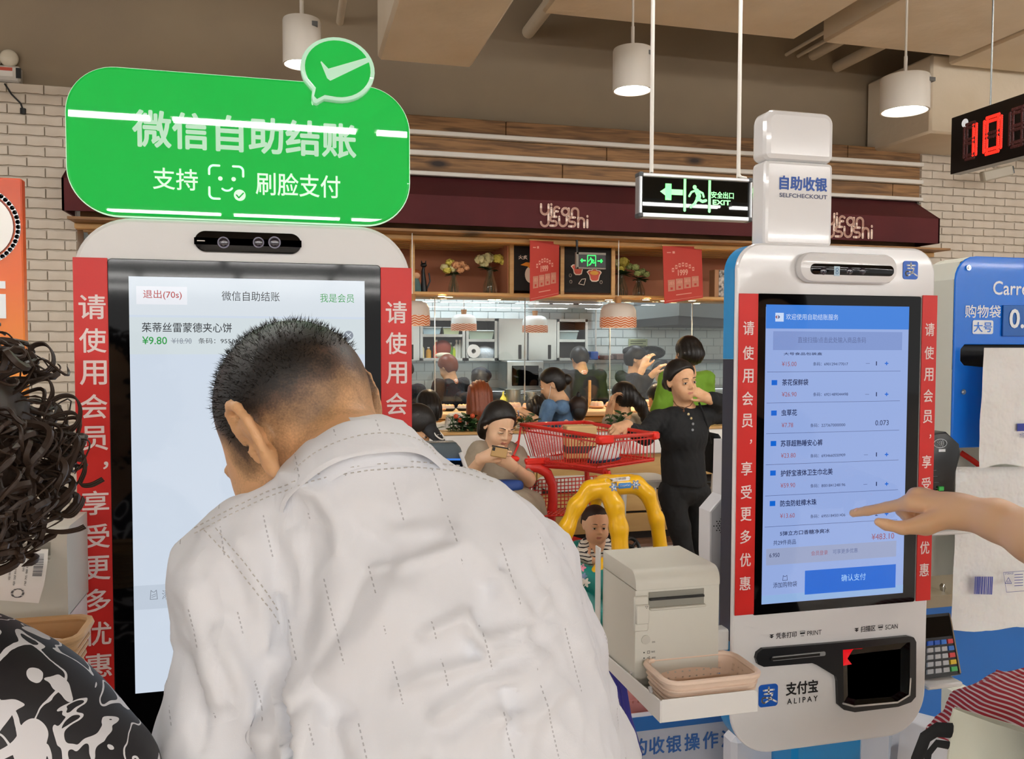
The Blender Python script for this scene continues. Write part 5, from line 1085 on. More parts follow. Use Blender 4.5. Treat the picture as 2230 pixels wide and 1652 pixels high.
def hair_cap(L, R, s, par, mat_=None, off=.006, line=.052, extra=(), h=.006, low=-.03, ear=True, bumpy=.0, sides=-.01, nm='hair'):
    """close hair: an inflated skull cut back from the face"""
    c0 = L(0, 0, 0); pr = [e_(L(0, -.014, .033), np.array((.078, .094, .088))*s, R, .01), e_(L(0, -.03, -.0), np.array((.068, .07, .08))*s, R, .03)]
    def clip(G):
        q = (G-c0)@R/s; y, z = q[..., 1], q[..., 2]; ax_ = np.abs(q[..., 0])
        front = .85*y-.55*(z-line)-.057+.25*np.maximum(0, ax_-.045); bot = low-z
        side = np.minimum(y+.018, (sides+.012-z)) if ear else -np.ones_like(z)
        return np.maximum(np.maximum(front, bot), side)*s
    return soft(nm, mat_ or hairb, pr+list(extra), h*1.0, par, off=off*s, clip=clip, warp=(lambda G: bumpy*np.sin(G[..., 0]*260)*np.sin(G[..., 2]*210+G[..., 1]*180)) if bumpy else None)
def hand_prims(wr, d, n, side=1, s=1.0, curl=(.3, .35, .4, .45), thumb=(.6, .4), spread=.06, k=.004, point=None):
    """wrist wr, direction d towards the fingers, n = back-of-hand normal; side +1 puts the thumb on d x n"""
    wr = np.array(wr, float); d = np.array(d, float); d /= np.linalg.norm(d); n = np.array(n, float); n -= d*(n@d); n /= np.linalg.norm(n); t = np.cross(d, n)*side; p = []
    pl = .092*s
    for i, (o, w_) in enumerate(((.028, .014), (.009, .0145), (-.010, .0135), (-.028, .012))):
        kn = wr + d*(pl-(.0, .0, .004, .011)[i]*s) + t*o*s*1.05; p.append(c_(wr+t*o*.55*s+d*.008*s, kn, .0165*s, w_*.86*s, .014*s))
    p.append(c_(wr-d*.02*s, wr+d*.03*s, .021*s, .022*s, .02*s)); p.append(c_(wr-d*.03*s+t*.012*s, wr-d*.03*s-t*.012*s, .019*s, .019*s, .02*s))
    ln = ((.042, .026, .020), (.046, .029, .021), (.042, .027, .020), (.033, .021, .018))
    for i, (o, w_) in enumerate(((.028, .0085), (.009, .009), (-.010, .0085), (-.028, .0075))):
        b = wr + d*(pl-(.0, .0, .004, .011)[i]*s) + t*o*s*1.05; dd = d + t*spread*(1.2, .3, -.4, -1.2)[i]; dd /= np.linalg.norm(dd); a = curl[i]; q = b; ang = 0
        for j in range(3):
            ang += a*(1.0, 1.15, .75)[j]; dr = dd*math.cos(ang)-n*math.sin(ang); e = q+dr*ln[i][j]*s; p.append(c_(q, e, w_*(1.05, .97, .9)[j]*s, w_*(.97, .9, .78)[j]*s, k*s if j else .008*s)); q = e
    b = wr+d*.022*s+t*.026*s-n*.006*s; a1, a2 = thumb; dr = d*math.cos(a1)+t*math.sin(a1)-n*.35; dr /= np.linalg.norm(dr); m1 = b+dr*.036*s; p.append(c_(wr+d*.01*s+t*.014*s, m1, .016*s, .0115*s, .014*s))
    d2 = dr*math.cos(a2)+(d*.9-n*.3)*math.sin(a2); d2 /= np.linalg.norm(d2); m2 = m1+d2*.03*s; p.append(c_(m1, m2, .0108*s, .0098*s, .006*s)); d3 = d2*.85+d*.4; d3 /= np.linalg.norm(d3); p.append(c_(m2, m2+d3*.024*s, .0098*s, .0082*s, .004*s)); return p
# ================================================================ PEOPLE: the man in front
from mathutils.bvhtree import BVHTree
def A3(px, py, Y): return np.array(P(px, py, Y))
def bvh(o):
    off = org_of(o) if o.parent is None else org_of(o); me = o.data; return BVHTree.FromPolygons([v.co+off for v in me.vertices], [tuple(p.vertices) for p in me.polygons])
def surf(b, px, py, lift=.001):
    d = (CR @ Vector(((px-IW/2)/FPX, -(py-IH/2)/FPX, -1.0))).normalized(); h = b.ray_cast(Vector((0, 0, CAMZ)), d); return None if h[0] is None else h[0]+h[1]*lift
man = thing('person', A3(930, 1600, .95)*np.array((1, 1, 0)), 'man with cropped black hair and creased white shirt bending over the left kiosk', 'person')
sM = 1.17; RM = rotm(34, -37, -15); LM = frame(A3(660, 938, 1.10), RM, sM)
def mixhair():
    m = bpy.data.materials.new('cropped_head'); m.use_nodes = True; nt = m.node_tree; b = nt.nodes['Principled BSDF']; L = nt.links.new; N = nt.nodes.new
    at_ = N('ShaderNodeAttribute'); at_.attribute_name = 'hair_mask'; tc = N('ShaderNodeTexCoord'); n = N('ShaderNodeTexNoise'); n.inputs['Scale'].default_value = 26; n.inputs['Detail'].default_value = 5; n2 = N('ShaderNodeTexNoise'); n2.inputs['Scale'].default_value = 420; L(tc.outputs['Object'], n2.inputs[0])
    L(tc.outputs['Object'], n.inputs[0]); a = N('ShaderNodeMath'); a.operation = 'MULTIPLY_ADD'; L(n.outputs[0], a.inputs[0]); a.inputs[1].default_value = .75; s = N('ShaderNodeMath'); s.operation = 'SUBTRACT'; L(at_.outputs['Fac'], s.inputs[0]); s.inputs[1].default_value = .37; L(s.outputs[0], a.inputs[2])
    a2 = N('ShaderNodeMath'); a2.operation = 'MULTIPLY_ADD'; L(n2.outputs[0], a2.inputs[0]); a2.inputs[1].default_value = .3; a2.inputs[2].default_value = -.15; a3 = N('ShaderNodeMath'); L(a.outputs[0], a3.inputs[0]); L(a2.outputs[0], a3.inputs[1])
    cr = N('ShaderNodeValToRGB'); e = cr.color_ramp.elements; e[0].position = .08; e[0].color = (*lin('dfae80'), 1); e[1].position = .92; e[1].color = (*lin('15110f'), 1); q = e.new(.33); q.color = (*lin('a9845f'), 1); q = e.new(.62); q.color = (*lin('5b4536'), 1); q = e.new(.8); q.color = (*lin('2a211b'), 1)
    L(a3.outputs[0], cr.inputs[0]); L(cr.outputs[0], b.inputs['Base Color']); b.inputs['Roughness'].default_value = .5; b.inputs['Subsurface Weight'].default_value = .06; b.inputs['Subsurface Radius'].default_value = (.01, .004, .002); b.inputs['Subsurface Scale'].default_value = 1
    bp = N('ShaderNodeBump'); bp.inputs['Strength'].default_value = .25; bp.inputs['Distance'].default_value = .002; L(n2.outputs[0], bp.inputs['Height']); L(bp.outputs[0], b.inputs['Normal']); return m
hp = head_prims(LM, RM, sM, ears=False)
for sx in (-1, 1):
    def E(y, z, dx=0): return LM(sx*((.076+.42*max(0, .016-y) if sx < 0 else .071+.15*max(0, .016-y))+dx), y-.020, z)
    rim = [(.014, .008), (.012, .026), (.002, .038), (-.014, .041), (-.027, .032), (-.031, .014), (-.026, -.006), (-.016, -.022)]
    k_e = 1 if sx < 0 else .8
    hp += chain([E(y, z) for y, z in rim], [.0042*sM, .0048*sM, .0052*sM, .0054*sM, .0054*sM, .005*sM, .005*sM, .0055*sM], .003)
    hp += [e_(E(-.006, -.031, -.001), np.array((.006, .0095, .0125))*sM, RM, .008), c_(E(.002, .02, -.006), E(-.01, -.02, -.006), .010*sM, .009*sM, .008), c_(E(-.012, .02, -.004), E(-.018, .004, -.004), .007*sM, .008*sM, .008) ]+([] if sx > 0 else [e_(E(.004, -.002, .004), np.array((.006, .009, .014))*sM, RM, .004, '-'), c_(E(.004, .026, .005), E(-.018, .02, .005), .0035*sM, .0035*sM, .004, '-')])+[c_(E(.0, .0, -.012), E(-.01, .0, -.012), .008*sM, .008*sM, .008), c_(E(.012, -.004), E(.01, -.016), .005*sM, .004*sM, .006)]
hp += [e_(LM(-.026, .040, -.035), np.array((.047, .052, .068))*sM, RM, .03), e_(LM(.026, .040, -.035), np.array((.047, .052, .068))*sM, RM, .03)]
nb = A3(780, 1025, 1.0)
hp += [c_(LM(0, -.02, -.05), nb, .060, .060, .035), c_(LM(0, .01, -.07), nb+np.array((-.02, .03, -.03)), .052, .056, .03), c_(nb, nb+np.array((.01, .0, -.12)), .058, .06, .03)]
hc = LM(0, 0, 0)
o = soft('body', mixhair(), hp, .0042, man)
co = np.array([tuple(v.co) for v in o.data.vertices]) + np.array(org_of(man)); q = (co-hc)@RM/sM
top = .50+(q[:, 2]+.004)*10+np.clip(q[:, 1], -.02, .05)*5             # longer hair on top
hairline = np.minimum((.066-.45*np.maximum(0, .06-q[:, 2])-q[:, 1])*22, (q[:, 2]+.058-.25*np.maximum(0, q[:, 1]+.03))*26)
ear = np.clip((np.hypot((q[:, 1]+.006)/.03, (q[:, 2]-.004)/.046)-1)*3, 0, 1) if False else np.where((np.abs(q[:, 0]) > .0775) & (q[:, 1] > -.06) & (q[:, 1] < .012) & (q[:, 2] < .048), 0, 1)
dens = np.clip(np.minimum(top, hairline), 0, 1.0)*ear
at_ = o.data.attributes.new('hair_mask', 'FLOAT', 'POINT'); at_.data.foreach_set('value', dens.astype(np.float32))
# short hair on top, seen against the screen
nrm = np.array([tuple(v.normal) for v in o.data.vertices]); sel = np.where((dens > .8) & (q[:, 2] > .02))[0]; pick = rng.choice(sel, min(5200, len(sel)), replace=len(sel) < 5200); m = MB()
for i in pick:
    p = co[i]; n = nrm[i]+rng.normal(size=3)*.35; n /= np.linalg.norm(n); t = np.cross(n, rng.normal(size=3)); t /= np.linalg.norm(t); l = rng.uniform(.004, .009); p2 = p+rng.normal(size=3)*.0015; m.add([p2-t*.0005, p2+t*.0005, p2+n*l], [(0, 1, 2)])
m.build('short_hair', hairb, man, smooth=0, kind='stuff')
# shirt
def shirt_mat():
    m = bpy.data.materials.new('white_shirt'); m.use_nodes = True; nt = m.node_tree; b = nt.nodes['Principled BSDF']; L = nt.links.new; N = nt.nodes.new
    tc = N('ShaderNodeTexCoord'); mp = N('ShaderNodeMapping'); mp.inputs['Rotation'].default_value = (0, R_(13), 0); L(tc.outputs['Object'], mp.inputs[0]); sx = N('ShaderNodeSeparateXYZ'); L(mp.outputs[0], sx.inputs[0])
    def mth(op, a, bb=None):
        n = N('ShaderNodeMath'); n.operation = op
        for i, q_ in enumerate((a, bb)):
            if q_ is None: continue
            if isinstance(q_, (int, float)): n.inputs[i].default_value = q_
            else: L(q_, n.inputs[i])
        return n.outputs[0]
    fr = mth('FRACT', mth('MULTIPLY', sx.outputs[0], 21.0)); ln = mth('LESS_THAN', fr, .03); d = mth('GREATER_THAN', mth('FRACT', mth('MULTIPLY', sx.outputs[2], 190)), .45)
    ns = N('ShaderNodeTexNoise'); ns.inputs['Scale'].default_value = 22; L(tc.outputs['Object'], ns.inputs[0]); pr_ = mth('GREATER_THAN', ns.outputs[0], .53); msk = mth('MULTIPLY', mth('MULTIPLY', ln, d), mth('MULTIPLY', pr_, .5))
    mx = N('ShaderNodeMix'); mx.data_type = 'RGBA'; L(msk, mx.inputs[0]); mx.inputs[6].default_value = (*lin('e6e8ed'), 1); mx.inputs[7].default_value = (*lin('76737a'), 1); L(mx.outputs[2], b.inputs['Base Color']); b.inputs['Roughness'].default_value = .75; b.inputs['Sheen Weight'].default_value = .15
    n1 = N('ShaderNodeTexNoise'); n1.inputs['Scale'].default_value = 7; n1.inputs['Detail'].default_value = 1.5; n1.inputs['Distortion'].default_value = .8; L(tc.outputs['Object'], n1.inputs[0]); rd = mth('ABSOLUTE', mth('SUBTRACT', n1.outputs[0], .5)); wv = N('ShaderNodeTexNoise'); wv.inputs['Scale'].default_value = 900; L(tc.outputs['Object'], wv.inputs[0])
    h = mth('ADD', mth('MULTIPLY', rd, -.022), mth('MULTIPLY', wv.outputs[0], .0002)); bp = N('ShaderNodeBump'); bp.inputs['Strength'].default_value = .55; bp.inputs['Distance'].default_value = 1.0; L(h, bp.inputs['Height']); L(bp.outputs[0], b.inputs['Normal']); return m
shm = shirt_mat()
S = A3
sp_ = [e_(S(905, 1285, 1.0), (.158, .10, .145), None, .05), c_(nb+np.array((.006, -.004, -.012)), S(830, 1110, 1.0), .076, .074, .04), c_(S(590, 1320, 1.0), S(610, 1720, 1.0), .045, .05, .02), e_(S(985, 1480, .965), (.165, .12, .22), None, .06), e_(S(1020, 1800, .94), (.185, .13, .24), None, .06),
      c_(S(800, 1085, 1.01), S(905, 1165, 1.02), .064, .070, .05), c_(S(800, 1075, 1.01), S(590, 1190, 1.02), .055, .062, .05), c_(S(905, 1165, 1.02), S(1125, 1262, 1.06), .068, .078, .05), c_(S(560, 1210, 1.02), S(492, 1262, 1.01), .064, .061, .04)]
sp_ += chain([S(496, 1250, 1.01), S(502, 1420, .99), S(478, 1600, 1.0), S(440, 1800, 1.04)], [.06, .060, .066, .064], .012)
sp_ += chain([S(1120, 1240, 1.07), S(1200, 1420, 1.10), S(1268, 1650, 1.16), S(1290, 1850, 1.2)], [.075, .070, .075, .07], .03)
sp_ += chain([S(668, 1385, .965), S(668, 1600, .925), S(700, 1850, .90)], [.035, .05, .06], .012)
folds = [([(604, 1310), (616, 1430), (612, 1520), (638, 1660)], -.012, .007), ([(640, 1045), (700, 1075), (735, 1130), (752, 1200)], .011, .013), ([(752, 1210), (735, 1330), (700, 1440), (660, 1560)], .009, .02), ([(860, 1290), (800, 1390), (720, 1470), (650, 1520)], .013, .026), ([(870, 1240), (885, 1330), (840, 1400)], .007, .014), ([(450, 1160), (545, 1270), (610, 1340)], .004, .006), ([(420, 1290), (440, 1400), (470, 1520)], .008, .014), ([(520, 1180), (560, 1290), (575, 1400)], .008, .013), ([(640, 1660), (680, 1520), (760, 1440)], .012, .02),
         ([(930, 1380), (1010, 1340), (1060, 1420), (1130, 1400)], .007, .010), ([(1000, 1160), (1080, 1260), (1150, 1340), (1200, 1380)], .007, .012), ([(960, 1560), (1050, 1490), (1130, 1470), (1180, 1430)], .007, .011), ([(1080, 1240), (1050, 1330), (1030, 1420)], -.005, .010), ([(1180, 1300), (1160, 1360), (1060, 1400)], .007, .009), ([(870, 1500), (960, 1460), (1060, 1440)], .006, .010), ([(990, 1620), (1080, 1560), (1160, 1570), (1220, 1500)], .006, .012), ([(800, 1130), (860, 1160), (930, 1150)], .004, .010), ([(820, 1240), (900, 1225), (1000, 1190)], .005, .008), ([(1150, 1160), (1230, 1290), (1280, 1420)], .005, .013), ([(470, 1380), (520, 1470), (560, 1600)], .008, .013), ([(380, 1420), (420, 1500), (440, 1620)], -.006, .012), ([(760, 1590), (790, 1640), (800, 1700)], .008, .014), ([(1100, 1500), (1120, 1570), (1100, 1650)], -.006, .010), ([(640, 1170), (660, 1240), (655, 1330)], .005, .010), ([(580, 1130), (600, 1200), (600, 1260)], -.004, .008)]
FP = []
for pts, a, wd in folds:
    for i in range(len(pts)-1):
        FP.append((np.array(pts[i], float), np.array(pts[i+1], float), a*1.35, wd*1850, i == 0, i == len(pts)-2))
CRn = np.array([list(r) for r in CR])
def shirt_post(v, f):
    for _ in range(1):
        N_ = vnorm(v, f); q = (v-np.array((0, 0, CAMZ)))@CRn; px = IW/2+FPX*q[:, 0]/-q[:, 2]; py = IH/2-FPX*q[:, 1]/-q[:, 2]; X2 = np.stack([px, py], 1); vis = np.clip((-(N_@np.array(CR.col[2])*-1))*1.5+.3, 0, 1)
        D = np.zeros(len(v))
        for a, b, am, wd, st, en in FP:
            d = b-a; t = ((X2-a)@d)/(d@d); tc = np.clip(t, 0, 1); dist = np.linalg.norm(X2-a-tc[:, None]*d, axis=1); D = np.where(np.abs(am*np.exp(-(dist/wd)**2)) > np.abs(D), am*np.exp(-(dist/wd)**2), D)
        nz = np.array([noise.noise(Vector((p[0]*9, p[1]*9, p[2]*7)))*.006 + (.25-abs(noise.noise(Vector((p[0]*15+3, p[1]*15, p[2]*11+p[0]*9)))))*.012 + (.2-abs(noise.noise(Vector((p[0]*34, p[1]*30+7, p[2]*26-p[0]*16)))))*.0040 for p in v])
        v = v + N_*(D*vis+nz)[:, None]
    return v
def cl(G): return (1.02-G[..., 2])*1.0 if False else np.where(G[..., 2] < .86, .86-G[..., 2], -1.0)
sh_o = soft('shirt', shm, sp_, .0052, man, post=shirt_post, relax=2)
# collar: a folded band around the neck
na = (LM(0, -.03, -.05)-nb); na /= np.linalg.norm(na); na = na*.75+np.array((0, 0, .66)); na /= np.linalg.norm(na)
bk_ = np.array((.05, -1.0, 0)); bk_ -= na*(bk_@na); bk_ /= np.linalg.norm(bk_); sd = np.cross(na, bk_); cc_ = nb+na*.004+np.array((.004, .0, -.008)); m = MB(); prof = [(.073, -.035), (.070, .0), (.069, .022), (.0715, .029), (.077, .024), (.084, .0), (.094, -.026), (.091, -.030), (.08, -.01)]
nn = 60; vs = []
for i in range(nn+1):
    a = R_(-152+304*i/nn); w2 = .8+.2*math.cos(a)
    for r, z in prof: wob = .0015*math.sin(a*7+z*90); vs.append(cc_ + bk_*math.cos(a)*(r+wob) + sd*math.sin(a)*(r+wob)*1.05 + na*(z*(1 if z > 0 else 1.0) - .012*(1-math.cos(a))))
k = len(prof); m.add(vs, [(i*k+j, i*k+(j+1) % k, (i+1)*k+(j+1) % k, (i+1)*k+j) for i in range(nn) for j in range(k)]+[tuple(range(k)), tuple(nn*k+j for j in range(k-1, -1, -1))]); colo = m.build('collar', shm, sh_o, smooth=60)
stm = M('stitch_thread', 'c4c0bc', .8)
m = MB(); 
for ro, zo in ((.0845, -.002),):
    for i in range(110):
        if i % 2: continue
        a = R_(-130+260*i/110); b = R_(-130+260*(i+1)/110); g_ = lambda a: Vector(cc_ + bk_*math.cos(a)*(ro+.0025) + sd*math.sin(a)*(ro+.0025)*1.05 + na*(zo - .012*(1-math.cos(a)))); m.tube([g_(a), g_(b)], .0006, 4)
m.build('stitching', stm, colo, smooth=0)
B_ = bvh(sh_o); m = MB()
def stitch(pts, step=7):
    pts = [np.array(p, float) for p in pts]; path = []
    for i in range(len(pts)-1):
        n = max(2, int(np.linalg.norm(pts[i+1]-pts[i])/step))
        for k in range(n): path.append(pts[i]+(pts[i+1]-pts[i])*k/n)
    for i in range(0, len(path)-1, 2):
        a, b = surf(B_, *path[i]), surf(B_, *path[i+1])
        if a is not None and b is not None and (a-b).length < .02: m.tube([a, b], .0007, 4)
yk = [(425, 1150), (500, 1110), (580, 1072), (650, 1045), (720, 1025), (800, 1012), (900, 1005), (1000, 1015), (1080, 1040)]
stitch(yk); stitch([(x, y+12) for x, y in yk]); stitch([(445, 1155), (510, 1225), (560, 1290), (590, 1330), (612, 1365)]); stitch([(470, 1150), (530, 1220), (580, 1290), (612, 1340)])
m.build('seam_stitching', stm, sh_o, smooth=0)
mt_ = M('trousers_dark', '2b2c33', .8); soft('trousers', mt_, chain([A3(1010, 1950, .9), A3(980, 2500, .85), A3(980, 3000, .85)], [.15, .16, .15], .05)+chain([np.array((-.14, .78, .9)), np.array((-.15, .82, .5)), np.array((-.15, .80, .06))], [.1, .08, .06], .05)+chain([np.array((.06, .78, .9)), np.array((.1, .8, .5)), np.array((.1, .78, .06))], [.1, .08, .06], .05), .02, man, clip=lambda G: .02-G[..., 2]) if False else None
hipc = np.array((sh_o.location.x, 0, 0)); wx = float(A3(1010, 1800, .93)[0])
soft('trousers', mt_, [e_((wx, .92, .98), (.175, .125, .13), None, .05)]+chain([(wx-.09, .92, .93), (wx-.12, .93, .5), (wx-.13, .88, .08)], [.095, .07, .055], .04)+chain([(wx+.09, .92, .93), (wx+.12, .93, .5), (wx+.13, .88, .08)], [.095, .07, .055], .04), .014, man)
for sx in (-1, 1): soft('shoe', M('shoe_black', '19191a', .4), [c_((wx+sx*.13, .85, .045), (wx+sx*.14, 1.0, .035), .045, .035, .02)], .01, man, clip=lambda G: .002-G[..., 2])
# ================================================================ woman with curls, left edge
wom = thing('person', A3(-60, 1600, .95)*np.array((1, 1, 0)), 'woman with dark curly hair and black and white swirl patterned blouse at the left edge', 'person')
RW = rotm(-20, -12, 0); LW = frame(A3(-140, 985, 1.0), RW, .95); nbw = A3(-190, 1320, .97)
soft('body', skin, head_prims(LW, RW)+[c_(LW(0, -.02, -.08), nbw, .055, .06, .03), c_(nbw, nbw+np.array((0, 0, -.2)), .07, .09, .03)], .007, wom)
curlm = M('hair_curly', '33251c', .5, spec=.4)
core = [e_(LW(0, -.02, .02), (.09, .10, .088), None, .03), e_(LW(.03, -.03, -.01), (.085, .095, .09), None, .03), e_(LW(-.02, -.05, -.05), (.08, .08, .06), None, .03)]
soft('hair_mass', curlm, core, .008, wom, warp=lambda G: .008*np.sin(G[..., 0]*95+np.sin(G[..., 2]*60)*2)*np.sin(G[..., 1]*90)*np.sin(G[..., 2]*85+G[..., 0]*40))
m = MB(); r0 = random.Random(5); hc_ = Vector(LW(.02, -.03, .0))
for k in range(760):
    u = r0.uniform(-1, 1); a = r0.uniform(0, 6.283); d = Vector((math.sqrt(1-u*u)*math.cos(a), math.sqrt(1-u*u)*math.sin(a), u*1.0))
    if d.y > .6: continue
    st = hc_+Vector((d.x*.088, d.y*.10, d.z*.085)); L_ = r0.uniform(.03, .062); rc_ = r0.uniform(.005, .018); turns = r0.uniform(.5, 1.9); ax_ = (d*.55+Vector((r0.uniform(-.3, .3), r0.uniform(-.3, .3), -.75 if d.z < .6 else -.15))).normalized(); t1 = ax_.orthogonal().normalized(); t2 = ax_.cross(t1); ph = r0.uniform(0, 6.28); pts = []
    for j in range(15): s_ = j/14; an = ph+turns*6.283*s_; rr_ = rc_*(.35+.65*s_); pts.append(st+ax_*(L_*s_)+d*(.02*math.sin(s_*3.1))+t1*(rr_*math.cos(an))+t2*(rr_*math.sin(an)))
    m.tube(pts, [r0.choice((.0009, .0014, .0022, .004))]*14+[.0004], 5, cap=False)
for pts in ([(60, 770), (70, 750), (95, 746), (112, 765), (113, 790), (98, 806), (75, 806), (55, 790)], [(95, 880), (130, 860), (160, 862), (172, 885), (168, 915), (150, 935)], [(110, 975), (150, 975), (178, 985), (182, 1020), (172, 1050), (195, 1053), (222, 1040)], [(110, 905), (150, 895), (168, 905), (160, 925), (120, 935)], [(110, 1115), (150, 1120), (172, 1100), (180, 1080)], [(60, 830), (100, 822), (112, 850), (100, 880)], [(80, 1150), (130, 1155), (165, 1150), (182, 1143)], [(90, 1000), (135, 1010), (140, 1040), (120, 1060)]):
    for dd in (0, 1, 2):
        P_ = [P(x+dd*2.5, y+dd*3.0, .98+.006*dd) for x, y in pts]; sm = []
        for i in range(len(P_)-1):
            a_, b_, c__, d_ = P_[max(0, i-1)], P_[i], P_[i+1], P_[min(len(P_)-1, i+2)]
            for q_ in range(5): t = q_/5; sm.append(.5*((2*b_)+(c__-a_)*t+(2*a_-5*b_+4*c__-d_)*t*t+(3*b_-a_-3*c__+d_)*t**3))
        m.tube(sm+[P_[-1]], .0011, 5, cap=False)
m.build('curls', curlm, wom, kind='stuff')
def swirl_mat():
    m = bpy.data.materials.new('swirl_fabric'); m.use_nodes = True; nt = m.node_tree; b = nt.nodes['Principled BSDF']; L = nt.links.new; N = nt.nodes.new
    tc = N('ShaderNodeTexCoord'); n0 = N('ShaderNodeTexNoise'); n0.inputs['Scale'].default_value = 9; n0.inputs['Detail'].default_value = 1; L(tc.outputs['Object'], n0.inputs[0]); n = N('ShaderNodeTexNoise'); n.inputs['Scale'].default_value = 13; n.inputs['Detail'].default_value = .8; n.inputs['Distortion'].default_value = 2.2; L(tc.outputs['Object'], n.inputs[0])
    s = N('ShaderNodeMath'); s.operation = 'SUBTRACT'; L(n.outputs[0], s.inputs[0]); s.inputs[1].default_value = .5; a = N('ShaderNodeMath'); a.operation = 'ABSOLUTE'; L(s.outputs[0], a.inputs[0]); w2 = N('ShaderNodeMath'); w2.operation = 'MULTIPLY'; L(n0.outputs[0], w2.inputs[0]); w2.inputs[1].default_value = .075; lt = N('ShaderNodeMath'); lt.operation = 'LESS_THAN'; L(a.outputs[0], lt.inputs[0]); L(w2.outputs[0], lt.inputs[1])
    n3 = N('ShaderNodeTexNoise'); n3.inputs['Scale'].default_value = 24; n3.inputs['Detail'].default_value = .5; n3.inputs['Distortion'].default_value = 1; L(tc.outputs['Object'], n3.inputs[0]); gt = N('ShaderNodeMath'); gt.operation = 'GREATER_THAN'; L(n3.outputs[0], gt.inputs[0]); gt.inputs[1].default_value = .67; mxm = N('ShaderNodeMath'); mxm.operation = 'MAXIMUM'; L(lt.outputs[0], mxm.inputs[0]); L(gt.outputs[0], mxm.inputs[1])
    mx = N('ShaderNodeMix'); mx.data_type = 'RGBA'; L(mxm.outputs[0], mx.inputs[0]); mx.inputs[6].default_value = (*lin('1c1a1e'), 1); mx.inputs[7].default_value = (*lin('e0dfe2'), 1); L(mx.outputs[2], b.inputs['Base Color']); b.inputs['Roughness'].default_value = .6; return m
def blouse_post(v, f):
    N_ = vnorm(v, f); nz = np.array([noise.noise(Vector((p[0]*12, p[1]*12, p[2]*9)))*.006 for p in v]); return v+N_*nz[:, None]
W_ = lambda x, y, Y: A3(x-5, y+85, Y); ws = [c_(W_(-120, 1420, .95), W_(45, 1490, .93), .07, .065, .05), c_(W_(45, 1490, .93), W_(195, 1630, .92), .063, .062, .04), e_(W_(-80, 1760, .95), (.17, .12, .22), None, .05)]
ws += chain([W_(195, 1630, .92), W_(250, 1790, .90), W_(270, 1970, .9)], [.062, .058, .055], .02) + chain([W_(-330, 1560, .95), W_(-360, 1800, .95)], [.06, .055], .03)+[c_(W_(-120, 1420, .95), W_(-330, 1560, .95), .065, .06, .04)]
soft('blouse', swirl_mat(), ws, .009, wom, post=blouse_post, relax=2)
wxx = float(W_(-80, 1760, .95)[0]); soft('trousers', mt_, [e_((wxx, .95, 1.0), (.15, .12, .13), None, .05)]+chain([(wxx-.08, .95, .93), (wxx-.09, .95, .5), (wxx-.09, .93, .06)], [.09, .07, .05], .04)+chain([(wxx+.08, .95, .93), (wxx+.09, .95, .5), (wxx+.09, .93, .06)], [.09, .07, .05], .04), .016, wom, clip=lambda G: .004-G[..., 2])
# ================================================================ the pointing arm, right edge
arm = thing('person', A3(2500, 1500, .9)*np.array((1, 1, 0)), 'person in black at the right edge pointing a bare arm at the right screen', 'person')
tip = A3(1858, 1117, YK-.013)
H = A3; k_ = .004
ap = chain([H(1984, 1094, 1.305), H(1932, 1104, 1.343), H(1888, 1112, 1.368), tip], [.0125, .0102, .0092, .0078], .003)
ap += [c_(H(1984, 1094, 1.305), H(2075, 1108, 1.262), .015, .023, .012), c_(H(1998, 1080, 1.315), H(2075, 1104, 1.27), .0145, .022, .014), c_(H(2003, 1076, 1.335), H(2078, 1102, 1.285), .0145, .02, .014), c_(H(2010, 1082, 1.35), H(2080, 1106, 1.295), .013, .019, .014)]
ap += [e_(H(1993, 1073, 1.312), (.012, .011, .009), None, .01)]
for (x, y, Y), (x1, y1, Y1), (x2, y2, Y2) in (((1998, 1082, 1.325), (1962, 1112, 1.355), (1985, 1136, 1.335)), ((2004, 1084, 1.342), (1972, 1122, 1.362), (1995, 1140, 1.34)), ((2012, 1092, 1.355), (1985, 1130, 1.365), (2005, 1142, 1.345))): ap += chain([H(x, y, Y), H(x1, y1, Y1), H(x2, y2, Y2)], [.0115, .0098, .009], .004)
ap += chain([H(2070, 1122, 1.255), H(2015, 1142, 1.268), H(1965, 1149, 1.275), H(1930, 1142, 1.285), H(1913, 1136, 1.29)], [.020, .0185, .0115, .0098, .0078], .006)
ap += chain([H(2070, 1110, 1.265), H(2105, 1116, 1.24), H(2170, 1132, 1.19), H(2260, 1172, 1.12), H(2420, 1240, 1.0)], [.026, .0265, .033, .042, .047], .02)
ap += chain([H(2420, 1240, 1.0), H(2600, 1150, .85), H(2680, 1120, .8)], [.047, .05, .055], .02)
arm_o = soft('body', M('skin_arm', 'eabf95', .45, sss=.14, bump=(140, .15, .001)), ap, .0032, arm)
nd = tip+np.array((-.0, 0, 0)); nl = A3(1868, 1112, YK-.02); MB().sph(tuple(nl), (.0085, .0035, .0058), 14, 8, Matrix.Rotation(.25, 3, 'Y')).build('fingernail', M('nail', 'efc0ae', .2), arm)
tx = float(A3(2520, 1500, .85)[0]); soft('top', M('top_black', '16171a', .8), [e_((tx+.02, .85, 1.15), (.14, .12, .25), None, .05), e_((tx-.03, .85, float(A3(2420, 1515, .85)[2])), (.125, .11, .07), None, .04), c_((tx+.0, .86, 1.36), (tx+.15, .82, 1.36), .08, .08, .05), c_(H(2640, 1130, .82), H(2570, 1165, .88), .065, .062, .03)], .012, arm, relax=2)
hx = tx; soft('trousers', mt_, [e_((hx, .86, .93), (.15, .12, .12), None, .05)]+chain([(hx-.08, .86, .88), (hx-.09, .86, .5), (hx-.09, .84, .06)], [.09, .07, .05], .04)+chain([(hx+.08, .86, .88), (hx+.09, .86, .5), (hx+.09, .84, .06)], [.09, .07, .05], .04), .018, arm, clip=lambda G: .004-G[..., 2])
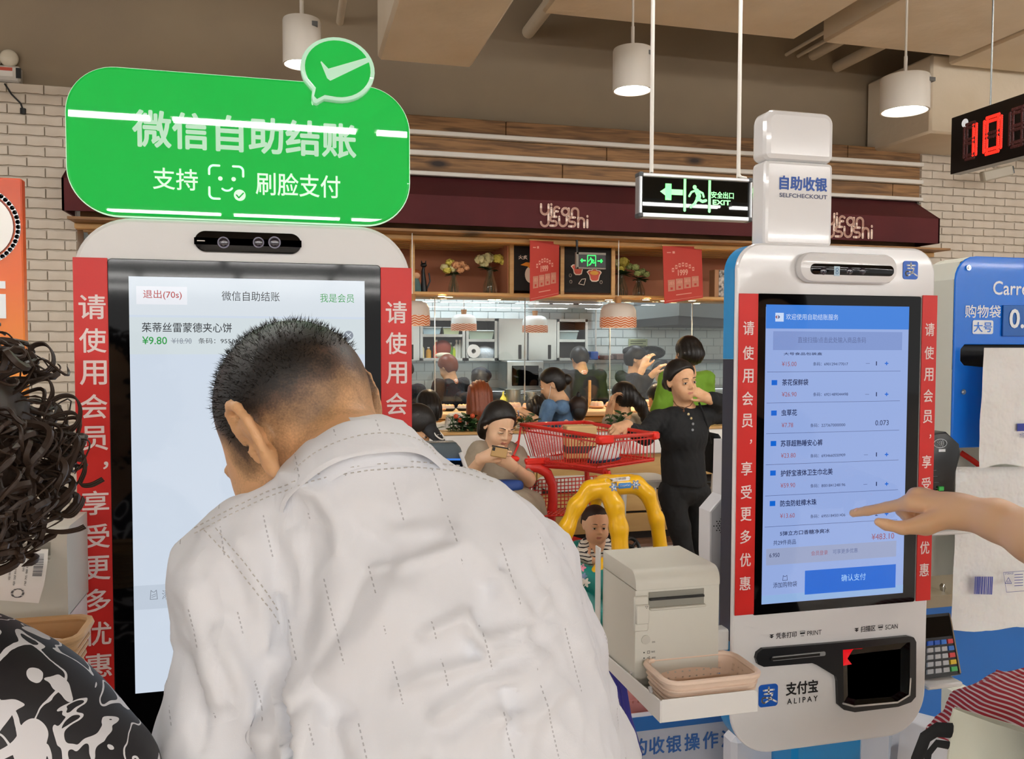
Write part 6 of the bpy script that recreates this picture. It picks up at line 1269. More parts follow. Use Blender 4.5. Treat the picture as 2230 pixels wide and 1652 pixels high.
RA = rotm(30, -10, 0); LA = frame((tx+.06, .9, 1.66), RA, 1.0); soft('head', skin, head_prims(LA, RA)+[c_(LA(0, -.02, -.08), (tx+.06, .86, 1.42), .055, .06, .03)], .009, arm) ; hair_cap(LA, RA, 1.0, arm, h=.009)
# ================================================================ WOMAN IN BLACK, PHONE USER, BABY
blackc = M('cloth_black', '17181a', .85, bump=(60, .2, .003)); blackj = M('jeans_black', '141517', .8, bump=(90, .2, .002))
def cloth_noise(a, s=1.0, seed=0):
    def post(v, f):
        N_ = vnorm(v, f); nz = np.array([noise.noise(Vector((p[0]*9*s+seed, p[1]*9*s, p[2]*7*s)))*a + (.2-abs(noise.noise(Vector((p[0]*20*s, p[1]*20*s+seed, p[2]*16*s+p[0]*9)))))*a*.8 for p in v]); return v+N_*nz[:, None]
    return post
Yw = 4.95; W = lambda x, y, dY=0: A3(x, y, Yw+dY)
wb_ = thing('person', W(1495, 1300)*np.array((1, 1, 0)), 'woman in black clothes with tied back hair, one hand on the red cart', 'person')
RB = rotm(190, -4, 6); sB = 1.09; LB = frame(W(1483, 829), RB, sB); nB = W(1492, 898, .03)
rA = chain([W(1430, 912), W(1404, 948, -.12), W(1368, 930, -.28), W(1352, 930, -.34)], [.05, .042, .030, .026], .02)
lA = chain([W(1535, 905, .02), W(1600, 900, .12), W(1566, 876, -.02), W(1535, 866, -.08)], [.05, .047, .038, .03], .02)
core = [c_(LB(0, -.02, -.06), nB, .048, .05, .03), c_(nB, W(1490, 960, .04), .07, .08, .06), c_(W(1490, 960, .04), W(1490, 1040, .04), .08, .08, .06), c_(W(1440, 912, .02), W(1532, 905, .02), .05, .05, .04)]
hands = hand_prims(W(1362, 926, -.30), W(1338, 930, -.36)-W(1362, 922, -.30), np.array((-.2, -.75, .8)), -1, 1.0, curl=(.75, .8, .8, .8), thumb=(.5, .3)) + hand_prims(W(1542, 866, -.07), W(1512, 850, -.07)-W(1542, 866, -.07), np.array((.1, -.85, .5)), -1, .95, curl=(.45, .5, .55, .6), thumb=(.4, .2))
soft('body', [skin, lipm], head_prims(LB, RB, sB)+core+rA+lA+hands, .0058, wb_, matf=lips_f(LB, RB, sB), relax=1)
eyes(LB, RB, sB, wb_, gaze=(.5, -.3))
hair_cap(LB, RB, sB, wb_, off=.009, line=.082, h=.0055, low=-.062, extra=[e_(LB(.0, -.11, -.025), (.045, .045, .045), None, .02)], sides=-.006)
torso = [c_(W(1438, 912, .02), W(1532, 905, .02), .060, .060, .05), e_(W(1487, 935, .0), (.165, .115, .14), None, .06), e_(W(1487, 950, -.06), (.13, .08, .07), None, .05), c_(W(1488, 950, .0), W(1486, 1005, .02), .128, .122, .06), c_(W(1486, 1005, .02), W(1490, 1042, .02), .130, .142, .05)]
top_p = torso + chain([W(1430, 912), W(1404, 948, -.12), W(1368, 932, -.28)], [.062, .054, .042], .03) + chain([W(1535, 905, .02), W(1600, 900, .12), W(1566, 876, -.02), W(1550, 868, -.06)], [.062, .058, .05, .046], .03) + [e_(W(1497, 872, -.10), (.075, .10, .055), None, .012, '-')]
zhem = float(W(1490, 1056)[2]); soft('top', blackc, top_p, .009, wb_, off=.002, clip=lambda G: zhem+.004*np.sin(G[..., 0]*30)-G[..., 2], post=cloth_noise(.008, 1.2), relax=2)
gx = W(1470, 1100)
lg = lambda pts, rs: chain(pts, rs, .03)
zf = .07; lx, rx_ = W(1505, 1205), W(1525, 1205)
trp = [e_(W(1490, 1062, .02), (.150, .12, .11), None, .06)] + lg([W(1462, 1075, .02), W(1480, 1150, -.02), W(1494, 1215, -.02), np.array((lx[0]-.02, Yw-.02, zf))], [.088, .070, .058, .04]) + lg([W(1520, 1075, .04), W(1522, 1150, .06), W(1518, 1215, .1), np.array((rx_[0]-.02, Yw+.12, zf))], [.088, .070, .058, .04])
soft('trousers', blackj, trp, .010, wb_, post=cloth_noise(.007, 1.6, 3), relax=2)
for dx, dy in ((-.02, -.02), (.01, .12)): q_ = np.array((lx[0]+dx, Yw+dy, .04)); soft('shoe', M('shoe_black', '19191a', .4), [c_(q_, q_+np.array((.02, -.15, -.005)), .042, .034, .02)], .01, wb_, clip=lambda G: .002-G[..., 2])
m = MB(); 
for px, py, c_i in ((1499, 903, 0), (1505, 915, 1), (1509, 937, 2), (1508, 960, 2)):
    pass
TB = bvh([o for o in wb_.children if o.name.startswith('top')][0])
for k, (px, py) in enumerate(((1499, 902), (1505, 911), (1509, 923), (1508, 936))):
    h = surf(TB, px, py, .002); 
    if h is not None: MB().sph(h, (.009, .005, .009), 10, 6).build('button', M('button_gold' if k < 2 else 'button_grey2', 'cdb88a' if k < 2 else '8e9296', .3), wb_)
neckl = [W(1466, 872, -.05), W(1473, 882, -.10), W(1488, 889, -.13), W(1503, 883, -.11), W(1511, 872, -.06)]; MB().tube([tuple(p) for p in neckl], .003, 6).sph(tuple(W(1489, 894, -.13)), (.006, .005, .010), 8, 6).build('necklace', M('necklace_brown', '6b4426', .4), wb_)
bg = MB().rbox(tuple(W(1549, 985, .12)), (.05, .16, .26), Matrix.Rotation(.1, 3, 'Y'), .02); bg.build('shoulder_bag', blackc, label='black shoulder bag hanging at the side of the woman in black', cat='bag')
MB().tube([tuple(W(x, y, d)) for x, y, d in ((1522, 876, -.06), (1532, 900, -.095), (1540, 930, -.08), (1548, 965, .06))], .008, 6, flat=.5).build('bag_strap', blackc, wb_)
# ---- seated phone user
Yq = 4.55; Q = lambda x, y, dY=0: A3(x, y, Yq+dY)
ph = thing('person', Q(1090, 1300)*np.array((1, 1, 0)), 'seated woman in a grey-brown dress looking down at a phone', 'person')
RP = rotm(194, -24, -5); LP = frame(Q(1087, 925, .0), RP, 1.06); nP = Q(1080, 985, .06)
taupe_d = M('dress_taupe', '8f8270', .85, var=(5, '9a8d7b', 2)); skq = MATS['skin_fair']
aR = chain([Q(1042, 982, .03), Q(1024, 1034, -.06), Q(1052, 996, -.26)], [.045, .038, .027], .02); aL = chain([Q(1122, 988, .03), Q(1150, 1044, -.06), Q(1112, 1010, -.26)], [.045, .038, .027], .02)
hq = hand_prims(Q(1052, 996, -.26), Q(1078, 984, -.32)-Q(1052, 996, -.26), np.array((-.1, -.85, .5)), 1, .92, curl=(.35, .4, .45, .5), thumb=(.3, .2)) + hand_prims(Q(1112, 1012, -.26), Q(1090, 990, -.32)-Q(1112, 1012, -.26), np.array((.3, -.85, -.2)), -1, .92, curl=(.6, .6, .6, .6), thumb=(.3, .2))
coreq = [c_(LP(0, -.02, -.06), nP, .046, .05, .03), c_(nP, Q(1082, 1050, .07), .07, .09, .06), c_(Q(1048, 990, .05), Q(1118, 990, .05), .05, .05, .04)]
soft('body', [skq, lipm], head_prims(LP, RP, 1.02)+coreq+aR+aL+hq, .0055, ph, matf=lips_f(LP, RP, 1.02)); eyes(LP, RP, 1.02, ph, shut=1)
hairst = [c_(LP(-.075, -.01, .0), LP(-.072, .012, -.13), .026, .014, .02), c_(LP(.075, -.01, .0), LP(.078, .012, -.13), .024, .014, .02), e_(LP(0, -.06, -.05), (.08, .06, .08), RP, .03)]
hair_cap(LP, RP, 1.05, ph, off=.008, line=.078, h=.0065, extra=hairst, ear=False, low=-.16)
MB().tube([tuple(LP(-.05, .055, .115)), tuple(LP(-.082, .03, .075))], .004, 6).build('hair_clip', M('clip_blue', '9fb4d0', .3), ph)
dp = [c_(Q(1048, 990, .05), Q(1118, 990, .05), .058, .058, .05), e_(Q(1082, 1020, .06), (.145, .11, .15), None, .06), c_(Q(1086, 1040, .06), Q(1100, 1085, .06), .125, .135, .06)] + chain([Q(1042, 982, .03), Q(1029, 1015, -.03)], [.060, .056], .03) + chain([Q(1122, 988, .03), Q(1142, 1024, -.03)], [.060, .056], .03) + [e_(Q(1084, 968, -.06), (.06, .09, .05), None, .012, '-')]
dp += chain([Q(1090, 1095, .0), Q(1130, 1110, -.32), Q(1150, 1170, -.36)], [.10, .085, .08], .05) + chain([Q(1120, 1092, .0), Q(1150, 1108, -.22), Q(1172, 1170, -.25)], [.10, .085, .08], .05)
soft('dress', taupe_d, dp, .010, ph, post=cloth_noise(.010, 1.4, 5), relax=2)
kx = [Q(1150, 1170, -.36), Q(1172, 1170, -.25)]
for p0 in kx: q1_ = p0.copy(); q1_[2] = .08; soft('leg', skq, chain([p0, q1_], [.055, .035], .02), .01, ph); soft('shoe', M('shoe_white', 'd8d6d2', .5), [c_((q1_[0], q1_[1], .035), (q1_[0]+.02, q1_[1]-.14, .03), .036, .03, .02)], .01, ph, clip=lambda G: .002-G[..., 2])
pc = Vector(Q(1087, 985, -.375)); rp_ = Matrix.Rotation(R_(-12), 3, 'Z') @ Matrix.Rotation(R_(-35), 3, 'X') @ Matrix.Rotation(R_(12), 3, 'Y')
o = thing('mobile_phone', pc, 'gold-backed phone held by the seated woman', 'phone'); MB().rbox(pc, (.075, .009, .14) if False else (.082, .010, .055), rp_, .003).build('case', M('phone_gold', 'b08d5a', .3), o, smooth=0); MB().rbox(pc+rp_@V(-.03, -.006, .012), (.014, .003, .02), rp_, .001).build('camera_bump', black, o, smooth=0); MB().rbox(pc+rp_@V(0, 0, .029), (.086, .013, .006), rp_, .001).build('rim', black, o, smooth=0)
MB().lathe([(.032, -.006), (.034, 0), (.032, .006)], tuple(Q(1047, 998, -.23)), 20, axis=Matrix.Rotation(R_(50), 3, 'Y')).build('wristwatch', M('watch_gold', 'c8a660', .3, metal=.8), ph)
bc = Q(1096, 1062, -.20); soft('clutch_bag', M('bag_blue', '23468f', .5), [e_(bc, (.095, .05, .038), None, .02), c_(bc+np.array((-.08, 0, .01)), bc+np.array((.085, 0, .012)), .028, .026, .03)], .007, label='blue pouch lying in the lap of the seated woman', cat='bag')
# stool under her
c = Vector(Q(1098, 1100, .08)); stool(1098, Yq+.14, 'white stool under the woman with the phone')
# ---- baby
Yb = 3.98; Bq = lambda x, y, dY=0: A3(x, y, Yb+dY)
by = thing('person', Bq(1298, 1215), 'baby in a black and white striped shirt sitting in the yellow toy car', 'person')
sb = .76; RBb = rotm(176, -2, -2); LBb = frame(Bq(1297, 1143), RBb, sb); skb = M('skin_baby', 'e8b794', .5, sss=.15)
bp_ = head_prims(LBb, RBb, sb, child=1) + [e_(LBb(0, .0, .045), (.062, .066, .055), None, .02), c_(LBb(0, -.01, -.08), Bq(1297, 1185, .02), .03, .04, .03), c_(Bq(1297, 1190, .02), Bq(1296, 1235, .02), .055, .07, .04)]
bp_ += chain([Bq(1278, 1190, 0), Bq(1272, 1212, -.05), Bq(1292, 1222, -.11)], [.026, .024, .018], .01) + hand_prims(Bq(1292, 1221, -.11), np.array((.8, -.4, .25)), np.array((0, -.5, .9)), 1, .5, curl=(.4, .4, .4, .4))
soft('body', [skb, lipm], bp_, .0042, by, matf=lips_f(LBb, RBb, sb)); eyes(LBb, RBb, sb*1.08, by, gaze=(.3, 0)); hair_cap(LBb, RBb, sb*1.04, by, mat_=M('hair_baby', '2b1a12', .6), off=.008, line=.074, low=.0, h=.0045, sides=.02)
def stripe_mat():
    m = bpy.data.materials.new('striped_knit'); m.use_nodes = True; nt = m.node_tree; b = nt.nodes['Principled BSDF']; L = nt.links.new; N = nt.nodes.new; tc = N('ShaderNodeTexCoord'); sx = N('ShaderNodeSeparateXYZ'); L(tc.outputs['Object'], sx.inputs[0]); n = N('ShaderNodeTexNoise'); n.inputs['Scale'].default_value = 12; L(tc.outputs['Object'], n.inputs[0])
    a = N('ShaderNodeMath'); a.operation = 'MULTIPLY_ADD'; L(n.outputs[0], a.inputs[0]); a.inputs[1].default_value = .03; L(sx.outputs[2], a.inputs[2]); a1 = N('ShaderNodeMath'); a1.operation = 'MULTIPLY'; L(a.outputs[0], a1.inputs[0]); a1.inputs[1].default_value = 62; f = N('ShaderNodeMath'); f.operation = 'FRACT'; L(a1.outputs[0], f.inputs[0]); g = N('ShaderNodeMath'); g.operation = 'LESS_THAN'; L(f.outputs[0], g.inputs[0]); g.inputs[1].default_value = .3
    mx = N('ShaderNodeMix'); mx.data_type = 'RGBA'; L(g.outputs[0], mx.inputs[0]); mx.inputs[6].default_value = (*lin('e9e4da'), 1); mx.inputs[7].default_value = (*lin('23222a'), 1); L(mx.outputs[2], b.inputs['Base Color']); b.inputs['Roughness'].default_value = .9; return m
soft('shirt', stripe_mat(), [e_(Bq(1297, 1208, .02), (.078, .06, .075), None, .03), c_(Bq(1275, 1186, .01), Bq(1318, 1186, .01), .036, .036, .03)] + chain([Bq(1272, 1192, 0), Bq(1266, 1212, -.05), Bq(1284, 1222, -.10)], [.034, .032, .026], .01) + chain([Bq(1320, 1192, 0), Bq(1330, 1212, -.04), Bq(1322, 1222, -.09)], [.034, .032, .026], .01) + [e_(Bq(1297, 1176, -.02), (.034, .05, .02), None, .01, '-')], .006, by, post=cloth_noise(.006, 2.5), relax=1)
# ================================================================ TOY CAR AND CART
yel = M('car_yellow', 'f2b90a', .3, coat=.3); teal = M('car_teal', '0b7a72', .35)
cart = thing('shopping_cart', A3(1290, 1300, 4.2)*np.array((1, 1, 0)), 'red wire shopping cart with a yellow and teal toy car in front', 'shopping cart'); tcar = cart
C3 = lambda x, y, Y: A3(x, y, Y)
roof = [c_(C3(1312, 1058, 3.90), C3(1385, 1056, 3.95), .048, .044, .05), c_(C3(1318, 1050, 4.10), C3(1375, 1047, 4.15), .04, .038, .06), c_(C3(1290, 1066, 3.85), C3(1312, 1056, 3.9), .034, .04, .03)]
posts = chain([C3(1318, 1062, 3.84), C3(1285, 1066, 3.84), C3(1255, 1100, 3.83), C3(1234, 1150, 3.82), C3(1218, 1210, 3.82)], [.042, .040, .037, .036, .038], .03)
posts += chain([C3(1318, 1062, 3.84), C3(1338, 1100, 3.80), C3(1348, 1150, 3.78), C3(1352, 1225, 3.76)], [.042, .042, .041, .042], .03)
posts += chain([C3(1385, 1052, 3.95), C3(1410, 1075, 3.93), C3(1430, 1130, 3.92), C3(1440, 1205, 3.92)], [.038, .036, .035, .037], .03)
posts += chain([C3(1318, 1050, 4.12), C3(1300, 1080, 4.3), C3(1290, 1140, 4.36), C3(1285, 1220, 4.38)], [.034, .030, .028, .028], .03)
posts += [c_(C3(1316, 1232, 3.70), C3(1300, 1245, 3.68), .035, .03, .03), c_(C3(1352, 1225, 3.76), C3(1316, 1232, 3.70), .036, .034, .03), c_(C3(1440, 1205, 3.92), C3(1425, 1212, 3.88), .03, .022, .02)]
shell = soft('roof_shell', yel, roof+posts, .007, tcar, relax=4)
tb_ = [c_(C3(1225, 1235, 3.82), C3(1318, 1268, 3.66), .05, .055, .05), c_(C3(1225, 1300, 3.82), C3(1318, 1340, 3.66), .06, .06, .07), c_(C3(1318, 1268, 3.66), C3(1440, 1250, 3.80), .05, .05, .05), c_(C3(1440, 1250, 3.82), C3(1400, 1225, 4.25), .05, .05, .05), c_(C3(1225, 1235, 3.85), C3(1262, 1215, 4.25), .045, .045, .05), c_(C3(1262, 1205, 4.2), C3(1340, 1205, 4.2), .045, .045, .05), c_(C3(1258, 1192, 4.12), C3(1275, 1190, 4.15), .04, .04, .05), c_(C3(1370, 1222, 3.92), C3(1432, 1215, 3.96), .03, .03, .04), e_(C3(1320, 1345, 3.95), (.25, .2, .12), None, .08)]
tub = soft('lower_body', teal, tb_, .011, tcar, relax=2)
m = MB(); 
for x in (-.16, .18):
    for y in (-.18, .22): c = Vector(C3(1330, 1340, 3.95))+V(x, y, 0); c.z = .11; m.cyl(c+V(-.03, 0, 0), c+V(.03, 0, 0), .11, n=20)
m.build('wheel', rubber, tcar)
c = Vector(C3(1330, 1345, 3.95)); MB().box(c.x-.15, c.x+.15, c.y-.2, c.y+.25, .12, c.z).build('chassis', rubber, tcar, smooth=0)
c = Vector(C3(1378, 1190, 3.90)); tl_ = Matrix.Rotation(R_(28), 3, 'Z') @ Matrix.Rotation(R_(58), 3, 'X'); m = MB(); m.tube([c+tl_@V(.045*math.cos(a), .045*math.sin(a), 0) for a in np.linspace(0, 6.283, 25)[:-1]], .010, 8, closed=True)
for a in (.5, 2.6, 4.7): m.tube([c, c+tl_@V(.045*math.cos(a), .045*math.sin(a), 0)], .007, 6)
m.tube([c, c+tl_@V(0, 0, -.09)], .012, 8); m.build('steering_wheel', black, tcar)
SB = bvh(shell); TBb = bvh(tub)
def decal(bv, cx, cy, shape, mat_i, m, lift=.0016):
    pts = [surf(bv, cx+a, cy+b, lift) for a, b in shape]; cpt = surf(bv, cx, cy, lift)
    if cpt is None or any(p is None for p in pts): return
    n = len(pts); m.add([cpt]+pts, [(0, (i+1) % n+1, i+1) for i in range(n)], mat_i)
def flower(r, n=5): return [((r*(1+.28*math.cos(n*t)))*math.cos(t), (r*(1+.28*math.cos(n*t)))*math.sin(t)) for t in np.linspace(0, 6.283, 41)[:-1]]
st_m = [M('st_magenta', 'c0406a', .4), M('st_coral', 'dd7060', .4), M('st_pink', 'e890a8', .4), M('st_blue', '3f86c8', .4), M('st_grey', '7888a8', .4), M('st_white', 'ece6de', .4), M('st_red', 'c04040', .4)]
m = MB()
for cx, cy, r, a, b in ((1234, 1083, 5, 0, 0), (1228, 1097, 6, 1, 2), (1222, 1111, 6, 0, 1), (1217, 1125, 5, 0, 4), (1211, 1139, 5, 1, 2)): decal(SB, cx, cy, flower(r), a, m); decal(SB, cx, cy, flower(r*.5, 4), b, m, .0025)
for cx, cy in ((1337, 1060), (1384, 1055)): decal(SB, cx, cy, flower(8.5, 6), 4, m, .002); decal(SB, cx, cy, flower(5, 6), 5, m, .003); decal(SB, cx, cy, flower(2.5, 3), 3, m, .004)
def rr_px(w_, h_, sk=0): return [(a*w_/2, b*h_/2 - a*sk) for a, b in ((-1, -.5), (-.9, -1), (-.5, -1), (0, -1), (.5, -1), (.9, -1), (1, -.5), (1, .5), (.9, 1), (.5, 1), (0, 1), (-.5, 1), (-.9, 1), (-1, .5))]
decal(SB, 1360, 1057, rr_px(28, 11, 1), 3, m, .003); decal(SB, 1345, 1044, rr_px(54, 8, 2.5), 5, m, .002); m.build('stickers', st_m, shell, smooth=0)
def letters_on(bv, s, cx, cy, w_, h_, sk, mat_, par, lift=.0045):
    v, f, sz = txt(s); m = MB(); pts = []
    for a, b in v: p = surf(bv, cx+(a-.5)*w_, cy-(b-.5)*h_-(a-.5)*2*sk, lift); pts.append(p if p is not None else (pts[-1] if pts else Vector((0, 0, 0))))
    m.add(pts, f); m.build('lettering', mat_, par, smooth=0)
letters_on(SB, 'CoupeCar', 1360, 1057, 21, 5, 1, st_m[5], shell); letters_on(SB, '宝宝乐园', 1345, 1044, 34, 4.6, 2.2, M('ink_dark2', '403038', .5), shell, .004)
m = MB(); decal(TBb, 1268, 1236, flower(7, 5), 2, m); decal(TBb, 1275, 1268, flower(9, 6), 5, m); decal(TBb, 1272, 1254, flower(6, 5), 4, m); m.build('stickers', st_m, tub, smooth=0)
# cart
wire = M('cart_red', 'cf2a22', .35, coat=.3); 
N_, Lc, Rc, Fc = [Vector(C3(*a)) for a in ((1317, 953, 4.05), (1135, 924, 4.62), (1425, 944, 4.42), (1271, 919, 4.95))]
zt_ = (N_.z+Lc.z+Rc.z+Fc.z)/4
N2, L2, R2, F2 = [Vector(C3(*a)) for a in ((1298, 1022, 4.12), (1160, 1006, 4.58), (1424, 1003, 4.40), (1271, 985, 4.85))]
tops = [N_, Rc, Fc, Lc]; bots = [N2, R2, F2, L2]
m = MB(); m.tube(tops+[tops[0]], .011, 8, cap=True); m.build('top_rim', wire, cart)
m = MB(); m.tube([t.lerp(b, .16) for t, b in zip(tops, bots)]+[tops[0].lerp(bots[0], .16)], .004, 6); m.tube([t.lerp(b, .93) for t, b in zip(tops, bots)]+[tops[0].lerp(bots[0], .93)], .006, 6); m.build('rail', wire, cart)
for side_, (i, j, n) in enumerate(((0, 1, 14), (1, 2, 22), (2, 3, 16), (3, 0, 27))):
    m = MB()
    for k in range(n+1): t = k/n; m.tube([tops[i].lerp(tops[j], t), bots[i].lerp(bots[j], t)], .0026, 5)
    m.build('side_wires', wire, cart)
m = MB()
for k in range(17): t = k/16; m.tube([bots[0].lerp(bots[1], t), bots[3].lerp(bots[2], t)], .0026, 5)
for k in range(9): t = k/8; m.tube([bots[0].lerp(bots[3], t), bots[1].lerp(bots[2], t)], .0026, 5)
m.build('bottom_grid', wire, cart)
dN = (Rc-N_).normalized(); MB().rbox(N_+V(0, 0, -.01), (.10, .05, .045), Matrix.Rotation(math.atan2(dN.y, dN.x)-.35, 3, 'Z'), .01).build('corner_block', red_plastic, cart); MB().rbox(Rc+V(0, 0, -.01), (.055, .05, .045), Matrix.Rotation(.6, 3, 'Z'), .01).build('corner_block', red_plastic, cart)
MB().tube([C3(1108, 1000, 4.5), C3(1150, 999, 4.55)], [.022, .020], 10).build('handle_end', red_plastic, cart); MB().tube([C3(1125, 998, 4.52), C3(1226, 997, 4.62)], .012, 10).build('handle_bar', M('handle_white', 'dcdcdc', .2, metal=.3), cart)
MB().tube([C3(1118, 992, 4.5), C3(1128, 970, 4.52), C3(1134, 930, 4.6)], .006, 6).tube([C3(1123, 965, 4.52), C3(1128, 960, 4.54)], .004, 6).build('lever', wire, cart)
MB().rbox(tuple((C3(1170, 1004, 4.5))), (.15, .04, .035), Matrix.Rotation(.1, 3, 'Z'), .008).build('bracket', red_plastic, cart)
fr_ = MB(); fr_.tube([C3(1142, 1016, 4.5), C3(1172, 1018, 4.5), C3(1192, 1030, 4.5), C3(1203, 1055, 4.5), C3(1204, 1090, 4.5), C3(1196, 1160, 4.5), C3(1190, 1330, 4.5)], .028, 12); fr_.tube([C3(1150, 1010, 4.55), C3(1250, 1016, 4.45), C3(1318, 1026, 4.2)], .018, 10)
fr_.tube([C3(1146, 1018, 4.52), C3(1148, 1045, 4.52), C3(1146, 1060, 4.52)], .016, 8); fr_.tube([C3(1322, 1025, 4.2), C3(1326, 1040, 4.2)], .018, 8); fr_.tube([C3(1278, 1022, 4.45), C3(1278, 1045, 4.5)], .014, 8); fr_.tube([C3(1196, 1160, 4.5), C3(1300, 1190, 4.4)], .02, 8); fr_.build('frame', wire, cart)
# lower basket: grid of wires
a0_, a1_, a2_, a3_ = [Vector(C3(*q)) for q in ((1172, 1045, 4.62), (1300, 1036, 4.75), (1300, 1104, 4.75), (1172, 1108, 4.62))]
m = MB(); gd = [(a0_, a1_, a2_, a3_)]; b0_, b1_, b2_, b3_ = [Vector(C3(*q)) for q in ((1132, 1085, 4.5), (1150, 1040, 4.55), (1172, 1108, 4.62), (1133, 1090, 4.5))]
def gridw(A, B, C, D, nu, nv):
    for k in range(nu+1): t = k/nu; m.tube([A.lerp(B, t), D.lerp(C, t)], .003, 5)
    for k in range(nv+1): t = k/nv; m.tube([A.lerp(D, t), B.lerp(C, t)], .003, 5)
gridw(a0_, a1_, a2_, a3_, 16, 8); gridw(Vector(C3(1146, 1060, 4.52)), Vector(C3(1172, 1046, 4.62)), Vector(C3(1172, 1108, 4.62)), Vector(C3(1133, 1090, 4.5)), 5, 6); gridw(a3_, a2_, Vector(C3(1300, 1120, 4.3)), Vector(C3(1135, 1125, 4.2)), 16, 6); gridw(Vector(C3(1133, 1088, 4.5)), a3_, Vector(C3(1172, 1150, 4.3)), Vector(C3(1135, 1130, 4.2)), 4, 5)
m.build('lower_basket', wire, cart)
m = MB()
for px, Y in ((1170, 4.5), (1230, 4.8), (1330, 4.5), (1300, 4.1)): c = Vector(C3(px, 1300, Y)); c.z = .06; m.cyl(c+V(-.015, 0, 0), c+V(.015, 0, 0), .06, n=16); m.cyl(c, c+V(0, 0, .3), .012, n=8)
m.build('castor', rubber, cart)
# goods in the cart
c = Vector(C3(1262, 1005, 4.5)); zb2 = min(b.z for b in bots)+.03; rc_ = Matrix.Rotation(R_(-8), 3, 'Z'); c.z = zb2
o = thing('food_carton', c, 'tan printed carton with dark bands lying in the red cart', 'box'); kraft = M('kraft', 'd2b27c', .6); MB().rbox(c+V(0, 0, .09), (.17, .12, .18), rc_, .004).build('carton', kraft, o, smooth=0)
for z_, h_, cl_ in ((.125, .018, '2d2a28'), (.05, .04, '4a4444')): MB().rbox(c+V(0, 0, z_), (.173, .124, h_), rc_, .002).build('band', M('band_'+cl_, cl_, .5), o, smooth=0)
m = MB(); fx = rc_@V(1, 0, 0); A_ = c+rc_@V(-.02, -.064, .08); Tq(m, '大', A_, A_+fx*.04, A_+V(0, 0, .035)); A_ = A_+V(0, 0, .035); Tq(m, '吉', A_, A_+fx*.04, A_+V(0, 0, .03)); m.build('lettering', M('ink_brick', '8a3a28', .5), o, smooth=0)
c = C3(1315, 1002, 4.25); c[2] = zb2+.045; soft('baby_cap', M('cap_white', 'e2e0e0', .7), [e_(c, (.085, .06, .05), None, .02)], .007, label='white cap with a navy brim lying in the red cart', cat='cap', clip=lambda G: c[2]-.035-G[..., 2]); hb = [o for o in bpy.data.objects if o.name.startswith('baby_cap')][-1]
MB().tube([tuple(c+np.array((.088*math.cos(a), .063*math.sin(a), -.025+.01*math.cos(a)))) for a in np.linspace(0, 6.283, 22)[:-1]], .007, 6, closed=True).build('brim', M('navy_trim', '1d2746', .6), hb)
m = MB(); Mf = M('flap_red', 'd9b0a8', .4); ld = M('leaflet', 'e6dcdc', .35, var=(60, 'c88080', 1, (6, 6, .2)))
A_, B_2 = Lc.lerp(Fc, .05)+V(0, -.03, -.03), Lc.lerp(Fc, .95)+V(0, -.03, -.03); C_2, D_ = bots[3].lerp(bots[2], .95)+V(0, -.03, .04), bots[3].lerp(bots[2], .05)+V(0, -.03, .04)
q4 = [D_, C_2, B_2, A_]; n4 = V(0, .004, 0); m.add(q4+[p+n4 for p in q4], [(0, 1, 2, 3), (7, 6, 5, 4), (0, 4, 5, 1), (1, 5, 6, 2), (2, 6, 7, 3), (3, 7, 4, 0)]); m.build('seat_flap', ld, cart, smooth=0)
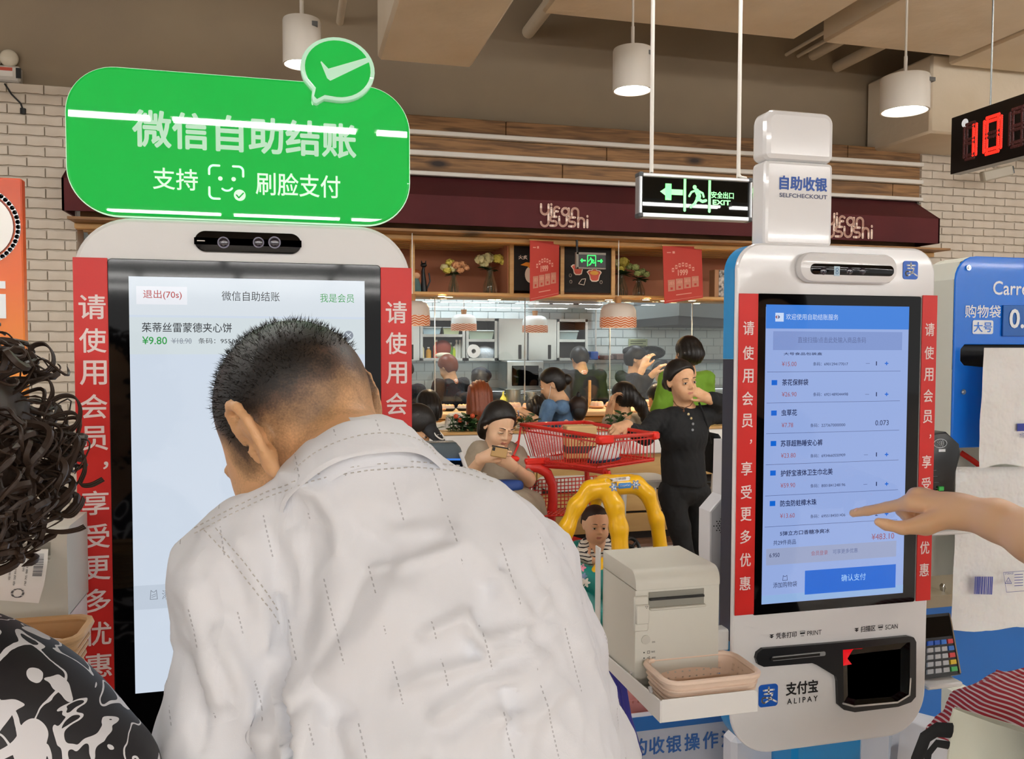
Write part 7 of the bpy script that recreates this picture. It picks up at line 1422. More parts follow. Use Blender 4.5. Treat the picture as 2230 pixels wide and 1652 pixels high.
# ================================================================ PEOPLE AT THE SUSHI BAR
def coat_cloth(nm, c): return M('cloth_'+nm, c, .85, var=(9, c, 2))
def sitter(px, py, Y, s, yaw, pitch, label, cloth, hairm=None, hair='short', shw=.17, roll=0, face=False, arms=None, extra=None, neckskin=skin, seated=True, drop=.62, hairargs=None, lean=(0, 0)):
    """a figure given by its head centre pixel, depth and head size; torso, arms and legs follow"""
    c = A3(px, py, Y); R = rotm(yaw, pitch, roll); L = frame(c, R, s); hw = shw
    o = thing('person', (c[0], c[1], 0), label, 'person'); fw0 = rotm(yaw, 0, 0)[:, 1]; nb_ = c+np.array((lean[0]*.3, lean[1]*.3, -(.158-.04*math.sin(R_(-pitch)))*s))-fw0*.10*math.sin(R_(-pitch))*s; Rb = rotm(yaw, 0, 0); rt_ = Rb[:, 0]; fw = Rb[:, 1]
    sh_ = [nb_+rt_*hw*k+np.array((0, 0, -.025*s)) for k in (-1, 1)]; hip = nb_+np.array((lean[0], lean[1], -drop*.85*s-.0))
    arms = arms or [[sh_[0], sh_[0]+rt_*-.05*s+fw*.05+np.array((0, 0, -.24*s)), sh_[0]+rt_*-.0+fw*.26*s+np.array((0, 0, -.24*s))], [sh_[1], sh_[1]+rt_*.05*s+fw*.05+np.array((0, 0, -.24*s)), sh_[1]+fw*.26*s+np.array((0, 0, -.24*s))]]
    body = head_prims(L, R, s, face=face)+[c_(L(0, -.02, -.06), nb_, .045*s, .048*s, .03), c_(nb_, hip, .06*s, .08*s, .05)]
    for a in arms:
        body += chain(a, [.036*s, .034*s, .026*s], .02); d = a[-1]-a[-2]; body += [e_(a[-1]+d/np.linalg.norm(d)*.05*s, np.array((.035, .05, .035))*s, None, .02)] if Y > 6.9 and not face else hand_prims(a[-1], d, np.array((0, -.3, 1.0)), 1, s, curl=(.5, .5, .55, .6))
    soft('body', [neckskin, lipm], body, .008 if face else .011, o, matf=lips_f(L, R, s) if face else None)
    if face: eyes(L, R, s, o)
    tor = [c_(sh_[0], sh_[1], .056*s, .056*s, .05), e_((sh_[0]+sh_[1])/2+(hip-nb_)*.3, np.array((hw*.92, .11*s, .2*s)), Rb, .06), c_((nb_+hip)/2, hip, .11*s, .125*s, .06)]
    for a in arms: tor += chain([a[0], a[0]+(a[1]-a[0])*.97] if hair != 'chef' else [a[0], a[1], a[1]+(a[2]-a[1])*.5], [.058*s, .052*s] if hair != 'chef' else [.06*s, .056*s, .05*s], .03)
    tor.append(e_(nb_+np.array((0, 0, .05*s)), np.array((.058, .058, .032))*s, None, .01, '-'))
    soft('shirt', cloth, tor, .012, o, post=cloth_noise(.009, 1.4, px % 7), relax=2)
    if seated: 
        k = [hip+fw*.30*s+rt_*.09*q_ for q_ in (-1, 1)]; lp = [c_(hip, k_q, .11*s, .075*s, .05) for k_q in k]+[c_(k_q, (k_q[0], k_q[1], .12), .07*s, .05*s, .03) for k_q in k]
    else: lp = [c_(hip, (hip[0]+rt_[0]*.1*q_, hip[1]+rt_[1]*.1*q_, .08), .125*s, .06*s, .05) for q_ in (-1, 1)]
    soft('trousers', M('jeans_blue', '2b3446', .85), lp, .02, o)
    if hair in ('short', 'chef', 'long'): hair_cap(L, R, s, o, mat_=hairm, off=.012, h=.009, ear=(hair != 'long'), **({**dict(low=-.07), **(hairargs or {})}))
    if extra: extra(L, R, s, o, nb_, rt_, fw, sh_)
    return o
white_c = coat_cloth('white', 'e2ddd2'); chefc = M('cloth_chef', '1b1e26', .8); scarf = M('scarf_orange', 'e0764a', .7, var=(60, 'f2e6dc', 1)); greyb = coat_cloth('beige_grey', 'a99a86'); bluec = M('cloth_denim', '5f7fa0', .8, var=(40, '56769a', 2))
def longhair(len_, wd, matx, flare=1.0):
    def f(L, R, s, o, nb_, rt_, fw, sh_): soft('long_hair', matx, [e_(L(0, -.03, .02), np.array((.092, .095, .1))*s, R, .02)]+chain([L(0, -.055, .0), L(0, -.075, -len_*.5), L(0, -.08, -len_)], [.09*wd, .092*wd*flare, .075*wd*flare], .02)+[c_(L(-.05*wd, -.05, -.03), L(-.06*wd, -.07, -len_*.95), .045, .04, .02), c_(L(.05*wd, -.05, -.03), L(.06*wd, -.07, -len_*.95), .045, .04, .02)], .009, o, post=lambda v, f: v+vnorm(v, f)*(.004*np.sin(v[:, 0]*230))[:, None])
    return f
sitter(931, 884, 6.35, .98, 10, -5, 'child with black bowl haircut and white shirt seen from behind, left of the plant', white_c, shw=.15, hairargs=dict(low=-.10, line=.03), extra=longhair(.06, .92, hairb))
sitter(1043, 862, 6.3, 1.02, -5, -4, 'woman with long auburn hair and cream shirt seen from behind', white_c, hairm=hair_br, hair='none', shw=.19, extra=longhair(.22, 1.0, hair_br))
def ponytail(L, R, s, o, nb_, rt_, fw, sh_): soft('ponytail', hairb, chain([L(.0, -.10, .02), L(.03, -.14, -.05), L(.09, -.15, -.17), L(.13, -.15, -.24)], [.05, .05, .04, .015], .02)+[e_(L(0, -.03, .02), np.array((.09, .1, .1))*s, R, .02)], .009, o, post=lambda v, f: v+vnorm(v, f)*(.004*np.sin(v[:, 0]*230))[:, None])
px_c = A3(1358, 868, 6.22); Ra = rotm(28, 0, 0); shx = [px_c+Ra[:, 0]*.17*k+np.array((0, 0, -.27)) for k in (-1, 1)]
sitter(1356, 866, 6.22, 1.0, 28, -5, 'woman in a beige tee with a black ponytail, head propped on her hand', greyb, shw=.17, arms=[[shx[0], A3(1316, 932, 6.24), A3(1330, 885, 6.16)], [shx[1], shx[1]+np.array((.05, .05, -.24)), shx[1]+np.array((.0, .26, -.26))]], extra=ponytail)
def buns(L, R, s, o, nb_, rt_, fw, sh_): soft('hair_tail', hairb, [e_(L(0, -.06, .125), (.02, .02, .035), None, .02), e_(L(0, -.05, -.02), np.array((.075, .075, .1))*s, R, .02)], .008, o)
sitter(1259, 890, 6.2, .80, -12, -6, 'small girl in a peach strap top with a tiny top tail', M('cloth_peach', 'e6a88c', .8), shw=.10, hairm=M('hair_darkbrown', '2c1c14', .45), extra=buns)
sitter(1165, 889, 6.35, .80, 12, -5, 'toddler with round black hair in front of the waitress', coat_cloth('toddler', 'd8cfc2'), shw=.11, hairargs=dict(low=-.08), extra=longhair(.03, .85, hairb))
# waitress in profile
def waitress(L, R, s, o, nb_, rt_, fw, sh_):
    soft('bun', hairb, [e_(L(0, -.115, -.005), (.045, .04, .045), None, .02)], .008, o)
    MB().tube([L(.078, .0, .02), L(.072, .04, -.05), L(.04, .075, -.10)], .002, 5).tube([L(-.078, .0, .02), L(-.072, .04, -.05), L(-.04, .075, -.10)], .002, 5).build('mask_strap', white_paint, o)
    soft('face_mask', M('mask_blue', 'cfdce4', .7), [e_(L(0, .062, -.108), np.array((.045, .03, .022)), R, .01)], .006, o)
    m = MB(); c = Vector(nb_)+V(.0, -.118, -.14); m.sph(c, (.022, .006, .022), 10, 6); m.sph(c+V(-.03, .0, -.035), (.014, .005, .014), 8, 6); m.build('embroidery', M('flower_embroid', 'e8b8a0', .7), o)
cw_ = A3(1201, 835, 6.05); Rw = rotm(68, 0, 0); shw_ = [A3(1197, 884, 6.12), A3(1214, 882, 6.32)]
sitter(1203, 837, 6.30, 1.0, 72, -22, 'waitress in a blue embroidered blouse bending to the left, mask under her chin', bluec, shw=.14, face=True, seated=False, arms=[[shw_[0], A3(1182, 922, 6.16), A3(1156, 906, 6.18)], [shw_[1], A3(1196, 926, 6.4), A3(1160, 912, 6.36)]], extra=waitress, hairargs=dict(line=.06, sides=.01), lean=(.12, 0))
# capped man at the left
def capx(L, R, s, o, nb_, rt_, fw, sh_):
    cm = M('cap_black', '191a1e', .7); hd_ = soft('cap', cm, [e_(L(0, -.01, .045), np.array((.087, .105, .08)), R, .01), c_(L(-.03, .10, .03), L(-.03, .17, .012), .028, .02, .03), c_(L(.03, .10, .03), L(.03, .17, .012), .028, .02, .03), c_(L(0, .10, .03), L(0, .18, .012), .03, .02, .03)], .007, o, clip=lambda G: (.018-((G-L(0, 0, 0))@R)[..., 2]))
    m = MB(); c0 = Vector(L(.0, .135, .048)); RR = Matrix(R.tolist()); m.tube([c0+RR@V(.036*math.cos(a), .036*math.sin(a), -.006*math.sin(a)) for a in np.linspace(0, 6.283, 20)[:-1]], .0045, 6, closed=True); m.cyl(c0+RR@V(-.02, 0, 0), c0+RR@V(.02, 0, 0), .004, n=6); m.build('cap_badge', white_paint, hd_)
sitter(908, 930, 4.9, 1.04, 232, -34, 'man with a black cap looking down, half behind the red strip', coat_cloth('dark_tee', '3a3632'), shw=.17, face=True, seated=False, hairargs=dict(line=.03), extra=capx)
# ================================================================ KITCHEN STAFF
def scarfx(L, R, s, o, nb_, rt_, fw, sh_): soft('scarf', scarf, [c_(nb_+rt_*-.045, nb_+rt_*.045, .036, .036, .03), c_(nb_+fw*-.04, nb_+fw*.05+np.array((0, 0, -.03)), .04, .04, .03)], .008, o)
def bandana(L, R, s, o, nb_, rt_, fw, sh_):
    scarfx(L, R, s, o, nb_, rt_, fw, sh_); soft('head_scarf', M('bandana', '1e2024', .7), [e_(L(0, -.012, .05), np.array((.085, .104, .075))*s, R, .01), e_(L(0, -.09, .06), np.array((.05, .05, .04)), R, .03)], .008, o, clip=lambda G: (.045*s-.012*s-((G-L(0, 0, 0))@R)[..., 2]))
def maskdown(L, R, s, o, nb_, rt_, fw, sh_):
    bandana(L, R, s, o, nb_, rt_, fw, sh_); MB().tube([L(-.08, .0, .02), L(-.07, .05, -.05), L(-.03, .09, -.09)], .0025, 5).tube([L(-.08, .0, .0), L(-.07, .05, -.09), L(-.03, .08, -.105)], .0025, 5).build('mask_strap', white_paint, o)
    m = MB()
    for k in range(3): m.sph(tuple(nb_+fw*.125+np.array((-.03, 0, -.06-.11*k))), .013, 10, 6)
    m.build('button', M('button_orange', 'e2662e', .5), o)
Yc2 = 8.15
cA = [A3(1352, 818, Yc2), A3(1404, 812, Yc2)]
sitter(1385, 782, Yc2, 1.10, 246, -8, 'young cook in black jacket with orange buttons, hand raised to his mouth', chefc, hair='chef', face=True, seated=False, shw=.20, arms=[[A3(1412, 818, Yc2+.05), A3(1398, 840, Yc2-.22), A3(1424, 812, Yc2-.3)], [A3(1352, 820, Yc2-.0), A3(1382, 846, Yc2-.25), A3(1400, 800, Yc2-.28)]], extra=maskdown, hairargs=dict(line=.03))
sitter(1262, 782, 8.25, 1.02, 5, -35, 'cook seen from behind bending forward, navy jacket and orange scarf', chefc, hair='chef', seated=False, shw=.21, extra=scarfx)
sitter(975, 800, 8.5, 1.02, 40, -28, 'cook with brown hair and orange scarf bending left of the capped cook', chefc, hair='chef', hairm=hair_br, seated=False, shw=.2, extra=scarfx)
def flatcap(L, R, s, o, nb_, rt_, fw, sh_): scarfx(L, R, s, o, nb_, rt_, fw, sh_); soft('flat_cap', M('cap_navy', '232a3a', .7), [e_(L(0, .0, .065), np.array((.10, .115, .055)), R, .01)], .008, o)
sitter(1047, 828, 8.15, 1.0, -30, -25, 'cook in a navy flat cap behind the auburn haired woman', chefc, hair='chef', seated=False, shw=.19, extra=flatcap)
sitter(880, 812, 8.2, 1.0, -40, -30, 'cook in black half hidden behind the right red strip of the left kiosk', chefc, hair='chef', seated=False, shw=.2)
sitter(1440, 812, 8.6, .98, 30, -40, 'second cook in dark grey bending behind the young cook', M('cloth_grey_dark', '34373c', .8), hair='chef', seated=False, shw=.19, extra=bandana)
sitter(1497, 770, 6.25, 1.12, 8, 0, 'person in a bright green shirt with short black hair behind the woman in black', M('cloth_green', '6f9a2a', .8), seated=True, shw=.19, hairargs=dict(low=-.085), drop=.7, extra=longhair(.0, .9, hairb))
sitter(1432, 866, 6.45, .9, 15, -15, 'seated person with dark hair left of the woman in black', coat_cloth('sit_tan', 'b08a74'), shw=.14)
# ================================================================ RIGHT SIDE: bag dispenser, terminals, clothing
dblue = M('dispenser_blue', '0a76e8', .25, coat=.3); dcream = M('dispenser_cream', 'dedfd2', .4); signw = M('sign_white', 'eef4fa', .4)
Yd = 1.52; dx0 = P(2080, 700, Yd).x; dzt = P(2110, 557, Yd).z; dzb = P(2090, 975, Yd).z
dz = thing('bag_dispenser', (dx0+.2, Yd, 0), 'blue carrier bag dispenser with white lettering at the right edge', 'dispenser')
D1 = dx0+.42; hz1, hz0 = P(2120, 750, Yd).z, P(2120, 795, Yd).z; hx0 = P(2092, 770, Yd).x; lw = P(2140, 850, Yd).x
MB().prism([(dx0, dzb), (lw, dzb), (lw, hz0-.004), (hx0+.01, hz0), (hx0, hz0+.01), (hx0, hz1-.01), (hx0+.01, hz1), (D1, hz1), (D1, dzt)] + [(dx0+.05-.05*math.sin(R_(a)), dzt-.05+.05*math.cos(R_(a))) for a in range(0, 91, 15)], Yd, Yd+.006, .0015).build('front_plate', dblue, dz, smooth=0)
MB().prism([(dx0+.001, dzb-.3), (D1, dzb-.3), (D1, dzt)] + [(dx0+.05-.049*math.sin(R_(a)), dzt-.05+.049*math.cos(R_(a))) for a in range(0, 91, 15)], Yd+.08, Yd+.09, 0).build('back_plate', dcream, dz, smooth=0)
MB().add([(dx0, Yd+.006, dzb), (dx0, Yd+.006, dzt-.05), (dx0+.015, Yd+.006, dzt-.012), (dx0+.05, Yd+.006, dzt), (D1, Yd+.006, dzt), (dx0, Yd+.09, dzb), (dx0, Yd+.09, dzt-.05), (dx0+.015, Yd+.09, dzt-.012), (dx0+.05, Yd+.09, dzt), (D1, Yd+.09, dzt)], [(0, 1, 6, 5), (1, 2, 7, 6), (2, 3, 8, 7), (3, 4, 9, 8)]).build('side_shell', dcream, dz, smooth=0)
MB().rbox((dx0+.12, Yd+.1, .4), (.05, .05, .82), b=.005).rbox((dx0+.15, Yd+.12, .02), (.4, .3, .04), b=.01).build('pole', dcream, dz, smooth=0)
MB().box(hx0, D1, Yd+.03, Yd+.035, hz0-.01, hz1+.01).build('slot_back', black, dz, smooth=0)
for px, py in ((2107, 583), (2096, 853)): c = P(px, py, Yd); MB().cyl((c.x, Yd+.001, c.z), (c.x, Yd-.004, c.z), .006, n=8).cyl((c.x, Yd-.003, c.z), (c.x, Yd-.006, c.z), .003, n=6).build('bolt', chrome, dz)
m = MB(); Tc(m, 'Carrefour', 2228, 628, 132, 30, Yd, .012); Tc(m, '购物袋', 2140, 678, 78, 28, Yd, .012); x_, z_ = P(2139, 712, Yd).x, P(2139, 712, Yd).z
rr_ = rrect(P(2117, 712, Yd).x, P(2162, 712, Yd).x, P(2139, 727, Yd).z, P(2139, 697, Yd).z, .004, 3); m.poly(rr_, Yd-.0012); m.build('lettering', signw, dz, smooth=0)
m = MB(); Tc(m, '大号', 2139, 712, 40, 22, Yd, .012, dy=-.002); m.build('lettering', dblue, dz, smooth=0)
MB().rbox((P(2181, 700, Yd).x+.09, Yd-.003, P(2181, 698, Yd).z), (.18, .004, P(2181, 662, Yd).z-P(2181, 730, Yd).z), b=.001).build('price_plate', M('plate_blue', '1a62b8', .3), dz, smooth=0)
m = MB(); Tc(m, '0.45', 2232, 694, 78, 42, Yd, .02, dy=-.0065); m.build('lettering', signw, dz, smooth=0)
# stack of film bags hanging from the slot
bagm = M('film_white', 'e9e9e8', .35, trans=0, sss=.1, bump=(9, .9, .03)); bag_i = M('bag_print', '2f3f9a', .5)
def film(name, px0, px1, py0, py1, Y, lab, n=7, sway=1, prints=None, flare=1.12):
    o = thing(name, P((px0+px1)/2, py1, Y), lab, 'bag', 'stacks of film carrier bags'); r = random.Random(int(px0))
    for k in range(n):
        y = Y-.004*(n-k); a, b = P(px0+k*4*sway, py0, y), P(px1, py0, y); c, d = P(px0+k*7*sway-(10 if sway > 0 else 0), py1-k*6+r.uniform(-4, 4), y), P(px1, py1+r.uniform(-12, 4)-k*3, y); nu, nv = 16, 20; vs = []; ph = r.uniform(0, 6)
        for j in range(nv+1):
            for i in range(nu+1):
                u, v_ = i/nu, j/nv; p = a.lerp(b, u).lerp(c.lerp(d, u), v_); p.y += .0035*math.sin(u*17+ph)*(v_*.6+.4)*0+.006*noise.noise(Vector((u*3+ph, v_*4, k)))*v_ + .0012*math.sin(u*9+v_*5+ph); p.z += .004*math.sin(u*11+ph)*v_; vs.append(p)
        m = MB().add(vs, [(j*(nu+1)+i, j*(nu+1)+i+1, (j+1)*(nu+1)+i+1, (j+1)*(nu+1)+i) for j in range(nv) for i in range(nu)]); m.build('bag_sheet', bagm, o, smooth=80)
    return o
fb = film('film_bag_stack', 2142, 2330, 757, 1012, 1.50, 'white film bags hanging from the slot of the blue dispenser', 6)
fb2 = film('film_bag_stack', 2082, 2330, 1016, 1372, 1.56, 'second white film bag stack with blue barcode below the dispenser', 6, .4)
m = MB(); Yx = 1.52; r = random.Random(3); c0 = P(2122, 1300, Yx)
def onY(px, py): return P(px, py, Yx)
x = 2121.0
while x < 2160:
    w_ = r.choice((1.2, 1.8, 2.8)); a, b, c, d = onY(x, 1293+(x-2121)*.03), onY(x+w_, 1293+(x-2121)*.03), onY(x+w_+2, 1255), onY(x+2, 1255); m.add([a, b, c, d], [(0, 1, 2, 3)]); x += w_+r.choice((.7, 1.2))
def ln(pts, wd=.0009):
    for i in range(len(pts)-1): a, b = onY(*pts[i]), onY(*pts[i+1]); t = (b-a).normalized(); n = V(-t.z, 0, t.x)*wd/2; m.add([a-n, b-n, b+n, a+n], [(0, 1, 2, 3)])
ln([(2185, 1246), (2240, 1242), (2246, 1285), (2192, 1289), (2185, 1246)]); ln([(2189, 1270), (2196, 1257), (2203, 1270), (2189, 1270)], .0012)
for k in range(5): ln([(2209, 1251+k*6), (2228, 1250+k*6)], .0014)
Tq(m, '05', onY(2193, 1269), onY(2199, 1268.6), onY(2193, 1264)); Tq(m, 'STORAGE', onY(2188, 1251), onY(2207, 1250), onY(2188, 1247)); Tc(m, '大号购物袋', 2228, 947, 16, 12, 1.50-.03, 0); m.build('print', bag_i, fb2, smooth=0)
c = P(2225, 930, 1.47); m = MB().box(c.x-.012, c.x+.02, c.y-.0005, c.y, c.z-.008, c.z+.008); m.build('print', bag_i, fb, smooth=0)
MB().tube([P(2092, 985, 1.58), P(2115, 1000, 1.57), P(2140, 1018, 1.56), P(2165, 1028, 1.56)], .006, 8, flat=.4).build('red_ribbon', red_plastic, label='thin red ribbon below the blue dispenser plate', cat='ribbon')
# upper card terminal
Yt2 = 1.47; tb3 = thing('card_terminal', P(2060, 1080, Yt2), 'black contactless card terminal with green key behind the right kiosk edge', 'card terminal')
pts3 = [(2020, 1085), (2020, 960), (2030, 944), (2062, 940), (2090, 966), (2093, 990), (2082, 1030), (2080, 1085)]
MB().prism([(P(a, b, Yt2).x, P(a, b, Yt2).z) for a, b in pts3], Yt2, Yt2+.04, .004).build('body', M('terminal_black', '0c0c0d', .25), tb3, smooth=30)
c = P(2047, 965, Yt2); m = MB(); m.stroke([(c.x+.016*math.cos(a), c.z+.009*math.sin(a)) for a in np.linspace(0, 6.28, 24)], .001, Yt2-.001)
for k in range(4): m.stroke([(c.x-.008+k*.004+.003*math.cos(a), c.z+(.003+.0012*k)*math.sin(a)) for a in np.linspace(-1.2, 1.2, 6)], .0012, Yt2-.001)
m.box(c.x-.003, c.x+.013, Yt2-.001, Yt2, c.z-.0175, c.z-.012); m.build('contactless_mark', signw, tb3, smooth=0)
for px, py, cl_ in ((2047, 1063, '3cba54'), (2035, 1072, 'd9c23c')): c = P(px, py, Yt2); MB().rbox((c.x, Yt2-.002, c.z), (.013, .006, .009), b=.001).build('key', M('key_'+cl_, cl_, .4), tb3, smooth=0)
m = MB(); 
for k in range(4): c = P(2033+k*3, 1024+k*13, Yt2); m.box(c.x-.006, c.x+.006, Yt2-.0012, Yt2, c.z-.0004, c.z+.0004)
m.build('key_edges', M('grey_line', '6a6c70', .5), tb3, smooth=0)
c = P(2050, 1155, 1.46); MB().rbox((c.x+.01, 1.48, c.z), (.12, .09, .008), b=.003).build('bracket_shelf', kw, label='small white shelf under the upper card terminal', cat='shelf')
bs = [o for o in bpy.data.objects if o.name.startswith('bracket_shelf')][0]; MB().rbox((c.x-.03, 1.53, c.z-.1), (.03, .02, .2), b=.003).rbox((c.x-.03, 1.53, c.z+.05), (.03, .02, .09), b=.003).build('bracket_arm', kw, bs, smooth=0)
# lower terminal on its shelf
Yl = 1.44; tc_ = thing('card_terminal', P(2055, 1470, Yl), 'grey keypad card terminal with coloured keys on the low white shelf', 'card terminal')
A_, B_3, C_3, D_3 = P(2008, 1478, Yl), P(2092, 1468, Yl), P(2046, 1362, Yl+.06), P(2000, 1340, Yl+.06)
ux, uv_ = (B_3-A_), (D_3-A_); nn_ = ux.cross(uv_).normalized()
def slab(u0, u1, v0, v1, h0, h1, mm, taper=.0):
    def pt(u, v_, h): uu = u+(.5-u)*taper*v_; return A_+ux*uu+uv_*v_+nn_*h
    c8 = [pt(u, v_, h) for h in (h0, h1) for u, v_ in ((u0, v0), (u1, v0), (u1, v1), (u0, v1))]; mm.add(c8, [(3, 2, 1, 0), (4, 5, 6, 7), (0, 1, 5, 4), (1, 2, 6, 5), (2, 3, 7, 6), (3, 0, 4, 7)])
m = MB(); slab(0, 1, 0, 1, -.03, 0, m, .35); m.build('body', M('terminal_grey', '2a2c30', .35), tc_, smooth=0); m = MB(); slab(.05, .93, .62, .95, 0, .002, m, .35); m.build('display', glossblack, tc_, smooth=0); m = MB(); slab(.96, 1.0, .02, .98, 0, .003, m, .35); m.build('chrome_edge', chrome, tc_, smooth=0)
kg = M('key_grey', 'b9bcc0', .4)
for r_ in range(5):
    for c_i in range(4):
        mt2 = kg if not (c_i == 3 or (r_ == 0)) else M('key_%d%d' % (r_, c_i), ('2f5fc0', '2f5fc0', '3a78d0', 'd84a4a')[c_i] if r_ == 0 else ('3a78d0', 'd84a4a', 'e0c030', '4ab060')[r_-1], .4)
        m = MB(); slab(.1+c_i*.215, .26+c_i*.215, .50-r_*.11, .57-r_*.11, 0, .005, m, .35); m.build('key', mt2, tc_, smooth=0)
c = P(2056, 1492, 1.42); MB().rbox((c.x, 1.46, c.z), (.085, .09, .010), b=.003).build('terminal_shelf', kw, label='low white shelf carrying the keypad terminal', cat='shelf')
bs = [o for o in bpy.data.objects if o.name.startswith('terminal_shelf')][0]; MB().rbox((c.x-.035, 1.51, c.z-.3), (.03, .02, .62), b=.003).build('support', kw, bs, smooth=0)
# small steel cabinet opening and blue counter behind
Yq2 = 1.75; c0, c1 = P(2000, 1300, Yq2), P(2075, 1165, Yq2); o = thing('display_case', ((c0.x+c1.x)/2, Yq2, c0.z), 'beige lit opening with a chrome knob behind the right kiosk edge', 'case')
MB().box(c0.x-.02, c1.x+.0, Yq2+.12, Yq2+.13, c0.z, c1.z).box(c0.x-.03, c1.x+.01, Yq2, Yq2+.13, c1.z, c1.z+.02).box(c0.x-.03, c1.x+.01, Yq2, Yq2+.13, c0.z-.03, c0.z).box(c1.x, c1.x+.01, Yq2, Yq2+.13, c0.z, c1.z).build('frame', M('case_beige', 'c9bda4', .3), o, smooth=0)
c = P(2062, 1288, Yq2+.03); MB().lathe([(0, 0), (.016, 0), (.018, .012), (.012, .022), (0, .024)], (c.x, c.y, c0.z), 16).build('knob', chrome, o)
cb = thing('blue_counter', (P(2120, 1400, 1.95).x+.3, 1.95, 0), 'blue front of a checkout counter behind the terminals', 'counter'); bx = P(1998, 1400, 1.9).x
zc4 = P(2050, 1312, 1.9).z; MB().box(bx, bx+1.6, 1.9, 2.0, .55, zc4).build('blue_panel', M('counter_blue', '1f66b4', .4), cb, smooth=0); MB().rbox((bx+.8, 1.93, zc4+.02), (1.62, .12, .04), b=.004).build('top_edge', M('counter_grey', 'c9c7c4', .4), cb, smooth=0); MB().box(bx, bx+1.6, 1.89, 2.0, 0, .55).build('white_panel', M('counter_pale', 'd0c8c4', .4), cb, smooth=0)
# striped garment, cream bag, black strap
def sheet(nm, mat_i, rows, par=None, th=.004, label=None, cat=None, sub=5, amp=.006, fold=None):
    """rows: list of rows of (px,py,Y); smooth cloth through them"""
    G = np.array([[tuple(P(*q)) for q in r_] for r_ in rows]); nr, nc = G.shape[:2]
    def interp(G, n):
        out = []; 
        for i in range((len(G)-1)*n+1):
            t = i/n; k = min(int(t), len(G)-2); f = t-k; p0, p1, p2, p3 = G[max(0, k-1)], G[k], G[k+1], G[min(len(G)-1, k+2)]; out.append(.5*(2*p1+(p2-p0)*f+(2*p0-5*p1+4*p2-p3)*f*f+(3*p1-p0-3*p2+p3)*f**3))
        return np.array(out)
    H_ = interp(interp(G, sub).transpose(1, 0, 2), sub).transpose(1, 0, 2); a, b = H_.shape[:2]
    for i in range(a):
        for j in range(b): H_[i, j, 1] += amp*noise.noise(Vector((i*.35, j*.2, 1.3))) + (fold(i/(a-1), j/(b-1)) if fold else 0)
    vs = H_.reshape(-1, 3).tolist()+(H_+np.array((0, th, 0))).reshape(-1, 3).tolist(); n = a*b; fs = [(i*b+j, (i+1)*b+j, (i+1)*b+j+1, i*b+j+1) for i in range(a-1) for j in range(b-1)]; fs += [tuple(n+q for q in reversed(f)) for f in fs[:]]
    rim = [i*b for i in range(a)]+[(a-1)*b+j for j in range(1, b)]+[i*b+b-1 for i in range(a-2, -1, -1)]+[j for j in range(b-2, 0, -1)]; fs += [(rim[k], rim[(k+1) % len(rim)], n+rim[(k+1) % len(rim)], n+rim[k]) for k in range(len(rim))]
    return MB().add(vs, fs).build(nm, mat_i, par, smooth=70, label=label, cat=cat)
def stripes(nm, c1, c2, f, vec, duty=.5, th2=None):
    m = bpy.data.materials.new(nm); m.use_nodes = True; nt = m.node_tree; b = nt.nodes['Principled BSDF']; L = nt.links.new; N = nt.nodes.new; tc = N('ShaderNodeTexCoord'); d = N('ShaderNodeVectorMath'); d.operation = 'DOT_PRODUCT'; d.inputs[1].default_value = vec; L(tc.outputs['Object'], d.inputs[0]); n = N('ShaderNodeTexNoise'); n.inputs['Scale'].default_value = 7; L(tc.outputs['Object'], n.inputs[0])
    a = N('ShaderNodeMath'); a.operation = 'MULTIPLY_ADD'; L(n.outputs[0], a.inputs[0]); a.inputs[1].default_value = .03; L(d.outputs['Value'], a.inputs[2]); a1 = N('ShaderNodeMath'); a1.operation = 'MULTIPLY'; L(a.outputs[0], a1.inputs[0]); a1.inputs[1].default_value = f; fr = N('ShaderNodeMath'); fr.operation = 'FRACT'; L(a1.outputs[0], fr.inputs[0]); g = N('ShaderNodeMath'); g.operation = 'LESS_THAN'; L(fr.outputs[0], g.inputs[0]); g.inputs[1].default_value = duty
    mx = N('ShaderNodeMix'); mx.data_type = 'RGBA'; L(g.outputs[0], mx.inputs[0]); mx.inputs[6].default_value = (*lin(c1), 1); mx.inputs[7].default_value = (*lin(c2), 1); L(mx.outputs[2], b.inputs['Base Color']); b.inputs['Roughness'].default_value = .8; return m
sheet('striped_garment', stripes('garment_stripes', 'a82434', 'dccfd0', 130, (.42, 0, .9), .38), [[(2190, 1466, 1.25), (2205, 1466, 1.22), (2250, 1455, 1.2), (2330, 1440, 1.2)], [(2110, 1500, 1.25), (2160, 1492, 1.2), (2240, 1490, 1.18), (2340, 1490, 1.18)], [(2060, 1550, 1.22), (2130, 1545, 1.18), (2220, 1550, 1.15), (2340, 1560, 1.15)], [(2030, 1600, 1.2), (2110, 1620, 1.16), (2210, 1640, 1.14), (2340, 1660, 1.14)]], label='red and white striped garment lying over the shopping bag', cat='garment', fold=lambda u, v_: -.012*abs(math.sin(u*7+v_*2)), sub=7, th=.02)
cream_b = M('bag_cream', 'd9dbca', .7, bump=(60, .15, .002))
cbg = thing('shopping_bag', P(2160, 1800, 1.0), 'cream cloth shopping bag with black strap in the lower right corner', 'bag')
sheet('front', cream_b, [[(2078, 1543, 1.02), (2140, 1566, 1.0), (2240, 1600, .98), (2330, 1630, .97)], [(2064, 1640, 1.02), (2140, 1680, .99), (2240, 1720, .97), (2330, 1740, .96)], [(2040, 1850, 1.02), (2140, 1880, 1.0), (2240, 1900, .98), (2330, 1900, .98)]], cbg, sub=6, th=.003)
sheet('back', cream_b, [[(2082, 1540, 1.14), (2150, 1560, 1.14), (2250, 1590, 1.12), (2330, 1620, 1.1)], [(2070, 1850, 1.14), (2150, 1880, 1.12), (2250, 1900, 1.1), (2330, 1900, 1.1)]], cbg, sub=5, th=.003)
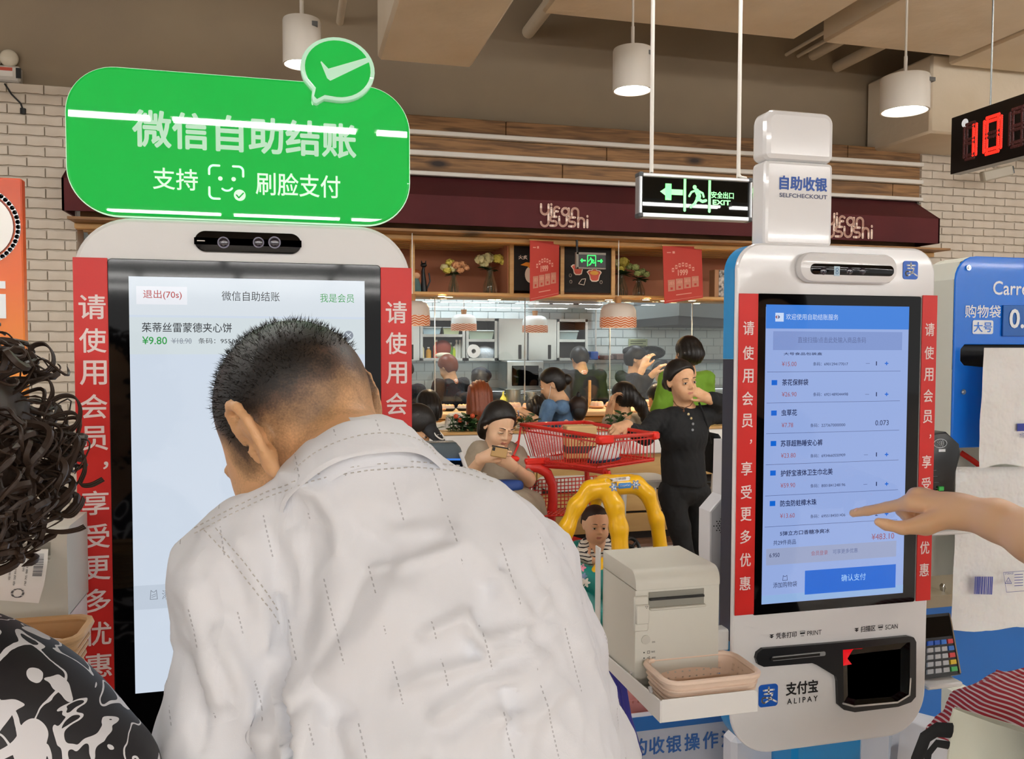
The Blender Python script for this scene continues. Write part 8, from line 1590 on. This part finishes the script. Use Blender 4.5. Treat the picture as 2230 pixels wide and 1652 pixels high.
MB().tube([P(x, y, .99+.0*k) for k, (x, y) in enumerate(((2072, 1590), (2040, 1588), (2015, 1605), (1998, 1650), (1990, 1720), (2010, 1800)))], .011, 8, flat=.35).build('strap', blackc, cbg)
MB().tube([P(x, y, 1.0) for x, y in ((2066, 1622), (2040, 1618), (2022, 1640), (2012, 1700), (2025, 1800))], .006, 8, flat=.35).build('strap', blackc, cbg)
o = thing('white_tray', P(1990, 1640, 1.5), 'pale rounded scanner tray between the right kiosk and the cream bag', 'tray'); xt0, xt1 = P(1950, 1600, 1.5).x, P(2080, 1600, 1.5).x
sheet('surface', M('tray_pale', 'c6c8cf', .35), [[(1978, 1545, 1.55), (2010, 1558, 1.55), (2065, 1572, 1.55)], [(1960, 1600, 1.45), (2010, 1610, 1.45), (2070, 1620, 1.45)], [(1950, 1700, 1.35), (2010, 1710, 1.35), (2070, 1720, 1.35)]], o, sub=5, th=.02, amp=0)
# digital clock on wires
Xc = P(2071, 300, 3.5).x; ck = thing('digital_clock', (Xc, 3.0, P(2072, 380, 3.5).z), 'black hanging digital clock with red dot digits 10', 'clock'); y0_, y1_ = 2.0, 3.5; z1_, z0_ = P(2072, 257, 3.5).z, P(2072, 380, 3.5).z
MB().rbox((Xc+.03, (y0_+y1_)/2, (z0_+z1_)/2), (.06, y1_-y0_, z1_-z0_), b=.002).build('case', M('clock_black', '0a0606', .12), ck, smooth=0)
def YX(px): # depth on the plane x = Xc at pixel column px
    d = CR @ Vector(((px-IW/2)/FPX, 0, -1.0)); return Xc*d.y/d.x
def cdigit(p0, p1, on, lab='digit'):
    ya, yb = YX(p0), YX(p1); H0 = z1_-z0_; zb_, zt_2 = z0_+H0*.22, z1_-H0*.24; sk = .0; pts = {}
    m1, m2 = MB(), MB(); segs = {'a': ((0, 1), (1, 1)), 'b': ((1, 1), (1, .5)), 'c': ((1, .5), (1, 0)), 'd': ((0, 0), (1, 0)), 'e': ((0, 0), (0, .5)), 'f': ((0, .5), (0, 1)), 'g': ((0, .5), (1, .5))}
    for k, (a, b) in segs.items():
        n = 7 if k in 'adg' else 8
        for i in range(n+1):
            t = (i+.5)/(n+1); u = a[0]+(b[0]-a[0])*t; v_ = a[1]+(b[1]-a[1])*t; y = ya+(yb-ya)*u; z = zb_+(zt_2-zb_)*v_
            for dq in (-.009, .009): (m1 if k in on else m2).sph((Xc-.001, y+(dq if k not in 'adg' else 0), z+(dq if k in 'adg' else 0)), (.003, .0085, .0085), 8, 4)
    if m1.v: m1.build('lit_'+lab, em('led_red', 'ff2a1c', 1.6), ck)
    if m2.v: m2.build('unlit_'+lab, M('led_off', '3a1010', .4), ck)
cdigit(2090, 2110, 'bc'); cdigit(2133, 2163, 'abcdef'); cdigit(2188, 2214, ''); cdigit(2233, 2262, 'bc')
for yy_ in (YX(2130), 2.4): MB().cyl((Xc+.03, yy_, z1_), (Xc+.03, yy_, zD), .004, n=6).build('wire', steel_d, ck)
c = P(2088, 272, 3.45); MB().cyl((Xc+.001, YX(2088), c.z), (Xc-.002, YX(2088), c.z), .02, n=16).build('sensor', signw, ck)
# security camera, emergency lights
c = P(2170, 378, 6.6); sc_ = thing('security_camera', c, 'grey security camera on the brick wall under the digital clock', 'camera'); rcm = Matrix.Rotation(R_(-14), 3, 'Y') @ Matrix.Rotation(R_(-20), 3, 'Z'); MB().rbox(c, (.27, .09, .10), rcm, .012).build('housing', M('cam_grey', 'b5ae9e', .4), sc_, smooth=0); MB().rbox(c+rcm@V(.135, 0, -.0), (.02, .07, .07), rcm, .004).build('lens', glossblack, sc_, smooth=0); MB().tube([c+V(0, 0, .04), c+V(.02, .1, .12), c+V(.05, .42, .14)], .014, 8).build('arm', lamp_w, sc_)
for px, py, w_, heads, lab in ((1936, 298, 62, ((1922, 264), (1956, 266)), 'twin emergency light with red label beside the right cylinder lamp'), (18, 160, 50, ((17, 124), (-20, 124)), 'twin emergency light on the wall at the upper left corner')):
    Ye2 = 7.05 if px > 500 else 7.08; a, b = P(px-w_/2, py+16, Ye2), P(px+w_/2, py-16, Ye2); e = thing('emergency_light', a, lab, 'lamp', 'emergency lights'); MB().rbox(((a.x+b.x)/2, Ye2+.04, (a.z+b.z)/2), (b.x-a.x, .08, b.z-a.z), b=.012).build('case', lamp_w, e, smooth=0)
    cx = (a.x+b.x)/2; MB().box(cx-.07, cx+.03, Ye2-.002, Ye2, (a.z+b.z)/2-.02, (a.z+b.z)/2+.045).build('label_plate', white_paint, e, smooth=0); MB().box(cx-.068, cx+.028, Ye2-.003, Ye2-.002, (a.z+b.z)/2+.02, (a.z+b.z)/2+.044).build('red_label', red_i, e, smooth=0); MB().box(cx+.05, cx+.085, Ye2-.002, Ye2, (a.z+b.z)/2-.03, (a.z+b.z)/2+.045).build('switch', black, e, smooth=0)
    for hx_, hy_ in heads: q_ = P(hx_, hy_, Ye2); MB().sph((q_.x, Ye2+.03, q_.z), (.065, .04, .065), 16, 10).build('lamp_head', M('lamp_lens', 'd8d0bc', .15), e); MB().cyl((q_.x, Ye2+.03, q_.z-.06), (q_.x, Ye2+.03, b.z-.01), .012, n=8).build('stem', lamp_w, e)
a = P(12, 190, 6.98); MB().tube([P(10, 182, 6.97), P(25, 205, 6.97), P(45, 225, 6.97), P(50, 240, 6.97)], .006, 6).cyl(P(50, 236, 6.97), P(50, 248, 6.97), .02, n=8).build('loose_cable', black, label='short black cable end on the white bricks at the upper left', cat='cable')
# big exit sign on rods
Yz = 2.8; ex0, ex1 = P(1390, 430, Yz).x, P(1636, 430, Yz).x; ez1, ez0 = P(1513, 383, Yz).z, P(1513, 478, Yz).z; eg = thing('exit_sign', ((ex0+ex1)/2, Yz, ez0), 'large green emergency exit sign with left arrow hanging on two white rods', 'sign')
t = .016; MB().box(ex0+t, ex1-t*.6, Yz, Yz+.03, ez0+t, ez1-t*.6).build('panel', exit_b, eg, smooth=0)
MB().rbox(((ex0+ex1)/2, Yz+.01, ez1-t*.4), (ex1-ex0-.02, .04, t*.8), b=.003).rbox(((ex0+ex1)/2, Yz+.01, ez0+t*.5), (ex1-ex0-.02, .04, t), b=.003).rbox((ex0+t*.4, Yz+.01, (ez0+ez1)/2), (t*.8, .04, ez1-ez0-.02), b=.003).rbox((ex1-t*.3, Yz+.01, (ez0+ez1)/2), (t*.6, .04, ez1-ez0-.02), b=.003).build('frame', alu, eg, smooth=0)
for x in (ex0+.008, ex1-.008):
    for z in (ez0+.008, ez1-.006): MB().rbox((x, Yz+.01, z), (.018, .044, .018), b=.004).build('corner_cap', alu_d, eg, smooth=0)
kx = (ex1-ex0)/246; m = MB(); c = P(1518, 423, Yz); door(m, c.x, c.z, .118, Yz-.0015); runner(m, c.x, c.z-.006, .105, Yz-.002); c = P(1462, 418, Yz); arrow(m, c.x, c.z, .088, .058, Yz-.0015); Tc(m, '安全出口', 1573, 425, 49, 15, Yz, .02, dy=-.0015); Tc(m, 'EXIT', 1571, 441, 39, 11, Yz, .04, dy=-.0015); m.build('symbol', exit_l, eg, smooth=0)
for px in (1421, 1611): x = P(px, 380, Yz).x; MB().cyl((x, Yz+.01, ez1+.006), (x+.0, Yz+.01, 5.2), .0072, n=10).tube([(x, Yz+.01, ez1+.008+.005*math.sin(a)) if 0 else (x+.006*math.cos(a), Yz+.01, ez1+.004+.006*math.sin(a)) for a in np.linspace(0, 6.28, 12)], .0015, 5).build('rod', white_paint, eg)
x = P(1611, 380, Yz).x; MB().tube([(x, Yz+.01, ez1+.02), (x+.01, Yz+.01, ez1+.008), (x+.03, Yz+.01, ez1+.006), (x+.036, Yz+.01, ez1-.004)], .005, 8).build('cable', white_paint, eg)
MB().cyl((x+.012, Yz+.02, ez1+.75), (x+.012, Yz+.02, 5.2), .007, n=8).build('red_wire', M('wire_red', 'a8423a', .5), eg)
# ================================================================ LEFT SIDE
Yo = 3.0; ox1 = P(50, 560, Yo).x; oz1, oz0 = P(40, 388, Yo).z, P(40, 800, Yo).z
def grad_mat():
    m = bpy.data.materials.new('poster_orange'); m.use_nodes = True; nt = m.node_tree; b = nt.nodes['Principled BSDF']; L = nt.links.new; N = nt.nodes.new; tc = N('ShaderNodeTexCoord'); sx = N('ShaderNodeSeparateXYZ'); L(tc.outputs['Generated'], sx.inputs[0]); cr = N('ShaderNodeValToRGB'); e = cr.color_ramp.elements; e[0].position = .2; e[0].color = (*lin('e8902a'), 1); e[1].position = .95; e[1].color = (*lin('b84a2c'), 1); q = e.new(.6); q.color = (*lin('e0682a'), 1); L(sx.outputs[2], cr.inputs[0]); L(cr.outputs[0], b.inputs['Base Color']); b.inputs['Roughness'].default_value = .35; return m
op = thing('orange_signboard', (ox1-.4, Yo, 0), 'orange signboard with white ring and letters at the left edge', 'signboard'); MB().rbox((ox1-.4, Yo+.02, (oz0-.2+oz1)/2), (.8, .04, oz1-oz0+.2), b=.004).build('panel', grad_mat(), op, smooth=0); MB().rbox((ox1-.4, Yo+.04, oz0/2-.1), (.06, .04, oz0-.2+.02), b=.004).rbox((ox1-.4, Yo+.04, .02), (.5, .4, .04), b=.01).build('stand', steel_d, op, smooth=0)
c = P(-52, 491, Yo); m = MB(); m.stroke(ell2(c.x, c.z, .118, .118, 48), .014, Yo-.001, True); m.build('ring', signw, op, smooth=0); m = MB(); m.poly(ell2(c.x, c.z, .104, .104, 40), Yo-.0015); m.build('ring_fill', M('ring_grey', 'f4f2ee', .4), op, smooth=0); m = MB(); m.stroke(ell2(c.x, c.z, .106, .106, 48), .0022, Yo-.002, True); m.build('ring_line', M('ring_dark', '5a3a34', .5), op, smooth=0)
m = MB(); c = P(3, 655, Yo); q0_, q1_ = P(3, 693, Yo), P(3, 640, Yo); m.box(c.x-.013, c.x+.013, Yo-.002, Yo-.0005, q0_.z, q1_.z); m.box(c.x-.013, c.x+.013, Yo-.002, Yo-.0005, P(3, 628, Yo).z, P(3, 612, Yo).z); m.build('lettering', signw, op, smooth=0)
# left printer, receipt and basket
Yg = 1.27; g_l, g_r = P(-80, 1250, Yg).x, P(147, 1250, Yg).x; gz1_, gz0_ = P(100, 1152, Yg).z, P(100, 1345, Yg).z; lp = thing('receipt_printer', ((g_l+g_r)/2, 1.33, gz0_), 'grey-white receipt printer with a printed slip at the left edge', 'printer')
rot_prism([(1.39, gz0_), (Yg, gz0_)]+[(Yg+.02-.02*math.cos(R_(a)), gz1_-.02+.02*math.sin(R_(a))) for a in range(0, 91, 15)]+[(1.39, gz1_)], g_l, g_r, 0).build('body', printer_m, lp, smooth=30)
zs_ = P(100, 1190, Yg).z; MB().box(g_l+.02, P(110, 1190, Yg).x, Yg-.0015, Yg+.005, zs_-.012, zs_+.006).build('recess', printer_d, lp, smooth=0); MB().rbox(((g_l+.02+P(112, 1190, Yg).x)/2, Yg-.004, zs_-.018), (P(112, 1190, Yg).x-g_l-.02, .008, .004), b=.001).build('lip', printer_m, lp, smooth=0)
slip = thing('receipt', P(40, 1300, Yg-.03), 'printed paper slip curling out of the left printer', 'receipt'); rw = [[P(-30, 1196, Yg-.006), P(105, 1195, Yg-.006)], [P(-30, 1230, Yg-.03), P(103, 1228, Yg-.03)], [P(-32, 1270, Yg-.045), P(96, 1272, Yg-.045)], [P(-34, 1304, Yg-.045), P(84, 1313, Yg-.045)]]
n8 = 16; vs = []
for j in range(n8+1):
    t = j/n8*3; k = min(int(t), 2); f = t-k; vs += [rw[k][0].lerp(rw[k+1][0], f), rw[k][1].lerp(rw[k+1][1], f)]
MB().add(vs+[v+V(0, .0006, 0) for v in vs], [(2*j, 2*j+2, 2*j+3, 2*j+1) for j in range(n8)]+[(2*j+1+34, 2*j+3+34, 2*j+2+34, 2*j+34) for j in range(n8)]).build('paper', M('paper_white', 'ecebe8', .6), slip, smooth=60)
def sp2(u, v_): t = v_*3; k = min(int(t), 2); f = t-k; a, b = rw[k][0].lerp(rw[k+1][0], f), rw[k][1].lerp(rw[k+1][1], f); return a.lerp(b, u)+V(0, -.001, 0)
m = MB(); r = random.Random(2)
for k in range(22):
    v0 = .10+k*.02; w_ = r.choice((.006, .01, .014)); m.add([sp2(.78, v0), sp2(.94, v0), sp2(.94, v0+w_), sp2(.78, v0+w_)], [(0, 1, 2, 3)])
def rot_text(s_, u, v0, v1, du, mi=0):
    vv, f, sz = txt(s_); m.add([sp2(u+b*du, v1-(v1-v0)*a) for a, b in vv], f, mi)
for s_, u, v0, v1 in (('10:28:11.12', .20, .12, .5), ('感谢您的光临', .38, .15, .6), ('会员积分凭证', .47, .1, .7), ('购物小票', .60, .15, .45), ('请妥善保管', .66, .2, .7)): rot_text(s_, u, v0, v1, .035)
for q_ in range(26): a = q_*2.4; m.add([sp2(.58+.10*math.cos(a)+d1, .84+.08*math.sin(a)+d2) for d1, d2 in ((-.02, -.01), (.02, -.01), (.02, .004), (-.02, .004))], [(0, 1, 2, 3)])
m.build('print', M('ink_faded', '58585c', .6), slip, smooth=0)
tanb = M('basket_tan', 'c8a070', .5); bt = P(90, 1372, 1.12); lb = basket('woven_basket', (P(-5, 1400, 1.17).x, 1.17, P(90, 1480, 1.17).z), .20, .10, P(100, 1375, 1.17).z-P(90, 1480, 1.17).z, tanb, 'tan woven basket below the left printer')
q_ = P(70, 1392, 1.17); MB().rbox(q_+V(0, 0, -.01), (.06, .05, .012), Matrix.Rotation(.2, 3, 'Y'), .001).build('paper_slips', M('paper_pink', 'e8c8c0', .6, var=(20, 'f2efe8', 1)), label='crumpled receipt slips lying in the tan basket', cat='paper')
lt = thing('printer_tray', (P(20, 1500, 1.2).x, 1.3, P(90, 1480, 1.17).z-.004), 'white tray under the left printer and tan basket', 'tray'); tz = P(90, 1480, 1.17).z; MB().box(g_l-.02, g_r-.035, 1.10, 1.385, tz-.004, tz).build('bottom_plate', trw, lt, smooth=0)
MB().box(g_l, g_r, 1.28, 1.38, tz, gz0_+.001).build('riser', trw, lt, smooth=0)
# third kiosk seen over the man's shoulder
Yv = 3.2; k3 = thing('checkout_kiosk', (P(960, 1000, Yv).x, Yv, 0), 'small tilted kiosk monitor with dark hood over the shoulder of the bending man', 'kiosk')
r_ = [(895, 966), (995, 964), (1004, 975), (1030, 1050), (1040, 1110), (900, 1110)]
MB().prism([(P(a, b, Yv).x, P(a, b, Yv).z) for a, b in r_], Yv, Yv+.10, .01).build('hood', M('hood_slate', '49545a', .25), k3, smooth=30)
MB().prism([(P(a, b, Yv-.012).x, P(a, b, Yv-.012).z) for a, b in ((905, 1000), (1003, 1000), (1018, 1042), (1026, 1105), (905, 1105))], Yv-.012, Yv, .002).build('screen_frame', glossblack, k3, smooth=0); MB().prism([(P(a, b, Yv-.015).x, P(a, b, Yv-.015).z) for a, b in ((905, 1022), (1000, 1020), (1008, 1045), (1012, 1105), (905, 1105))], Yv-.014, Yv-.012, 0).build('screen', em('screen3', '6f9ad0', .6), k3, smooth=0)
MB().prism([(P(a, b, Yv-.014).x, P(a, b, Yv-.014).z) for a, b in ((905, 998), (1002, 998), (1003, 1002), (905, 1002))], Yv-.016, Yv-.012, 0).build('light_bar', em('bar_blue', '4a8ae8', .9), k3, smooth=0)
MB().tube([P(1003, 985, Yv-.01), P(1022, 1040, Yv-.01), P(1032, 1110, Yv-.01)], .008, 8).build('white_edge', kw, k3); c = P(965, 1110, Yv+.05); MB().rbox((c.x, Yv+.05, c.z/2), (.14, .10, c.z+.04), b=.01).rbox((c.x, Yv+.05, .02), (.5, .4, .04), b=.01).build('pedestal', kw, k3, smooth=0)
# under the tray: pink mesh bin and violet handle
pkm = M('basket_pink', 'd8908a', .5); basket('pink_basket', (P(1385, 1560, 1.72).x, 1.80, P(1385, 1585, 1.72).z), .22, .16, .14, pkm, 'pink perforated plastic basket behind the man, under the printer tray', cols=8, rows=3)
tbg = thing('tote_bag', P(1400, 1760, 1.5), 'bag with a dark violet padded handle behind the man, right side', 'bag'); MB().tube([P(x, y, 1.5) for x, y in ((1322, 1440), (1345, 1465), (1358, 1500), (1368, 1560), (1380, 1600), (1392, 1640), (1385, 1700))], .007, 8).tube([P(x, y, 1.505) for x, y in ((1315, 1450), (1338, 1472), (1350, 1505), (1362, 1565), (1376, 1605), (1388, 1640), (1380, 1700))], .006, 8).build('handle', M('handle_violet', '35348c', .4), tbg); MB().rbox(P(1350, 1850, 1.52), (.2, .08, .2), b=.02).build('body', MATS['handle_violet'], tbg)
bpy.data.objects.remove(_to); bpy.data.curves.remove(_tc)
